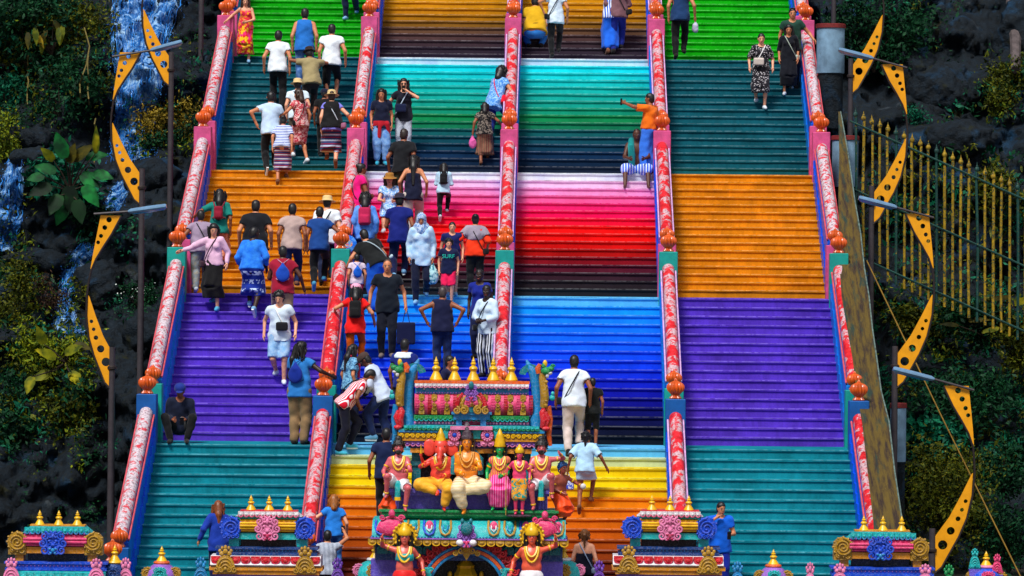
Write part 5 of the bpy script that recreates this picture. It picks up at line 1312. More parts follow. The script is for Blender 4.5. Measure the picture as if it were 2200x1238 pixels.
# bench, ledge, lower roof
mb = MB(); mb.box(X(833), X(1184), -64, 20, Z(1056), Z(1049)).box(X(838), X(1179), -60, 20, Z(1062), Z(1056.2)); mb.build('bench_top', VIO, gt, smooth=False)
MB().box(X(846), X(1172), -48, 20, Z(1091), Z(1062.3)).build('bench_body', gloss(S(100, 74, 200)), gt)
for c in (852, 1165):
    q = MB(); q.box(X(c)-10, X(c)+10, -56, -40, Z(1091), Z(1062.4))
    for j in range(3): q.tube([(X(c)-6+6*j, -57, Z(1089)), (X(c)-6+6*j, -57, Z(1065))], 2, 6)
    q.build('bench_pilaster', VIO, gt)
mb = MB(); mb.box(X(816), X(1199), -84, 24, Z(1096), Z(1091.4)).box(X(822), X(1193), -80, 24, Z(1104), Z(1096.3)).prism_x([(-80, Z(1104.4)), (-64, Z(1113)), (24, Z(1113)), (24, Z(1104.4))], X(826), X(1190)); mb.build('green_ledge', GRN, gt, smooth=False)
mb = MB(); pf = [(-64, Z(1112)), (-82, Z(1116)), (-98, Z(1126)), (-106, Z(1140)), (-108, Z(1149)), (24, Z(1149)), (24, Z(1112))]; mb.prism_x(pf, X(803), X(1214)); mb.build('curved_eave', TURQ, gt)
for i in range(12):
    c = X(822+34.2*i); col = (TURQ, PNK)[i % 2]
    if abs(c-X(1008)) < 30: continue
    def yat(row): return -74-34*min(1, max(0, (row-1110)/36))**.6
    q = MB(); q.tube([(c-11, yat(1113)-3, Z(1114)), (c-12, yat(1128)-3, Z(1128)), (c-8, yat(1140)-4, Z(1139)), (c, yat(1144)-4, Z(1143)), (c+8, yat(1140)-4, Z(1139)), (c+12, yat(1128)-3, Z(1128)), (c+11, yat(1113)-3, Z(1114))], 2.6, 6); rim = q.build('horseshoe_rim', GOLD2 if i % 3 else ROYAL, gt)
    q = MB(); q.ball((c, yat(1126)-1, Z(1126)), (9, 5, 13), 12, 8); q.build('horseshoe_panel', col, rim)
    q = MB(); q.tube([(c-5, yat(1120)-6, Z(1119)), (c-5, yat(1130)-6, Z(1130)), (c, yat(1136)-6, Z(1135)), (c+5, yat(1130)-6, Z(1130)), (c+5, yat(1120)-6, Z(1119))], 1.6, 5); q.build('horseshoe_line', WHG if i % 2 else SKYB, rim)
MB().box(X(800), X(1217), -110, 20, Z(1152), Z(1149.3)).build('eave_lip', LIL, gt); beads(gt, X(802), X(1215), Z(1147), 60, 2, -108, SKYB)
petals(gt, X(794), X(1221), Z(1166), Z(1152.3), 22, -104, GOLD2, 'gold_fringe', rim=GOLD); MB().box(X(796), X(1219), -98, 20, Z(1165), Z(1152.4)).build('fringe_backing', gloss(S(96, 66, 10)), gt)
petals(gt, X(812), X(1204), Z(1186), Z(1168), 16, -70, TURQ2, 'lotus_band', up=True, rim=TURQ); MB().box(X(808), X(1208), -66, 20, Z(1200), Z(1166.3)).build('lotus_backing', NAVB, gt)
for s in (-1, 1):
    c = X(845) if s < 0 else X(1170)
    q = MB()
    for j in range(5): q.tube([(c+math.cos(math.pi*(.05+.9*i/12))*(7+6*j), -112+j*1.2, Z(1140)+math.sin(math.pi*(.05+.9*i/12))*(8+6.6*j)) for i in range(13)], 2.8, 6)
    q.spiral(c+s*-20, Z(1108), 7, 1.5, 2.4, -112, 0, -s); q.spiral(c+s*20, Z(1106), 6, 1.5, 2.2, -112, 0, s); q.ball((c, -112, Z(1098)), (7, 6, 9)); q.ball((c-4, -110, Z(1128)), (26, 6, 18)); q.build('corner_fan', PNK, gt)
# arch
AC = X(1004); AZ = Z(1262)
MB().box(X(795), X(1220), -60, 24, -490, Z(1200.5)).box if False else None
for s in (-1, 1):
    MB().box(min(AC+s*78, AC+s*205), max(AC+s*78, AC+s*205), -60, 24, Z(1690), Z(1200.4)).build('gate_pier', VIO, gt, smooth=False)
q = MB(); q.arc(AC, AZ, 76, 96, 0, math.pi, -84, 20, 30); q.build('arch_ring', ROYAL, gt)
q = MB()
for r, w in ((94, 3), (79, 3)): q.tube([(AC+math.cos(math.pi*i/30)*r, -86, AZ+math.sin(math.pi*i/30)*r) for i in range(31)], w, 6)
q.build('arch_bead', SKYB, gt)
for a_ in (.12, .58): MB().arc(AC, AZ, 83, 90, math.pi*a_, math.pi*(a_+.30), -88, -80, 10).build('arch_inlay', ORNG, gt)
q = MB(); q.arc(AC, AZ, 97, 112, .0, math.pi, -78, 10, 30)
for i in range(22):
    a = math.pi*(.03+.94*i/21)
    if abs(a-math.pi/2) < .22: continue
    q.spiral(AC+math.cos(a)*110, AZ+math.sin(a)*110, 8, 1.4, 2.6, -84, a, 1 if a > math.pi/2 else -1); q.spiral(AC+math.cos(a)*100, AZ+math.sin(a)*100, 5, 1.2, 2, -84, a, 1)
    q.tube([(AC+math.cos(a)*112, -78, AZ+math.sin(a)*112), (AC+math.cos(a)*122, -78, AZ+math.sin(a)*122)], [4, 1.5], 6)
q.build('flame_border', REDG, gt)
lion_mask(gt, AC, Z(1142), 42, 58, -112, LIL, PNK, 'arch_lion_mask'); MB().ball((AC, -122, Z(1128)), (13, 6, 14)).ball((AC-9, -120, Z(1112)), (4, 4, 6)).ball((AC+9, -120, Z(1112)), (4, 4, 6)).build('mask_brow', TURQ2, gt)
for s in (-1, 1): MB().ball((AC+s*14, -118, Z(1158)), (8, 6, 7)).build('mask_cheek', WHG, gt)
q = MB()
for s in (-1, 1): q.spiral(AC+s*12, Z(1176), 8, 1.6, 2.6, -100, math.pi/2, s); q.spiral(AC+s*24, Z(1182), 6, 1.6, 2.2, -98, math.pi/2, s)
q.prism([(AC-12, Z(1178)), (AC+12, Z(1178)), (AC, Z(1197))], -100, -92); q.ball((AC, -102, Z(1172)), (9, 5, 8)); q.build('arch_pendant', GOLD2, gt)
for s in (-1, 1):
    q = MB(); q.tube([(AC+s*92, -92, Z(1216)), (AC+s*84, -94, Z(1216)), (AC+s*80, -94, Z(1228)), (AC+s*86, -92, Z(1244))], [3, 6, 7, 8], 8); q.spiral(AC+s*76, Z(1218), 5, 1.3, 2.4, -96, 0, -s); q.build('arch_serpent', TURQ, gt)
    q = MB(); q.tube([(AC+s*90, -96, Z(1224)), (AC+s*88, -97, Z(1236)), (AC+s*92, -96, Z(1250))], [3, 4, 3], 6); q.build('serpent_tongue', PNK, gt)
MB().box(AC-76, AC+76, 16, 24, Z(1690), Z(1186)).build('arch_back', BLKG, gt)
idol = empty('gilded_idol', at(1000, 1300, GY+.05), 0, GP); tag(idol, 'gilded idol with tall crown inside the dark arch', 'idol')
q = MB(); q.lathe([(26, -60), (30, -20), (27, 10), (30, 20), (26, 34), (29, 44), (24, 58), (26, 66), (18, 80), (20, 86), (12, 94), (9, 100), (4, 106), (1, 110)], (0, -8, 0), 20, 10, -.08)
for s in (-1, 1): q.ball((s*34, -8, 40), (7, 6, 22)); q.ball((s*34, -8, 66), (5, 5, 8)); q.ball((s*62, 0, 30), (9, 6, 24))
q.build('gilded_body', GOLD, idol); MB().ball((0, -34, 8), (16, 8, 18)).build('idol_face', ORNG, idol); MB().box(-70, 70, -40, 20, Z(1690)+62, -60).build('idol_plinth', BLKG, idol)
# the wall that carries the shrines, out of the picture below
gw = empty('gate_wall', (0, GY+.16, LZ[-1])); tag(gw, 'long violet wall below the shrines', 'wall')
zt_ = at(1100, 1262, GY).z-LZ[-1]
for xa, xb2 in ((-9.6, at(800, 1238, GY).x), (at(1217, 1238, GY).x, 9.8)):
    MB().box(xa, xb2, -.34, .2, 0, zt_-.12).build('wall_body', VIO, gw, smooth=False)

# ------------------------------------------------------------------ painted statues
# ------------------------------------------------------------------ cloth, skin, hair
def cloth(c, c2=None, pat=None, sc=1.0, c3=None, rough=.8):
    k = ('cloth', c, c2, pat, sc, c3, rough)
    if k in _MC: return _MC[k]
    m, t, b = nodes_of('cloth'); v = coords(t, False)
    n1 = noise(t, v, 5, 3); n2 = noise(t, v, 160, 2)
    base = mixc(t, ramp(t, n1, .3, .7), tuple(x*.8 for x in c), tuple(min(x*1.12+.004, .9) for x in c))
    if pat == 'stripe_h' or pat == 'stripe_v':
        w = N(t, 'TexWave', wave_type='BANDS', bands_direction='Z' if pat == 'stripe_h' else 'X'); w.inputs['Scale'].default_value = 4*sc; w.inputs['Distortion'].default_value = .25
        t.links.new(v, w.inputs[0]); base = mixc(t, ramp(t, w.outputs[0], .48, .56), base, c2)
        if c3:
            w2 = N(t, 'TexWave', wave_type='BANDS', bands_direction='Z' if pat == 'stripe_h' else 'X'); w2.inputs['Scale'].default_value = 2.3*sc; t.links.new(v, w2.inputs[0])
            base = mixc(t, ramp(t, w2.outputs[0], .80, .86), base, c3)
    elif pat == 'floral':
        q = N(t, 'TexVoronoi'); q.inputs['Scale'].default_value = 9*sc; t.links.new(v, q.inputs[0])
        q2 = noise(t, v, 8*sc, 4, .6, 1.2)
        base = mixc(t, ramp(t, q2, .50, .54), base, c2)
        if c3: base = mixc(t, ramp(t, q.outputs['Distance'], .32, .27, (0, 0, 0), (1, 1, 1)) if False else ramp(t, noise(t, v, 11*sc, 3, .6, .8, (1, 1.2, .8)), .56, .59), base, c3)
    elif pat == 'dots':
        q = N(t, 'TexVoronoi'); q.inputs['Scale'].default_value = 26*sc; t.links.new(v, q.inputs[0])
        base = mixc(t, ramp(t, q.outputs['Distance'], .30, .36, (1, 1, 1), (0, 0, 0)), base, c2)
    elif pat == 'denim':
        base = mixc(t, ramp(t, noise(t, v, 9, 5, .7), .36, .78, (0, 0, 0), (.85, .85, .85)), base, c2)
    elif pat == 'motif':      # broad bands with a broken pale print
        w = N(t, 'TexWave', wave_type='BANDS', bands_direction='Z'); w.inputs['Scale'].default_value = 1.6*sc; t.links.new(v, w.inputs[0])
        q2 = noise(t, v, 16, 3, .5, 0, (1, 1, .8)); mm = N(t, 'Math', operation='MULTIPLY')
        t.links.new(ramp(t, w.outputs[0], .5, .6), mm.inputs[0]); t.links.new(ramp(t, q2, .5, .53), mm.inputs[1])
        base = mixc(t, mm.outputs[0], base, c2)
    t.links.new(base, b.inputs['Base Color']); b.inputs['Roughness'].default_value = rough; b.inputs['Specular IOR Level'].default_value = .15
    b.inputs['Sheen Weight'].default_value = .1
    hs = N(t, 'Math', operation='MULTIPLY_ADD'); t.links.new(noise(t, v, 14, 3, .6), hs.inputs[0]); hs.inputs[1].default_value = 2.5; t.links.new(n2, hs.inputs[2])
    bump(t, b, hs.outputs[0], .16, .012)
    _MC[k] = m; return m
def skin(c):
    k = ('skin', c)
    if k in _MC: return _MC[k]
    m, t, b = nodes_of('skin'); v = coords(t, False)
    t.links.new(mixc(t, ramp(t, noise(t, v, 12, 3), .35, .65), tuple(x*.86 for x in c), (min(c[0]*1.1, 1), c[1]*1.04, c[2]*1.02)), b.inputs['Base Color'])
    b.inputs['Roughness'].default_value = .5; b.inputs['Specular IOR Level'].default_value = .35
    b.inputs['Subsurface Weight'].default_value = .0
    _MC[k] = m; return m
def hairm(c):
    k = ('hair', c)
    if k in _MC: return _MC[k]
    m, t, b = nodes_of('hair'); v = coords(t, False)
    n = noise(t, v, 40, 3, .6, 0, (1, 1, .12))
    t.links.new(mixc(t, ramp(t, n, .3, .7), tuple(x*.5 for x in c), tuple(x*1.5 for x in c)), b.inputs['Base Color']); b.inputs['Roughness'].default_value = .45
    bump(t, b, n, .6, .01); _MC[k] = m; return m
SK = {'fair': S(222, 160, 128), 'tan': S(196, 128, 90), 'brown': S(140, 82, 54), 'dark': S(82, 48, 34), 'deep': S(52, 32, 26)}
HB, HBR, HGO, HGR = S(16, 13, 14), S(52, 30, 18), S(150, 92, 40), S(96, 92, 92)
EYE = paint(S(16, 12, 12), .3, .05, 3, 0, False); EYEW = paint(S(225, 218, 212), .3, .05, 3, 0, False)
STRAW = cloth(S(232, 206, 150), S(180, 150, 96), 'stripe_h', 12); TANH = cloth(S(182, 128, 52), S(130, 84, 30), 'stripe_h', 12)
METAL = paint(S(140, 140, 150), .3, .1)
ARMS = {'d': (.07, .03, -.50), 'b': (.11, .10, -.45), 'h': (.13, -.03, -.33), 'f': (-.10, .24, -.32), 'c': (-.10, .24, -.14), 'u': (-.05, .20, .05), 'o': (.40, .12, -.26),
        'O': (.46, .12, -.02), 'x': (.09, -.17, -.45), 's': (.06, .22, -.40), 'k': (-.02, .40, -.22), 'F': (.02, .50, -.05), 'w': (.12, .07, -.46), 'p': (.15, .20, .30)}

def lathe_obj(name, prof, J, m, parent, tilt=0, off=(0, 0, 0), sx=1, sy=1.15, n=24):
    H, hc = J['H'], J['Hc']
    mb = MB().lathe(prof, n=n, sx=sx, sy=sy)
    Rt = H@rotm('X', R_(tilt))
    mb.V = [tuple(hc+Rt@(np.array(v)+np.array(off))) for v in mb.V]
    return mb.build(name, m, parent, ang=60)

def torso_path(J, fat, a0, a1, n=14, g=.04):
    """points round the torso from the shoulder (a0) to the opposite hip (a1) and back, a closed strap"""
    T, P = J['T'], J['P']; up, rt, fw = T[:, 2], T[:, 0], T[:, 1]; out = []
    for i in range(n+1):
        t = i/n*2*math.pi
        hgt = .27+.27*math.cos(t)                      # 0 at hip, .54 at shoulder
        x = (a0*(hgt/.54)+a1*(1-hgt/.54)); y = math.sin(t)*(.125*fat+g)
        out.append(P+up*hgt+rt*x+fw*y)
    return out

def figure(sp, root, h=.022):
    """builds the body and clothing of one figure under root"""
    J = skel(sp); ph = sp.get('seed', 0)*1.7
    sk = sp['skinmat']; fat = sp.get('fat', 1.0)
    F = body_field(J, sp, h); V, Q = F.mesh(); parts = [(V, Q, 0)]
    for nm in 'lr': parts += hand_parts(J, nm, sp.get('curl', .45))
    if sp.get('face', True): parts += face_parts(J, 1, 2, 3)
    lip = sp.get('lip') or skin(S(150, 70, 64))
    figure_mesh('body', parts, [sk, EYE, lip, EYEW], root)
    for nm, make, key in (('top', make_top, 'top'), ('legs', make_legs, 'legs'), ('skirt', make_skirt, 'skirt'), ('over', make_top, 'over')):
        c = sp.get(key)
        if not c: continue
        V, Q = make(J, sp, c, h, ph+len(key))
        if len(V): figure_mesh(c.get('n', {'top': 'shirt', 'legs': 'trousers', 'skirt': 'skirt', 'over': 'jacket'}[key]), [(V, Q, 0)], [c['m']], root)
    if sp.get('shoe'):
        for nm in 'lr':
            c, d = J['an'+nm], J['fd'+nm]; dn = np.array([0, 0, -1.0])
            fd = np.array([d[0], d[1], d[2]]); pn = np.cross(np.cross(fd, dn), fd); pn /= np.linalg.norm(pn)
            F = Field(np.minimum(c, c+d*.2)-.11, np.maximum(c, c+d*.2)+.09, .017)
            F.cap(c+pn*.035-d*.03, c+pn*.05+d*.14, .047, .036, .02); F.cap(c+pn*.01-d*.01, c+pn*.03+d*.05, .044, .04, .02)
            F.plane(c+pn*.085, pn); F.plane(c-pn*.03, -pn)
            V, Q = F.mesh(); figure_mesh('shoe', [(V, Q, 0)], [sp['shoe']], root)
            if sp.get('sole'):
                mb = MB().tube([c+pn*.080-d*.050, c+pn*.080+d*.155], [.026, .024], 8)
                mb.V = [tuple(np.array(v)) for v in mb.V]; mb.build('sole', sp['sole'], root)
    st = sp.get('hair', 'short')
    r = make_hair(J, sp, st, h)
    if r is not None and len(r[0]): figure_mesh('hair', [(r[0], r[1], 0)], [hairm(sp.get('hc', HB))], root)
    ht = sp.get('hat')
    if ht:
        m = sp.get('hatm', STRAW)
        if ht == 'straw':
            lathe_obj('hat', [(.100, .035), (.165, .025), (.168, .030), (.108, .050), (.098, .09), (.094, .125), (.078, .145), (.03, .152), (.001, .152)], J, m, root, sp.get('hattilt', 0))
            lathe_obj('hat_band', [(.103, .052), (.105, .056), (.101, .075), (.098, .076)], J, sp.get('bandm', cloth(S(60, 40, 30))), root, sp.get('hattilt', 0))
        elif ht == 'fedora':
            lathe_obj('hat', [(.098, .045), (.140, .035), (.142, .040), (.102, .056), (.094, .10), (.088, .13), (.06, .146), (.001, .140)], J, m, root)
        elif ht == 'cap':
            lathe_obj('cap', [(.104, .03), (.107, .06), (.101, .10), (.079, .130), (.04, .146), (.001, .149)], J, m, root)
            H, hc = J['H'], J['Hc']; P = []
            mb = MB(); mb.ball((0, .135, .045), (.066, .078, .010)); mb.V = [tuple(hc+H@np.array(v)) for v in mb.V]; mb.build('visor', sp.get('visorm', m), root)
        elif ht == 'hijab':
            H, hc = J['H'], J['Hc']; F = local_field(J, ['Hc', 'N', 'Sl', 'Sr'], .2, h)
            F.ell(hc+H@np.array([0, -.015, .02]), (.098, .115, .118), .02, H); F.cap(hc+H@np.array([0, -.02, -.05]), J['N']+J['T'][:, 1]*.02, .085, .11, .04)
            F.cap(J['N']-J['T'][:, 0]*.08, J['N']+J['T'][:, 0]*.08, .085, .085, .05); F.cap(J['N'], J['N']+J['T'][:, 1]*.06-J['T'][:, 2]*.08, .10, .09, .05)
            F.ell(hc+H@np.array([0, .10, -.01]), (.058, .06, .075), 0, H, 'cut'); F.wrinkle(.006, 40)
            V, Q = F.mesh(); figure_mesh('headscarf', [(V, Q, 0)], [m], root)
    if sp.get('glasses'):
        H, hc = J['H'], J['Hc']; y, z = (.088, .006) if sp['glasses'] == 'eyes' else (.05, .115)
        mb = MB()
        for sx in (-1, 1): mb.ball((sx*.034, y, z), (.028, .008, .018))
        mb.tube([(-.075, y-.08, z), (-.06, y-.01, z), (.06, y-.01, z), (.075, y-.08, z)], .004, 5)
        mb.V = [tuple(hc+H@np.array(v)) for v in mb.V]; mb.build('sunglasses', EYE, root)
    T, P = J['T'], J['P']; up, rt, fw = T[:, 2], T[:, 0], T[:, 1]
    for bg_ in sp.get('bags', ()):
        k = bg_[0]; m = bg_[1]; ft = 1+(fat-1)*1.6
        if k == 'backpack':
            s = bg_[2] if len(bg_) > 2 else 1.0
            c = P+up*.30-fw*(.125*ft+.075)
            F = Field(c-.26*s, c+.26*s, h); F.box(c, (.13*s, .065*s, .19*s), .06*s, .01, T); F.box(c-up*.07*s-fw*.055*s, (.10*s, .035*s, .09*s), .03*s, .02, T)
            V, Q = F.mesh(); r = figure_mesh('backpack', [(V, Q, 0)], [m], root)
            for sx in (-1, 1):
                mb = MB().tube([c+rt*sx*.075+up*.17*s, P+up*.555+rt*sx*.115-fw*.03, P+up*.54+rt*sx*.12+fw*.06, P+up*.40+rt*sx*.13+fw*.13*ft, P+up*.22+rt*sx*.16+fw*.06, c+rt*sx*.10-up*.13*s], .014, 6); mb.build('strap', bg_[3] if len(bg_) > 3 else m, r)
        elif k == 'sack':       # drawstring bag
            c = P+up*.27-fw*(.125*ft+.055); F = Field(c-.26, c+.26, h)
            F.ell(c-up*.03, (.135, .055, .15), .03, T); F.cap(c+up*.08, c+up*.17, .07, .025, .04); V, Q = F.mesh()
            r = figure_mesh('drawstring_bag', [(V, Q, 0)], [m], root)
            for sx in (-1, 1):
                MB().tube([c+up*.17, P+up*.555+rt*sx*.115-fw*.04, P+up*.50+rt*sx*.14+fw*.08, P+up*.22+rt*sx*.16+fw*.02, c+rt*sx*.10-up*.14], .007, 5).build('cord', bg_[2] if len(bg_) > 2 else m, r)
        elif k == 'cross':      # strap over one shoulder, bag at the other hip
            sd_, y = bg_[2], bg_[3] if len(bg_) > 3 else .1
            mb = MB().tube(torso_path(J, ft, -sd_*.10, sd_*.19, 18), .011, 6); r = mb.build('shoulder_strap', bg_[4] if len(bg_) > 4 else m, root)
            yy_ = .16 if abs(y) > .2 else y; c = P+rt*sd_*(.19*ft+.02 if abs(y) < .15 else .06)+fw*yy_*1.2+up*(.16 if abs(y) > .2 else 0)
            F = Field(c-.2, c+.2, h); z = bg_[5] if len(bg_) > 5 else 1.0
            F.box(c, (.09*z, .04*z, .065*z), .03, .01, T@rotm('Z', R_(-sd_*50 if abs(y) < .15 else 0))); V, Q = F.mesh(); figure_mesh('shoulder_bag', [(V, Q, 0)], [m], root)
        elif k in ('carry', 'plastic', 'tote'):
            nm = bg_[2]; z = bg_[3] if len(bg_) > 3 else 1.0; w0 = J['wr'+nm]+J['hd'+nm]*.09; dn = np.array([0, 0, -1.0])
            L = {'carry': .14, 'plastic': .12, 'tote': .24}[k]*z; c = w0+dn*(L+.13*z); F = Field(c-.32*z, c+.32*z, h)
            if k == 'carry': F.box(c, (.14*z, .06*z, .10*z), .02)
            elif k == 'tote': F.box(c, (.15*z, .05*z, .18*z), .02)
            else: F.ell(c, (.11*z, .07*z, .14*z), .03); F.cap(c+np.array([0, 0, .08]), w0+dn*.04, .07*z, .025, .05); F.wrinkle(.008, 45)
            V, Q = F.mesh(); r = figure_mesh({'carry': 'handbag', 'plastic': 'plastic_bag', 'tote': 'tote_bag'}[k], [(V, Q, 0)], [m], root)
            if k != 'plastic':
                for sy in (-1, 1):
                    MB().tube([c+np.array([-.07*z, sy*.02, .09*z]), w0+np.array([-.02, sy*.01, -.01]), w0+np.array([.02, sy*.01, -.01]), c+np.array([.07*z, sy*.02, .09*z])], .007, 5).build('handle', m, r)
        elif k == 'phone':
            nm = bg_[2]; c = J['wr'+nm]+J['hd'+nm]*.12+fw*.02
            mb = MB().box(-.037, .037, -.006, .006, -.075, .075, .004); mb.V = [tuple(c+T@np.array(v)) for v in mb.V]; mb.build('phone', m, root, smooth=False)
        elif k == 'scarf':
            mb = MB()
            for sx in (-1, 1): mb.tube([P+up*.57+rt*sx*.05-fw*.05, P+up*.55+rt*sx*.085+fw*.05, P+up*.40+rt*sx*.08+fw*.14, P+up*.15+rt*sx*.07+fw*.15], [.03, .035, .035, .03], 8)
            mb.build('scarf', m, root)
        elif k == 'cloth':       # cloth over one shoulder
            sx = bg_[2]; mb = MB()
            mb.tube([P+up*.20+rt*sx*.10-fw*.14, P+up*.46+rt*sx*.11-fw*.11, P+up*.57+rt*sx*.11, P+up*.46+rt*sx*.12+fw*.12, P+up*.28+rt*sx*.10+fw*.15, P+up*.06+rt*sx*.10+fw*.15], [.06, .065, .06, .07, .075, .07], 10)
            mb.build('towel', m, root)
        elif k == 'belt':
            F = local_field(J, ['P'], .26, h); F.econe(P+up*.06, P+up*.10, (.175*ft, .135*ft), (.172*ft, .13*ft), .01, rt); V, Q = F.mesh(); figure_mesh('belt', [(V, Q, 0)], [m], root)
        elif k == 'tied':        # jacket tied round the waist
            F = local_field(J, ['P', 'knl', 'knr'], .28, h); F.econe(P+up*.08, P-up*.06, (.185*ft, .145*ft), (.20*ft, .15*ft), .02, rt, (6, .01)); F.cap(P+fw*.13+rt*.04, P+fw*.15+rt*.06-up*.30, .05, .045, .02); F.cap(P+fw*.13-rt*.12, P-rt*.17+fw*.06-up*.32, .06, .05, .02)
            V, Q = F.mesh(); figure_mesh('tied_jacket', [(V, Q, 0)], [m], root)
        elif k == 'dupatta':
            pass
    return J

def stand_on(px, py):
    """the tread of the stairs that the photograph shows under pixel (px, py)"""
    best = None
    for k in range(-1, 5):
        for i in range(NST):
            Y, z, r = tread(k, i)
            p = at(px, py, Y+.10); e = abs(p.z-z)
            if best is None or e < best[0]: best = (e, p.x, Y, z, r, k, i)
    return best[1:]

NPER = [0]
def pose_spec(sp, kw, pose, lead, s, r):
    r_, t_ = r/s, TR/s
    lo, hi = ('l', 'r') if lead == 'r' else ('r', 'l')
    xs = {'l': -.09, 'r': .09}
    if pose == 'up':         # lower foot on the tread, leading foot one step higher
        sp['f'+lo] = (xs[lo], 0, 0); sp['f'+hi] = (xs[hi], t_, r_); sp.setdefault('lean', 8); sp.setdefault('h'+lo, .35)
    elif pose == 'trail':    # weight on the upper step, trailing foot behind and lifted
        sp['f'+lo] = (xs[lo], 0, r_*.15); sp['f'+hi] = (xs[hi], t_*1.3, r_*1.6); sp['h'+lo] = 1.0; sp.setdefault('lean', 10)
    elif pose == 'down':     # facing down the stairs
        sp['f'+lo] = (xs[lo], 0, 0); sp['f'+hi] = (xs[hi], -t_, r_); sp.setdefault('py', -.02)
    elif pose == 'sit':      # seated n steps above the feet
        n = kw.get('nseat', 2); sp['seat'] = n*r_; sp['py'] = -n*t_-.10+kw.get('pyo', 0); w = kw.get('spread', .16)
        sp['fl'] = (-w, 0, 0); sp['fr'] = (w, .0, 0); sp.setdefault('lean', 12)
        sp.setdefault('kl', (-.5, 1, .6)); sp.setdefault('kr', (.5, 1, .6))
    elif pose == 'crouch':
        sp['seat'] = .20; sp['fl'] = (-.13, .05, 0); sp['fr'] = (.13, .05, 0); sp['py'] = -.12; sp.setdefault('lean', 30); sp['kl'] = (-.4, 1, .3); sp['kr'] = (.4, 1, .3)
    return sp
def head_top(sp):
    J = skel(sp); return (J['Hc']+J['H'][:, 2]*(.12 if not sp.get('hat') == 'straw' else .15))[2]
NPER = [0]
def person(px, py, label, face=0, H=None, head=None, pose='stand', lead='r', al='d', ar='d', tone='tan', ydep=None, group='people on the stairs', **kw):
    """px, py: where the lower foot meets its tread in the photograph (py None: found from the head and the height H);
    face 0 = back to camera, 180 = towards camera, 90 = towards the left"""
    sp = dict(kw); sp['seed'] = NPER[0]; NPER[0] += 1
    if not sp.get('fem'): sp.setdefault('fat', 1.05)
    sp['skinmat'] = skin(SK[tone]); sp['al'] = ARMS.get(al, al); sp['ar'] = ARMS.get(ar, ar)
    for nm, a in (('l', al), ('r', ar)):
        if a == 'h': sp.setdefault('e'+nm, ((-1 if nm == 'l' else 1)*1.0, -.5, 0))
        if a in ('c', 'u', 'f'): sp.setdefault('e'+nm, ((-1 if nm == 'l' else 1)*.9, -.4, -.6))
    fwd = 1 if abs(face) < 60 or abs(face) > 300 else (-1 if 120 < face < 240 else 0)
    if H and head is not None:
        s = H/1.72; best = None; ht = head_top(pose_spec(dict(sp), kw, pose, lead, s, .165))*s
        for k in range(-1, 5):
            for i in range(NST):
                Y, z, r = tread(k, i); p = at(px, head, Y+.1); e = abs(p.z-(z+ht))
                if best is None or e < best[0]: best = (e, p.x, Y, z, r)
        _, X, Y, z, r = best
    else:
        X, Y, z, r, k, i = stand_on(px, py); s = (H or 1.7)/1.72
        if head is not None:
            zh = at(px, head, Y+.1).z-z
            for _ in range(4): s = max(.5, min(1.15, zh/head_top(pose_spec(dict(sp), kw, pose, lead, s, r))))
    pose_spec(sp, kw, pose, lead, s, r); yc = Y+.11
    root = empty('person', (X, yc if ydep is None else ydep, z), R_(face), s)
    if pose in ('sit',) or (fwd == -1 and pose in ('down', 'stand')): root.location.y = Y+.07
    tag(root, label, 'person', group)
    figure(sp, root)
    return root
def pskin(c): return paint(c, .35, .18, 10, .1, False, spec=.5)
def pcloth(c, c2=None, pat=None, sc=1): return cloth(c, c2, pat, sc, None, .4)
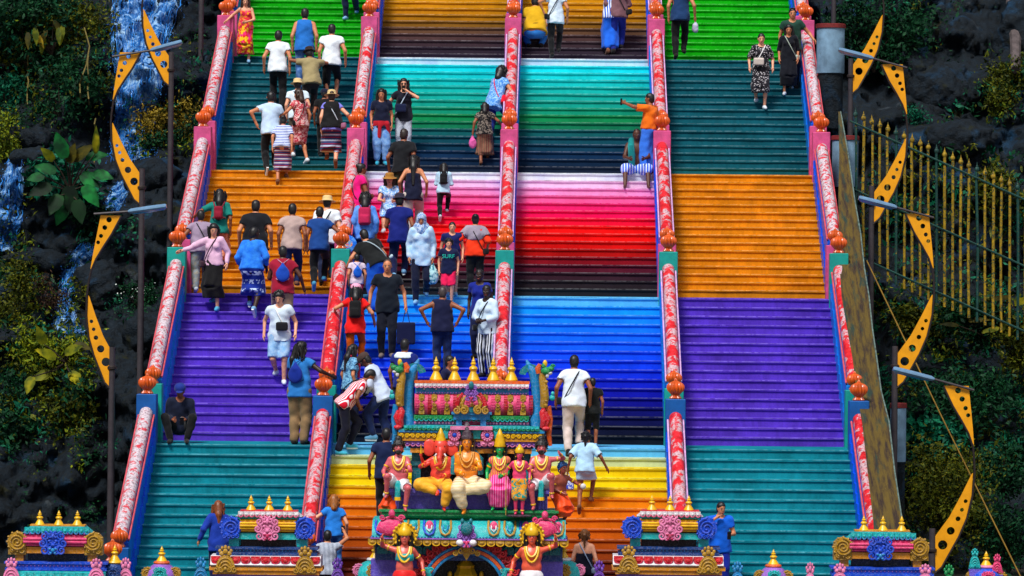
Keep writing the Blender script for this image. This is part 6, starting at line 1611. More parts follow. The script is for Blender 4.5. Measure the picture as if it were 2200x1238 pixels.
def statue(px, py, label, H, sk, pose='sit', face=180, Y=GY-.30, extra=None, crown=None, group='painted statues on the gate', **kw):
    """py: photo row of the seat (sitting) or of the feet (standing)"""
    sp = dict(kw); sp['seed'] = NPER[0]; NPER[0] += 1; sp['skinmat'] = pskin(sk); s = H/1.72
    for nm in 'lr': sp['a'+nm] = ARMS.get(kw.get('a'+nm, 'd'), kw.get('a'+nm, (.07, .03, -.5)))
    sp.setdefault('hair', 'bald'); sp.setdefault('fat', 1.12); sp.setdefault('hpitch', 0); sp.setdefault('lean', 0); sp.setdefault('hs', 1.2)
    p = at(px, py, Y); root = empty('statue', p, R_(face), s); tag(root, label, 'statue', group)
    if pose == 'sit':
        sp['seat'] = .0; sp['py'] = 0
        sp.setdefault('fl', (-.13, .30, -.46)); sp.setdefault('fr', (.13, .30, -.46)); sp.setdefault('kl', (-.35, 1, .5)); sp.setdefault('kr', (.35, 1, .5))
    J = figure(sp, root)
    T, P, H_, hc = J['T'], J['P'], J['H'], J['Hc']; up, rt, fw = T[:, 2], T[:, 0], T[:, 1]
    if crown:
        kind, m = crown
        pr = {'cone': [(.098, .03), (.105, .05), (.095, .08), (.10, .10), (.085, .14), (.088, .16), (.068, .20), (.07, .22), (.045, .27), (.03, .31), (.01, .35)],
              'tower': [(.085, .06), (.09, .09), (.07, .12), (.075, .15), (.06, .18), (.066, .22), (.05, .26), (.03, .30), (.01, .32)],
              'dome': [(.097, .03), (.104, .05), (.10, .10), (.075, .15), (.05, .17), (.03, .21), (.008, .23)],
              'bun': [(.092, .05), (.09, .09), (.07, .12), (.06, .14), (.066, .17), (.05, .20), (.01, .215)]}[kind]
        lathe_obj('crown', pr, J, m, root, sy=1.05)
    if kw.get('halo'):
        q = MB().arc(hc[0], hc[2]+.03, .02, .22, 0, 2*math.pi, hc[1]-.10, hc[1]-.06, 28)
        for i in range(18): a = math.pi*i/9; q.ball((hc[0]+math.cos(a)*.215, hc[1]-.05, hc[2]+.03+math.sin(a)*.215), .028, 6, 4)
        q.build('halo', kw['halo'], root)
    if kw.get('garland'):
        q = MB()
        for w_, dz in ((.10, .18), (.13, .28)):
            q.tube([P+up*(.54-dz*math.sin(math.pi*i/10))+rt*(w_*math.cos(math.pi*i/10))+fw*(.06+.10*math.sin(math.pi*i/10)) for i in range(11)], .022, 6)
        q.build('garland', kw['garland'], root)
    q = MB(); gm = kw.get('bands')
    if gm:
        for nm in 'lr':
            for a, b, t, r in ((J['S'+nm], J['el'+nm], .55, .052), (J['el'+nm], J['wr'+nm], .88, .036), (J['kn'+nm], J['an'+nm], .9, .048)):
                a = np.array(a); b = np.array(b); c = a+(b-a)*t; d = (b-a)/np.linalg.norm(b-a)
                q.tube([c-d*.018, c-d*.010, c+d*.010, c+d*.018], [r*.95, r*1.15, r*1.15, r*.95], 10)
        for sx in (-1, 1): q.ball(tuple(hc+H_@np.array([sx*.085, .0, -.055])), .018, 6, 4)
        tag(q.build('ornaments', gm, root), kind='stuff')
    if extra: extra(J, root)
    return root, J
def sash(m):
    def f(J, root):
        P, fw, up = J['P'], J['T'][:, 1], J['T'][:, 2]
        MB().tube([P+fw*.15, P+fw*.24-up*.05, P+fw*.27-up*.16, P+fw*.26-up*.30], [.05, .07, .06, .065], 8).build('sash', m, root)
        MB().tube([P+fw*.26-up*.30, P+fw*.26-up*.37], [.068, .075], 8).build('sash_hem', GOLD, root)
    return f
def beard(J, root):
    H_, hc = J['H'], J['Hc']; q = MB(); q.ball((0, .075, -.075), (.055, .03, .045)); q.ball((0, .095, -.045), (.04, .015, .012)); q.V = [tuple(hc+H_@np.array(v)) for v in q.V]; q.build('beard', BLKG, root)
def guard_x(J, root): sash(TURQ)(J, root); beard(J, root)
GS = S(204, 92, 100)
statue(862, 1049, 'bearded red brown guardian statue seated at the left end of the bench', 1.34, GS, Y=GY-.36, al='k', ar=(.10, .26, -.34), hair='fluffy', fat=1.2, legs=dict(m=pcloth(S(224, 220, 226)), len=.8, loose=.03, n='shorts'), garland=GOLD, bands=GOLD, extra=guard_x, crown=('bun', BLKG), fl=(-.10, .32, -.46), fr=(.30, .22, -.20))
statue(1157, 1049, 'bearded red brown guardian statue with raised hand at the bench end', 1.34, GS, Y=GY-.36, al=(.22, .22, .12), ar='k', hair='fluffy', fat=1.2, legs=dict(m=pcloth(S(224, 220, 226)), len=.8, loose=.03, n='shorts'), garland=GOLD, bands=GOLD, extra=guard_x, crown=('bun', BLKG), fl=(-.28, .24, -.2), fr=(.10, .32, -.44))
def elephant(J, root):
    H_, hc = J['H'], J['Hc']; w = lambda *v: tuple(hc+H_@np.array(v)); m = pskin(S(226, 66, 50))
    F = Field(hc-.42, hc+.36, .016); F.ell(hc+H_@np.array([0, .0, .03]), (.13, .13, .14), .03, H_); F.ell(hc+H_@np.array([0, .05, -.05]), (.10, .09, .10), .03, H_)
    F.cap(w(0, .12, -.04), w(.02, .17, -.18), .055, .048, .02); F.cap(w(.02, .17, -.18), w(.0, .18, -.27), .048, .04, .02); F.cap(w(.0, .18, -.27), w(.10, .17, -.31), .04, .03, .02)
    V, Q = F.mesh(); figure_mesh('elephant_head', [(V, Q, 0)], [m], root)
    for sx in (-1, 1):
        F = Field(hc-.4, hc+.35, .018); F.ell(hc+H_@np.array([sx*.20, -.02, .0]), (.12, .03, .15), .02, H_); V, Q = F.mesh(); figure_mesh('ear', [(V, Q, 0)], [m], root)
        MB().tube([w(sx*.07, .12, -.10), w(sx*.10, .17, -.14), w(sx*.11, .21, -.12)], [.018, .014, .004], 7).build('tusk', WHG, root)
        MB().ball(w(sx*.075, .115, .03), .014, 6, 4).build('eye', EYE, root)
    for sx in (-1, 1):       # second pair of hands
        P, rt, fw, up = J['P'], J['T'][:, 0], J['T'][:, 1], J['T'][:, 2]
        F = Field(P-.1+np.minimum(rt*sx*.5, 0), P+.1+np.maximum(rt*sx*.5, 0)+up*.8, .018)
        F.cap(P+up*.44+rt*sx*.17, P+up*.34+rt*sx*.34+fw*.05, .05, .042, .02); F.cap(P+up*.34+rt*sx*.34+fw*.05, P+up*.52+rt*sx*.40+fw*.12, .042, .03, .02); F.ell(P+up*.58+rt*sx*.41+fw*.13, (.045, .025, .06), .02); V, Q = F.mesh(); figure_mesh('upper_arm', [(V, Q, 0)], [m], root)
        MB().tube([P+up*.60+rt*sx*.41+fw*.14, P+up*.78+rt*sx*.41+fw*.14], [.018, .006], 6).build('attribute', GOLD, root)
dhY = pcloth(S(226, 140, 10), S(240, 190, 60), 'stripe_h', 3)
statue(943, 1049, 'elephant headed statue with gold crown and yellow robe', 1.34, S(226, 66, 50), Y=GY-.34, al='f', ar=(.16, .26, -.10), fat=1.22, face_=1, legs=dict(m=dhY, len=1.75, loose=.055, n='robe'), garland=GOLD, bands=GOLD, crown=('cone', GOLD), extra=elephant, fl=(-.12, .32, -.46), fr=(.02, .36, -.14), kr=(1, .5, .1))
def shawl(m):
    def f(J, root):
        q = MB(); P, rt, fw, up = J['P'], J['T'][:, 0], J['T'][:, 1], J['T'][:, 2]
        for sx in (-1, 1): q.tube([P+up*.55+rt*sx*.12-fw*.06, P+up*.40+rt*sx*.24-fw*.02, P+up*.12+rt*sx*.26+fw*.02], [.05, .07, .05], 8)
        q.build('shawl', m, root)
    return f
statue(1010, 1049, 'central golden bodied statue with tall dark hair and cream robe', 1.52, S(230, 132, 24), Y=GY-.36, al='k', ar='f', hair='verylong', hc=S(60, 40, 30), fat=1.18, legs=dict(m=pcloth(S(236, 224, 200), S(214, 180, 110), 'stripe_h', 3), len=1.75, loose=.055, n='robe'), garland=ORN2, bands=GOLD, crown=('tower', gloss(S(80, 62, 74))), extra=shawl(TURQ2), fl=(.12, .30, -.12), fr=(.10, .34, -.46), kl=(-1, .5, .1))
statue(1073, 1049, 'green faced goddess statue in magenta robe and gold crown', 1.32, S(16, 170, 84), Y=GY-.34, fem=1, al='f', ar='b', hair='long', top=dict(m=pcloth(S(196, 20, 110), S(226, 160, 30), 'stripe_v', 2), sleeve=.4, hem=.04, n='bodice'), skirt=dict(m=pcloth(S(222, 16, 120), S(240, 120, 180), 'stripe_v', 1.6), to=.07, n='robe', fl2=.62, flare=.95), bands=GOLD, crown=('cone', GOLD), garland=GOLD)
def staff(J, root):
    w = J['wrr']+J['hdr']*.09; MB().tube([(w[0], w[1], -.0), (w[0], w[1], w[2]+.35)], .014, 6).build('staff', GOLD2, root)
    MB().lathe([(.001, -.05), (.34, -.05), (.36, -.02), (.30, 0), (.001, 0)], n=20).build('plinth', gloss(S(60, 40, 60)), root)
statue(1115, 1106, 'small pink standing statue with staff in front of the bench', 1.02, S(226, 60, 110), 'stand', Y=GY-.66, ar=(.18, .14, -.32), al=(.10, .05, -.46), legs=dict(m=pcloth(S(226, 150, 20), S(10, 140, 130), 'floral', 1.2), len=1.0, loose=.035, n='dhoti'), garland=GOLD, bands=GOLD, crown=('dome', GOLD), extra=staff, hair='bob')
for sgn, px, col, lab, kk in ((-1, 868, S(212, 92, 80), 'red bodied goddess statue with yellow halo and turquoise bodice beside the arch', 1), (1, 1141, S(222, 88, 60), 'bare chested guardian statue with yellow halo and white dhoti beside the arch', 0)):
    kwz = dict(fem=1, top=dict(m=pcloth(S(0, 160, 160)), sleeve=0, hem=-.27, low=.42, n='bodice'), skirt=dict(m=pcloth(S(216, 30, 30)), to=.1)) if kk else dict(skirt=dict(m=pcloth(S(226, 222, 226)), to=.1, n='dhoti'))
    raised = (.26, .16, .22); rest = (.20, .05, -.40)
    statue(px, 1346, lab, 1.50, col, 'stand', Y=GY-.98, hair='long', ar=raised if sgn < 0 else rest, al=raised if sgn > 0 else rest, garland=GOLD, bands=GOLD, halo=GOLD, crown=('dome', GOLD), **kwz)
for sgn, px in ((1, 1196), (-1, 850)):
    def ball_(J, root, sgn=sgn):
        w = J['wrl']+J['hdl']*.13; MB().ball(tuple(w), .075, 10, 7).build('conch', WHG, root)
    statue(px, 1126, 'crouching blue haired figure statue in orange cloth %s' % ('holding out a white conch' if sgn > 0 else 'half hidden behind the left guardian'), 1.12, S(150, 70, 52), 'stand', Y=GY-.20, face=180+sgn*35, fl=(-.12, .1, 0), fr=(.12, .1, 0), dz=-.22, lean=15, al=(.20, .34, -.10) if sgn > 0 else 'f', ar='f', hair='fluffy', hc=S(10, 70, 130), skirt=dict(m=pcloth(S(232, 70, 10)), to=.2, n='cloth'), bands=GOLD, extra=ball_)
for px, top, m, lab in ((2094, 1178, TURQ, 'turquoise carved finial piece left of the far right turret'), (2142, 1190, PNK, 'pink carved finial piece right of the far right turret')):
    o = empty('leaf_ornament', at(px, top+44, GY-.1), 0, GP); tag(o, lab, 'ornament', 'leaf ornaments along the gate'); antefix(o, 0, 0, 28, 44, 0, m, 'leaf'); MB().box(-12, 12, -6, 10, -60, -.5).build('plinth', VIO, o, smooth=False)
# ------------------------------------------------------------------ the people, top of the picture first
W = cloth
def T_(c, **k): return dict(m=c if not isinstance(c, tuple) else W(c), **k)
NAVY, BLK, WHT, DEN, KHA = S(10, 18, 46), S(10, 11, 15), S(222, 230, 244), S(52, 92, 150), S(140, 112, 76)
JEAN = W(S(40, 84, 150), S(120, 160, 205), 'denim'); DJEAN = W(S(10, 22, 60), S(30, 54, 110), 'denim')
SNK = W(S(120, 170, 210)); SNW = W(S(214, 224, 234)); BSH = W(S(28, 24, 24)); SAN = W(S(110, 70, 48)); AQ = W(S(40, 160, 190))
SOL = W(S(225, 230, 235))
person(527, 138, 'woman in red and yellow flowered sundress holding the outer rail', 180, head=-6, pose='down', fem=1, tone='fair', ar=(.34, .10, -.30), al='f', hair='long', hc=HBR, hpitch=12,
       skirt=T_(W(S(214, 30, 40), S(240, 190, 20), 'floral', .8, S(226, 40, 120)), to=.22, n='dress_skirt', flare=1.3), top=T_(W(S(214, 30, 60), S(240, 150, 20), 'floral', .8, S(226, 40, 120)), sleeve=0, hem=.05, neck=.1, n='dress_top', low=.44), shoe=SNK)
person(752, 42, 'climber in navy trousers cut off at the waist by the picture top', 170, H=1.74, pose='down', lead='l', tone='tan', top=T_(NAVY), legs=T_(S(18, 26, 66)), shoe=SNK)
person(654, 186, 'man in blue sleeveless shirt and jeans with bare arms', 0, H=1.80, head=24, pose='up', tone='tan', top=T_(S(28, 106, 190), sleeve=0, hem=.12), legs=T_(JEAN), shoe=SNK)
person(597, 205, 'man in white tee and black trousers with side stripe, left of the crouching man', 0, H=1.76, head=68, pose='up', lead='l', al='w', ar='d', tone='tan', top=T_(WHT), legs=T_(BLK), shoe=BSH)
person(712, 196, 'man in white tee and cropped black trousers, right of the crouching man', 0, H=1.76, head=50, pose='up', tone='tan', ar='w', top=T_(WHT), legs=T_(BLK, len=1.3), shoe=SAN)
person(672, 212, 'man in olive shirt and dark hat bending with raised hands', 15, H=1.70, head=103, pose='up', lean=24, dz=-.1, tone='brown', al=(.02, .25, .12), ar=(.05, .28, .10), hat='fedora', hatm=W(S(40, 26, 22)), top=T_(S(150, 136, 96), sleeve=.6), legs=T_(S(40, 34, 34)), shoe=BSH)
person(640, 318, 'person in white shirt and straw hat half hidden behind flowered dress', 5, H=1.62, head=166, pose='up', tone='fair', hat='straw', top=T_(S(206, 224, 244), sleeve=.6), legs=T_(S(90, 84, 70), len=1.2), bags=(('cross', W(BLK), 1, -.1),), shoe=SNK)
person(652, 352, 'woman in red and white flowered knee length dress', 40, head=192, pose='up', lead='l', fem=1, tone='tan', hair='bob', hc=HBR, hyaw=25, al=(.30, .22, -.30), skirt=T_(W(S(170, 40, 60), S(220, 170, 170), 'floral', 2.2), to=.42, n='dress_skirt'), top=T_(W(S(180, 44, 62), S(224, 190, 186), 'floral', 2.2), sleeve=.6, hem=.08, n='dress_top'), bags=(('cross', W(BLK), -1, .0),), shoe=SNW)
person(697, 336, 'dark haired person in black top between two straw hats', 0, H=1.42, head=198, pose='stand', tone='brown', hat='cap', hatm=W(S(14, 20, 44)), top=T_(BLK), legs=T_(BLK), shoe=BSH)
person(712, 366, 'woman in straw hat, black pinafore and striped blue wrap skirt', 5, head=192, pose='trail', lead='l', fem=1, fat=1.12, tone='fair', hat='straw', hair='bun', hc=HBR, ar=(.28, .1, -.36), over=T_(BLK, sleeve=0, hem=.05, loose=.045, n='pinafore'), top=T_(S(120, 120, 214), sleeve=.5), skirt=T_(W(S(10, 56, 104), S(112, 24, 60), 'stripe_h', 1.1, S(170, 180, 200)), to=.28), bags=(('cross', W(S(150, 90, 120)), 1, -.1, W(S(190, 200, 214))),), shoe=SAN)
person(582, 382, 'man in pale blue white tee and black trousers pushing off one foot', 8, head=196, pose='trail', lead='r', al='h', ar='f', tone='tan', top=T_(S(186, 210, 242)), legs=T_(BLK), shoe=BSH, sole=SOL)
person(606, 362, 'person in striped wrap skirt hidden behind man in pale tee', 0, H=1.50, lean=32, head=244, pose='up', fem=1, tone='tan', hair='bun', top=T_(W(S(40, 70, 160), WHT, 'stripe_h', 2), sleeve=.9), skirt=T_(W(S(20, 50, 110), S(130, 40, 60), 'stripe_h', 1.4, S(190, 190, 200)), to=.30), shoe=SAN)
person(819, 356, 'woman in navy tee with red jacket tied round her jeans', 185, head=192, pose='stand', fem=1, fat=1.08, tone='tan', hair='long', glasses='top', hyaw=-10, hpitch=15, top=T_(NAVY, sleeve=.7), legs=T_(W(S(70, 120, 190), S(150, 190, 225), 'denim'), len=1.8, loose=.03), bags=(('tied', W(S(170, 14, 34))),), shoe=AQ)
person(868, 338, 'woman in black shirt and striped trousers lifting a phone', 180, H=1.66, head=172, pose='stand', fem=1, tone='fair', hair='long', glasses='eyes', al='u', ar=(.24, .12, -.36), top=T_(S(16, 18, 34), hem=.14), legs=T_(W(S(220, 226, 236), S(30, 50, 100), 'stripe_h', 7)), bags=(('cross', W(S(12, 24, 60)), 1, .25, W(S(190, 210, 230)), 1.4), ('phone', EYE, 'l')), shoe=AQ)
person(1058, 300, 'curly haired woman in blue patterned blouse leaning on middle rail', -35, H=1.66, head=146, pose='up', fem=1, fat=1.1, lean=22, tone='tan', hair='curly', ar=(.12, .30, -.22), al=(.0, .34, -.14), top=T_(W(S(60, 130, 214), S(150, 195, 240), 'floral', 3), hem=.20, sleeve=.6), legs=T_(S(20, 40, 120)), bags=(('cross', W(S(222, 12, 46)), 1, .0, W(S(222, 12, 46)), 1.5),), shoe=SAN)
person(1040, 362, 'woman in black floral dress carrying a pink plastic bag', 0, head=220, pose='up', fem=1, fat=1.12, tone='brown', hair='bob', ar=(.36, .16, -.30), al=(.16, -.02, -.47), top=T_(W(S(12, 12, 16), S(120, 110, 100), 'floral', 1.6), sleeve=.7, hem=.10, n='dress_top'), skirt=T_(W(S(16, 14, 18), S(150, 120, 90), 'stripe_v', 3, S(120, 30, 40)), to=.26, n='dress_skirt', flare=1.25), bags=(('plastic', W(S(214, 90, 160)), 'l'),), shoe=SAN)
person(862, 402, 'man in dark tee and olive trousers turning on the landing', -15, H=1.76, head=277, pose='up', tone='brown', al='w', hair='short', hc=S(40, 26, 20), top=T_(S(14, 16, 22), sleeve=.7), legs=T_(S(52, 58, 40), loose=.03), shoe=SAN)
person(888, 492, 'long haired woman in navy camisole and pale trousers', 0, H=1.68, head=328, pose='up', fem=1, tone='tan', hair='verylong', al=(.12, .10, -.42), ar=(.12, .10, -.42), top=T_(S(8, 14, 44), sleeve=0, hem=.16, low=.42), legs=T_(S(190, 178, 170), loose=.03), shoe=SAN)
person(952, 482, 'girl in white shirt with small black backpack', 0, head=350, pose='trail', fem=1, tone='tan', hair='long', al='f', ar='f', top=T_(S(180, 214, 242), sleeve=1.2), legs=T_(BLK), bags=(('backpack', W(BLK), .85),), shoe=SNW)
person(1396, 322, 'man in orange shawl and white dhoti taking a selfie', 60, H=1.66, head=200, pose='stand', fat=1.12, tone='brown', al=(.10, .46, .10), ar='d', hyaw=10, lean=-2, top=T_(S(232, 110, 10), sleeve=.9, hem=-.02, n='shawl'), skirt=T_(S(50, 116, 224), to=.06, n='dhoti'), bags=(('phone', EYE, 'l'), ('belt', W(S(222, 226, 242)))), ydep=None)
person(1368, 402, 'bare chested man with teal towel and blue dhoti seated on the landing edge', 180, H=1.74, pose='sit', nseat=2, spread=.24, fat=1.1, tone='dark', hair='thin', al='k', ar='k', lean=10, lip=skin(S(110, 60, 54)), legs=T_(W(S(24, 84, 216), S(200, 218, 244), 'stripe_v', 1.4), len=1.15, loose=.04, n='dhoti'), bags=(('cloth', W(S(10, 130, 130)), 1),))
person(1149, 100, 'woman in mustard tunic crouching on brown steps', 0, H=1.95, pose='crouch', fem=1, fat=1.15, tone='tan', al='f', ar='f', hair='bun', top=T_(S(204, 158, 10), sleeve=.7, hem=.05, flare=1.05, n='tunic'), legs=T_(S(40, 120, 200)), bags=(('belt', W(S(96, 66, 10))),), shoe=BSH)
person(1194, 126, 'woman in white top and black trousers with white side stripe', 5, H=1.66, pose='up', fem=1, tone='tan', hair='pony', al='h', ar='w', top=T_(S(206, 222, 244), hem=.14), legs=T_(BLK), bags=(('cross', W(BLK), -1, -.1),), shoe=BSH)
person(1326, 122, 'person in brown top and blue jeans with shoulder strap', 0, H=1.72, pose='up', fat=1.15, tone='tan', top=T_(S(112, 76, 84), hem=.12, sleeve=1.3), legs=T_(W(S(16, 36, 130))), bags=(('cross', W(BLK), 1, -.1),), ar='f', shoe=BSH)
person(1314, 112, 'person in blue wrap reaching sideways, mostly behind brown top', 10, H=1.66, pose='up', fem=1, tone='tan', al=(.44, .20, .02), top=T_(W(S(30, 90, 200), WHT, 'stripe_v', 1.5), sleeve=.5), skirt=T_(S(20, 96, 214), to=.12), shoe=SAN)
person(1461, 128, 'man in navy tee and black trousers with a small clear bag', 0, H=1.78, pose='up', tone='tan', fat=1.06, ar=(.14, .06, -.47), top=T_(S(16, 52, 96), hem=.12), legs=T_(BLK), bags=(('plastic', W(S(190, 190, 214)), 'r', .7),), shoe=BSH)
person(1634, 229, 'woman in grey speckled dress with cream shoulder bag', 180, head=73, pose='down', fem=1, tone='fair', hair='bun', al='b', ar='b', hpitch=12, skirt=T_(W(S(26, 24, 32), S(190, 186, 190), 'dots', 1), to=.38, n='dress_skirt'), top=T_(W(S(26, 24, 32), S(190, 186, 190), 'dots', 1), sleeve=.95, hem=.06, n='dress_top'), bags=(('cross', W(S(196, 184, 176)), 1, .25, None, 1.35),), shoe=SNW)
person(1693, 211, 'woman in long black dress with bag strap by the right rail', 178, head=54, pose='down', lead='l', fem=1, tone='tan', hair='long', hc=HB, hpitch=14, top=T_(S(8, 12, 24), sleeve=1.1, hem=.08, n='dress_top'), skirt=T_(S(8, 12, 24), to=.24, n='dress_skirt'), bags=(('cross', W(S(170, 184, 170)), -1, .0),), shoe=SNW)
person(1702, 176, 'man in dark green tee with sunglasses on his head', 182, H=1.74, head=14, pose='stand', tone='tan', glasses='top', al=(.28, .16, -.34), top=T_(S(24, 62, 50)), legs=T_(S(10, 20, 40)), shoe=BSH)
# ---- orange and purple flights, left lane
person(470, 585, 'long haired woman with crimson backpack and teal shirt', 0, H=1.72, head=412, pose='up', fem=1, tone='brown', hair='verylong', al=(.34, .1, -.2), ar='d', top=T_(S(10, 120, 110), sleeve=.9), skirt=T_(W(S(200, 110, 80), S(226, 160, 130), 'floral', 2), to=.3), bags=(('backpack', W(S(130, 14, 40)), .72),), shoe=SAN)
person(430, 636, 'man in mauve tee with black strap leaning on the outer rail', 5, head=452, pose='up', tone='brown', fat=1.08, al=(.26, .10, -.40), ar='f', top=T_(S(150, 132, 156)), legs=T_(W(S(150, 140, 120), S(120, 160, 190), 'denim'), loose=.025), bags=(('cross', W(BLK), 1, -.1),), shoe=SNW)
person(458, 662, 'woman in pale pink blouse and black skirt stretching an arm to the rail', 165, head=482, pose='down', fem=1, tone='fair', hair='bob', hyaw=25, hpitch=18, ar=(.46, .10, -.20), al=(.14, .05, -.46), top=T_(S(222, 178, 206), sleeve=1.9, hem=.03), skirt=T_(W(S(10, 9, 12)), to=.26, flare=1.3), bags=(('cross', W(S(50, 26, 40)), 1, .1),), shoe=W(S(70, 160, 200)))
person(548, 606, 'heavy man in black tee and black shorts', 0, H=1.80, head=426, pose='up', lead='l', fat=1.2, tone='tan', al='w', ar='w', top=T_(S(12, 14, 22), sleeve=.75, hem=.14), legs=T_(S(10, 11, 16), len=.98, loose=.03), shoe=SNW)
person(537, 686, 'woman in bright blue shirt and blue printed sarong', -8, head=488, pose='trail', lead='l', fem=1, fat=1.12, tone='deep', hair='short', hyaw=-40, al=(.1, .14, -.42), ar=(.1, .14, -.42), top=T_(W(S(10, 100, 216), S(60, 150, 240), 'denim'), sleeve=1.6, hem=.03, loose=.02), skirt=T_(W(S(8, 40, 140), S(190, 210, 240), 'motif', 1.2), to=.32), shoe=SNK, sole=SOL)
person(627, 622, 'man in beige shirt and jeans', 0, H=1.74, head=436, pose='up', tone='brown', al='d', ar='d', top=T_(S(176, 152, 146), hem=.10), legs=T_(DJEAN), shoe=SAN)
person(608, 694, 'man in crimson tee with blue drawstring bag and khaki shorts', 4, H=1.74, head=520, pose='up', lead='l', fat=1.1, tone='dark', hair='thin', ar=(.22, .10, -.44), al='f', top=T_(S(146, 10, 44), hem=.12), legs=T_(S(156, 132, 104), len=1.0, loose=.03), bags=(('sack', W(S(14, 66, 170)), W(S(190, 150, 170))),), shoe=SNW)
person(684, 632, 'man in blue polo and black trousers lifting his heel', 0, head=444, pose='trail', lead='r', fat=1.06, tone='brown', hair='short', ar=(.26, .18, -.26), top=T_(S(12, 60, 128), hem=.10), legs=T_(BLK), shoe=W(S(70, 150, 190)))
person(702, 602, 'person in white shirt and cream sun hat on orange steps', 0, H=1.74, head=412, pose='up', tone='fair', hat='straw', fat=1.06, top=T_(S(220, 228, 240), sleeve=.7, hem=.14), legs=T_(S(20, 30, 60)), bags=(('cross', W(BLK), -1, -.1),), shoe=BSH)
# ---- white, pink and red flight, centre left lane
person(772, 486, 'woman in magenta top with scarf and sunglasses against the rail', -70, H=1.66, head=348, pose='stand', fem=1, fat=1.1, tone='brown', hair='bun', glasses='eyes', al='d', ar='f', top=T_(S(232, 10, 122), hem=.12), legs=T_(S(10, 14, 40)), bags=(('scarf', W(S(150, 90, 100))), ('cross', W(BLK), 1, .1)), shoe=SAN)
person(832, 514, 'woman in tan hat and pale blue dress sitting on pink steps', 180, H=1.60, pose='sit', nseat=3, spread=.09, fem=1, tone='fair', hat='straw', hatm=TANH, hair='long', hc=HBR, al='k', ar='k', lean=6, top=T_(W(S(100, 160, 230), S(210, 225, 245), 'floral', 3), sleeve=.6, n='dress_top'), skirt=T_(W(S(90, 150, 226), S(210, 225, 245), 'floral', 3), to=.36, n='dress_skirt'), shoe=SNW)
person(784, 566, 'woman in blue jacket with rose pink backpack', 0, H=1.66, head=410, pose='up', fem=1, tone='tan', hair='curly', top=T_(W(S(60, 120, 214), S(120, 170, 230), 'denim'), sleeve=1.8, loose=.03, hem=.16), legs=T_(DJEAN), bags=(('backpack', W(S(176, 26, 76)), 1.0),), shoe=SAN)
person(856, 616, 'man in royal navy shirt and fedora', 0, head=418, pose='trail', lead='r', fat=1.06, tone='brown', hat='fedora', hatm=W(S(40, 34, 54)), al='f', top=T_(S(4, 22, 108), sleeve=.6, hem=.14), legs=T_(W(S(4, 14, 60))), shoe=SNK, sole=SOL)
person(904, 648, 'person in patterned headscarf and white blue jacket holding a carrier bag', 180, head=460, pose='down', lead='l', fem=1, tone='tan', hat='hijab', hatm=W(S(190, 208, 234), S(90, 130, 190), 'floral', 3), hair='bald', hpitch=18, al='d', ar='d', top=T_(W(S(150, 196, 238), S(220, 228, 240), 'denim'), sleeve=1.9, hem=.20, loose=.03), legs=T_(NAVY), bags=(('plastic', W(S(170, 210, 214), S(30, 120, 140), 'floral', 1.5), 'l', 1.15),), shoe=SNK)
person(972, 622, 'taller boy in navy tee standing behind the boy in printed tee', 180, H=1.42, head=476, pose='stand', tone='fair', top=T_(S(12, 22, 86)), legs=T_(S(150, 40, 70), len=.9), shoe=SNK)
BOY = person(963, 648, 'small boy in printed navy tee and pink shorts', 180, head=514, pose='stand', tone='fair', hair='fluffy', hyaw=10, top=T_(S(8, 20, 60), hem=.12, loose=.024), legs=T_(S(226, 20, 80), len=.95, loose=.03), shoe=SNK)
person(1020, 630, 'woman in orange and grey top with black trousers', 0, head=460, pose='stand', fem=1, fat=1.05, tone='tan', hair='bun', al=(.26, .10, -.36), ar=(.1, .1, -.4), over=T_(S(150, 140, 156), sleeve=.6, hem=-.24, loose=.042, n='yoke'), top=T_(S(240, 50, 8), sleeve=1.1, hem=.10, loose=.022), legs=T_(BLK), bags=(('cross', W(BLK), 1, -.1),), shoe=BSH)
person(818, 636, 'person in black tee and blue trousers bending over the post', 28, H=1.72, head=488, pose='up', lean=38, side=-14, fat=1.15, tone='tan', al=(.30, .34, -.18), ar='f', hair='short', top=T_(S(12, 16, 18), sleeve=.7, hem=.08), legs=T_(S(10, 84, 196), loose=.05), bags=(('cross', W(S(170, 190, 200)), 1, -.1, W(S(170, 190, 200)), .6),), shoe=BSH)
person(766, 662, 'child with blue bag and pink shorts below the round fan', 10, H=1.12, pose='stand', tone='tan', top=T_(S(206, 190, 206), hem=.1), legs=T_(S(214, 20, 70), len=.9), bags=(('sack', W(S(10, 90, 200))),), shoe=SNK)
# ---- blue flight
person(831, 766, 'bald man in dark polo holding a navy tote bag', 180, head=558, pose='stand', tone='tan', fat=1.05, hair='thin', hc=S(70, 50, 42), al=(.15, .02, -.48), ar=(.14, .02, -.48), top=T_(S(8, 20, 34), hem=.14), legs=T_(S(6, 12, 30)), bags=(('tote', W(S(8, 16, 58)), 'l', 1.1),), shoe=W(S(110, 96, 90)))
person(762, 800, 'woman in red tee and orange leggings with pink cap and black backpack', 0, head=612, pose='up', fem=1, tone='tan', hair='long', hat='cap', hatm=W(S(232, 160, 190)), al=(.26, .16, -.16), ar=(.2, .16, -.36), top=T_(S(222, 16, 14), hem=.16), legs=T_(S(240, 96, 0), loose=.006), bags=(('backpack', W(BLK), .9),), shoe=BSH)
person(949, 806, 'man in navy vest and dark jeans with hands on hips', 0, head=616, pose='stand', tone='brown', fat=1.1, hair='thin', hc=S(60, 50, 50), al='h', ar='h', top=T_(S(8, 14, 52), sleeve=.12, hem=.08), legs=T_(DJEAN), shoe=BSH)
person(1046, 812, 'woman in white shirt and black trousers with white stripes by the middle rail', 150, head=613, pose='stand', fem=1, tone='deep', hair='bun', hyaw=20, al='f', ar='f', top=T_(S(196, 218, 244), sleeve=1.6, hem=.12), legs=T_(W(BLK, S(210, 214, 224), 'stripe_v', 1.6)), bags=(('cross', W(BLK), 1, .1),), shoe=BSH)
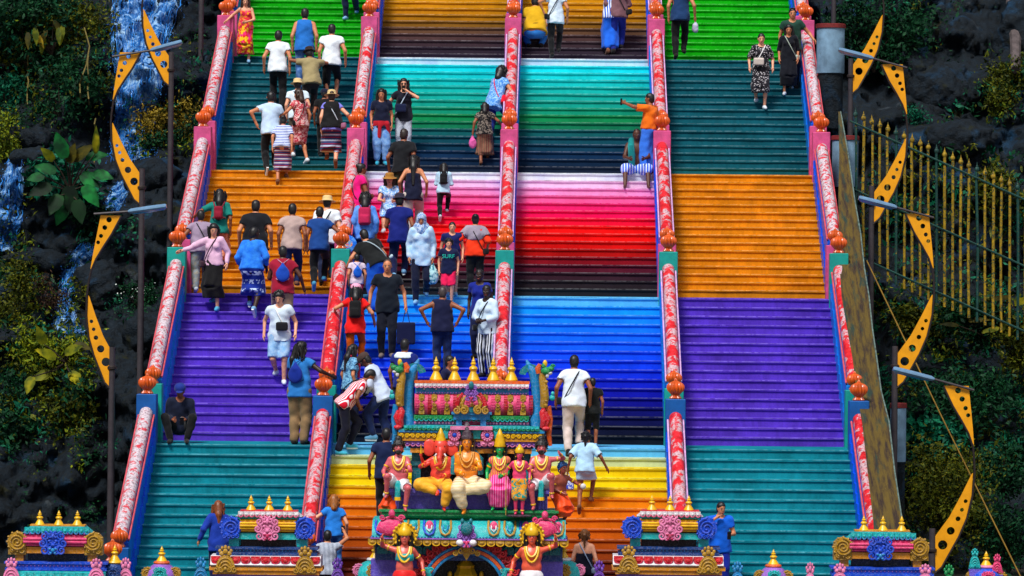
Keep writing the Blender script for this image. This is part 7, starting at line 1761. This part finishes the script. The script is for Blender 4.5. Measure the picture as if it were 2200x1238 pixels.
person(1032, 770, 'woman with dark face in blue top behind the white shirt', 165, H=1.68, head=588, pose='stand', fem=1, tone='deep', hair='bun', top=T_(S(10, 30, 130)), legs=T_(S(10, 20, 60)), shoe=BSH)
person(600, 828, 'youth in white polo and denim shorts coming down with a chest bag', 178, head=628, pose='down', lead='r', tone='fair', hair='fluffy', hpitch=20, hyaw=-8, al=(.12, .06, -.46), ar=(.12, -.05, -.46), top=T_(S(206, 222, 246), hem=.12), legs=T_(W(S(110, 165, 215), S(205, 225, 240), 'denim'), len=.95, loose=.03), bags=(('cross', W(S(20, 20, 26)), -1, .25, None, 1.25),), shoe=SNW)
person(642, 946, 'woman with dreadlocks, blue tee, blue drawstring bag and khaki trousers', -20, head=735, pose='stand', fem=1, fat=1.05, tone='deep', hair='dreads', hyaw=-35, ar=(.34, .20, -.22), al='f', top=T_(S(36, 116, 190), hem=.14), legs=T_(S(134, 106, 72), loose=.035), bags=(('sack', W(S(8, 40, 140)), W(S(10, 30, 90))),), shoe=BSH)
person(752, 882, 'long haired woman in pale patterned blouse beside the rail', -60, H=1.62, head=733, pose='stand', fem=1, tone='tan', hair='long', hpitch=15, top=T_(W(S(120, 180, 214), S(40, 90, 140), 'floral', 3), sleeve=.8), legs=T_(NAVY), bags=(('scarf', W(S(170, 30, 60))),), shoe=BSH)
person(738, 974, 'man in red and white striped shirt bending down', -78, H=1.72, pose='stand', fl=(-.1, .12, .12), fr=(.1, -.12, 0), lean=42, hpitch=25, tone='brown', al='f', ar='f', top=T_(W(S(206, 8, 44), S(236, 226, 232), 'stripe_v', 2.2), sleeve=.6), legs=T_(W(S(8, 12, 34))), bags=(('cross', W(BLK), -1, -.1),), shoe=W(S(60, 170, 200)), sole=SOL)
person(822, 950, 'man in white shirt and brown cap bent over a camera', 72, H=1.74, pose='stand', lean=26, hpitch=28, tone='dark', hat='cap', hatm=W(S(66, 50, 46)), al='f', ar='f', fl=(-.13, .12, .1), fr=(.1, -.1, 0), top=T_(S(196, 212, 244), sleeve=1.9, hem=.14), legs=T_(DJEAN), bags=(('phone', EYE, 'l'),), shoe=W(S(90, 150, 190)), sole=SOL)
person(868, 930, 'man in white collar half hidden behind the gate roof', -20, H=1.72, head=735, pose='stand', tone='brown', top=T_(S(12, 30, 110)), legs=T_(NAVY), over=T_(S(214, 226, 240), sleeve=0, hem=-.44, loose=.034, n='collar'), shoe=BSH)
person(962, 930, 'woman looking sideways between the gold finials', -120, H=1.62, head=764, pose='stand', fem=1, tone='brown', hair='short', top=T_(S(14, 18, 60)), legs=T_(NAVY), shoe=BSH)
person(1232, 974, 'man in white tee and cream trousers climbing right of the gate', 0, head=764, pose='up', lead='r', tone='brown', fat=1.06, al=(.13, .04, -.46), ar=(.1, .06, -.46), top=T_(S(214, 226, 246), hem=.10), legs=T_(S(206, 190, 184), loose=.02), bags=(('cross', W(BLK), -1, .0),), shoe=BSH)
person(1272, 954, 'small boy in black shirt and black shorts', 0, head=812, pose='stand', tone='brown', top=T_(S(10, 16, 18)), legs=T_(BLK, len=1.0), shoe=SNK)
person(384, 956, 'seated man in blue cap and black jacket holding a phone', 180, H=1.70, pose='sit', nseat=1, spread=.15, tone='brown', hat='cap', hatm=W(S(14, 40, 120)), al=(-.06, .30, -.26), ar=(-.06, .30, -.26), hpitch=15, top=T_(S(10, 20, 44), sleeve=1.9), legs=T_(BLK), bags=(('phone', EYE, 'l'),), shoe=BSH)
# ---- lowest flight
person(1254, 1116, 'woman in pale blue belted dress carrying a white bag', -8, head=928, pose='trail', lead='r', fem=1, tone='brown', hair='pony', al=(.20, .0, -.44), ar=(.28, .06, -.40), top=T_(S(170, 208, 240), sleeve=.9, hem=.06, loose=.03, n='dress_top'), skirt=T_(S(176, 212, 242), to=.62, n='dress_skirt'), bags=(('belt', W(S(20, 50, 110))), ('carry', W(S(200, 208, 232), S(20, 60, 190), 'floral', 2), 'l')), shoe=SAN)
person(468, 1262, 'woman with copper hair and indigo clothes left of the side shrine', 12, head=1077, pose='stand', fem=1, tone='tan', hair='long', hc=S(120, 60, 24), al=(.22, .02, -.44), top=T_(S(14, 50, 150), sleeve=1.9, hem=.2, loose=.03), legs=T_(S(10, 20, 70)), shoe=BSH)
person(716, 1252, 'woman with light brown hair in blue tee and denim, hand on rail', 5, head=1064, pose='stand', fem=1, tone='fair', hair='bob', hc=S(150, 88, 30), al=(.34, .16, -.22), ar='w', top=T_(S(30, 120, 210), hem=.06), legs=T_(W(S(30, 84, 150), S(60, 120, 180), 'denim')), shoe=BSH)
person(702, 1330, 'dark haired person lifting a phone below the blue tee', 0, head=1140, pose='stand', tone='tan', ar='p', top=T_(W(S(20, 50, 90), WHT, 'stripe_v', 3)), legs=T_(NAVY), bags=(('phone', EYE, 'r'),), shoe=BSH)
person(1545, 1270, 'man in bright blue polo with hand at his chin looking at a phone', 188, head=1079, pose='stand', tone='tan', fat=1.1, hpitch=10, hyaw=15, ar='u', al=(-.02, .26, -.26), top=T_(S(0, 92, 210), sleeve=.7, hem=.16), legs=T_(S(6, 30, 140)), bags=(('phone', EYE, 'l'),), shoe=BSH)
person(1254, 1330, 'woman with ponytail and bare shoulders below the gate roof', 0, head=1138, pose='stand', fem=1, tone='fair', hair='pony', hc=S(110, 66, 26), top=T_(S(12, 16, 40), sleeve=0, hem=.1, low=.34), legs=T_(NAVY), bags=(('cross', W(S(150, 170, 200)), 1, -.1),), shoe=BSH)
person(830, 1112, 'person in dark blue behind the seated statues, arm hanging', 0, H=1.70, head=925, pose='stand', tone='brown', al='w', hair='short', top=T_(S(8, 26, 66)), legs=T_(BLK), shoe=SAN)
# printing on the small boy's tee
def letters(parent, txt, size, loc, m, name='shirt_print'):
    cu = bpy.data.curves.new(name, 'FONT'); cu.body = txt; cu.size = size; cu.align_x = 'CENTER'; cu.extrude = .004
    o = bpy.data.objects.new(name, cu); COL.objects.link(o); bpy.context.view_layer.update()
    me = bpy.data.meshes.new_from_object(o.evaluated_get(bpy.context.evaluated_depsgraph_get())); COL.objects.unlink(o); bpy.data.objects.remove(o)
    q = bpy.data.objects.new(name, me); COL.objects.link(q); me.materials.append(m); q.parent = parent
    q.location = loc; q.rotation_euler = (R_(90), 0, R_(180)); return q
letters(BOY, 'SURF', .15, (0, .165, 1.24), W(S(30, 190, 170))); 
# round fan held up at the post
fn = empty('hand_fan', at(748, 552, 6.2)); tag(fn, 'round blue hand fan with flower print held up above the rail post', 'fan')
dk = MB(); dk.lathe([(.001, -.004), (.155, -.004), (.165, 0), (.155, .004), (.001, .004)], n=28); dk.V = [(v[0], v[2], v[1]+.26) for v in dk.V]; dk.build('blade', W(S(20, 110, 226), S(90, 160, 240), 'floral', 2), fn)
dk = MB(); dk.lathe([(.001, -.007), (.085, -.007), (.085, .007), (.001, .007)], n=20); dk.V = [(v[0], v[2], v[1]+.26) for v in dk.V]; dk.build('printed_centre', W(S(90, 170, 230), S(226, 60, 90), 'floral', 3, S(240, 190, 60)), fn)
MB().tube([(0, 0, 0), (0, 0, .12)], .012, 6).build('handle', W(S(230, 230, 235)), fn)
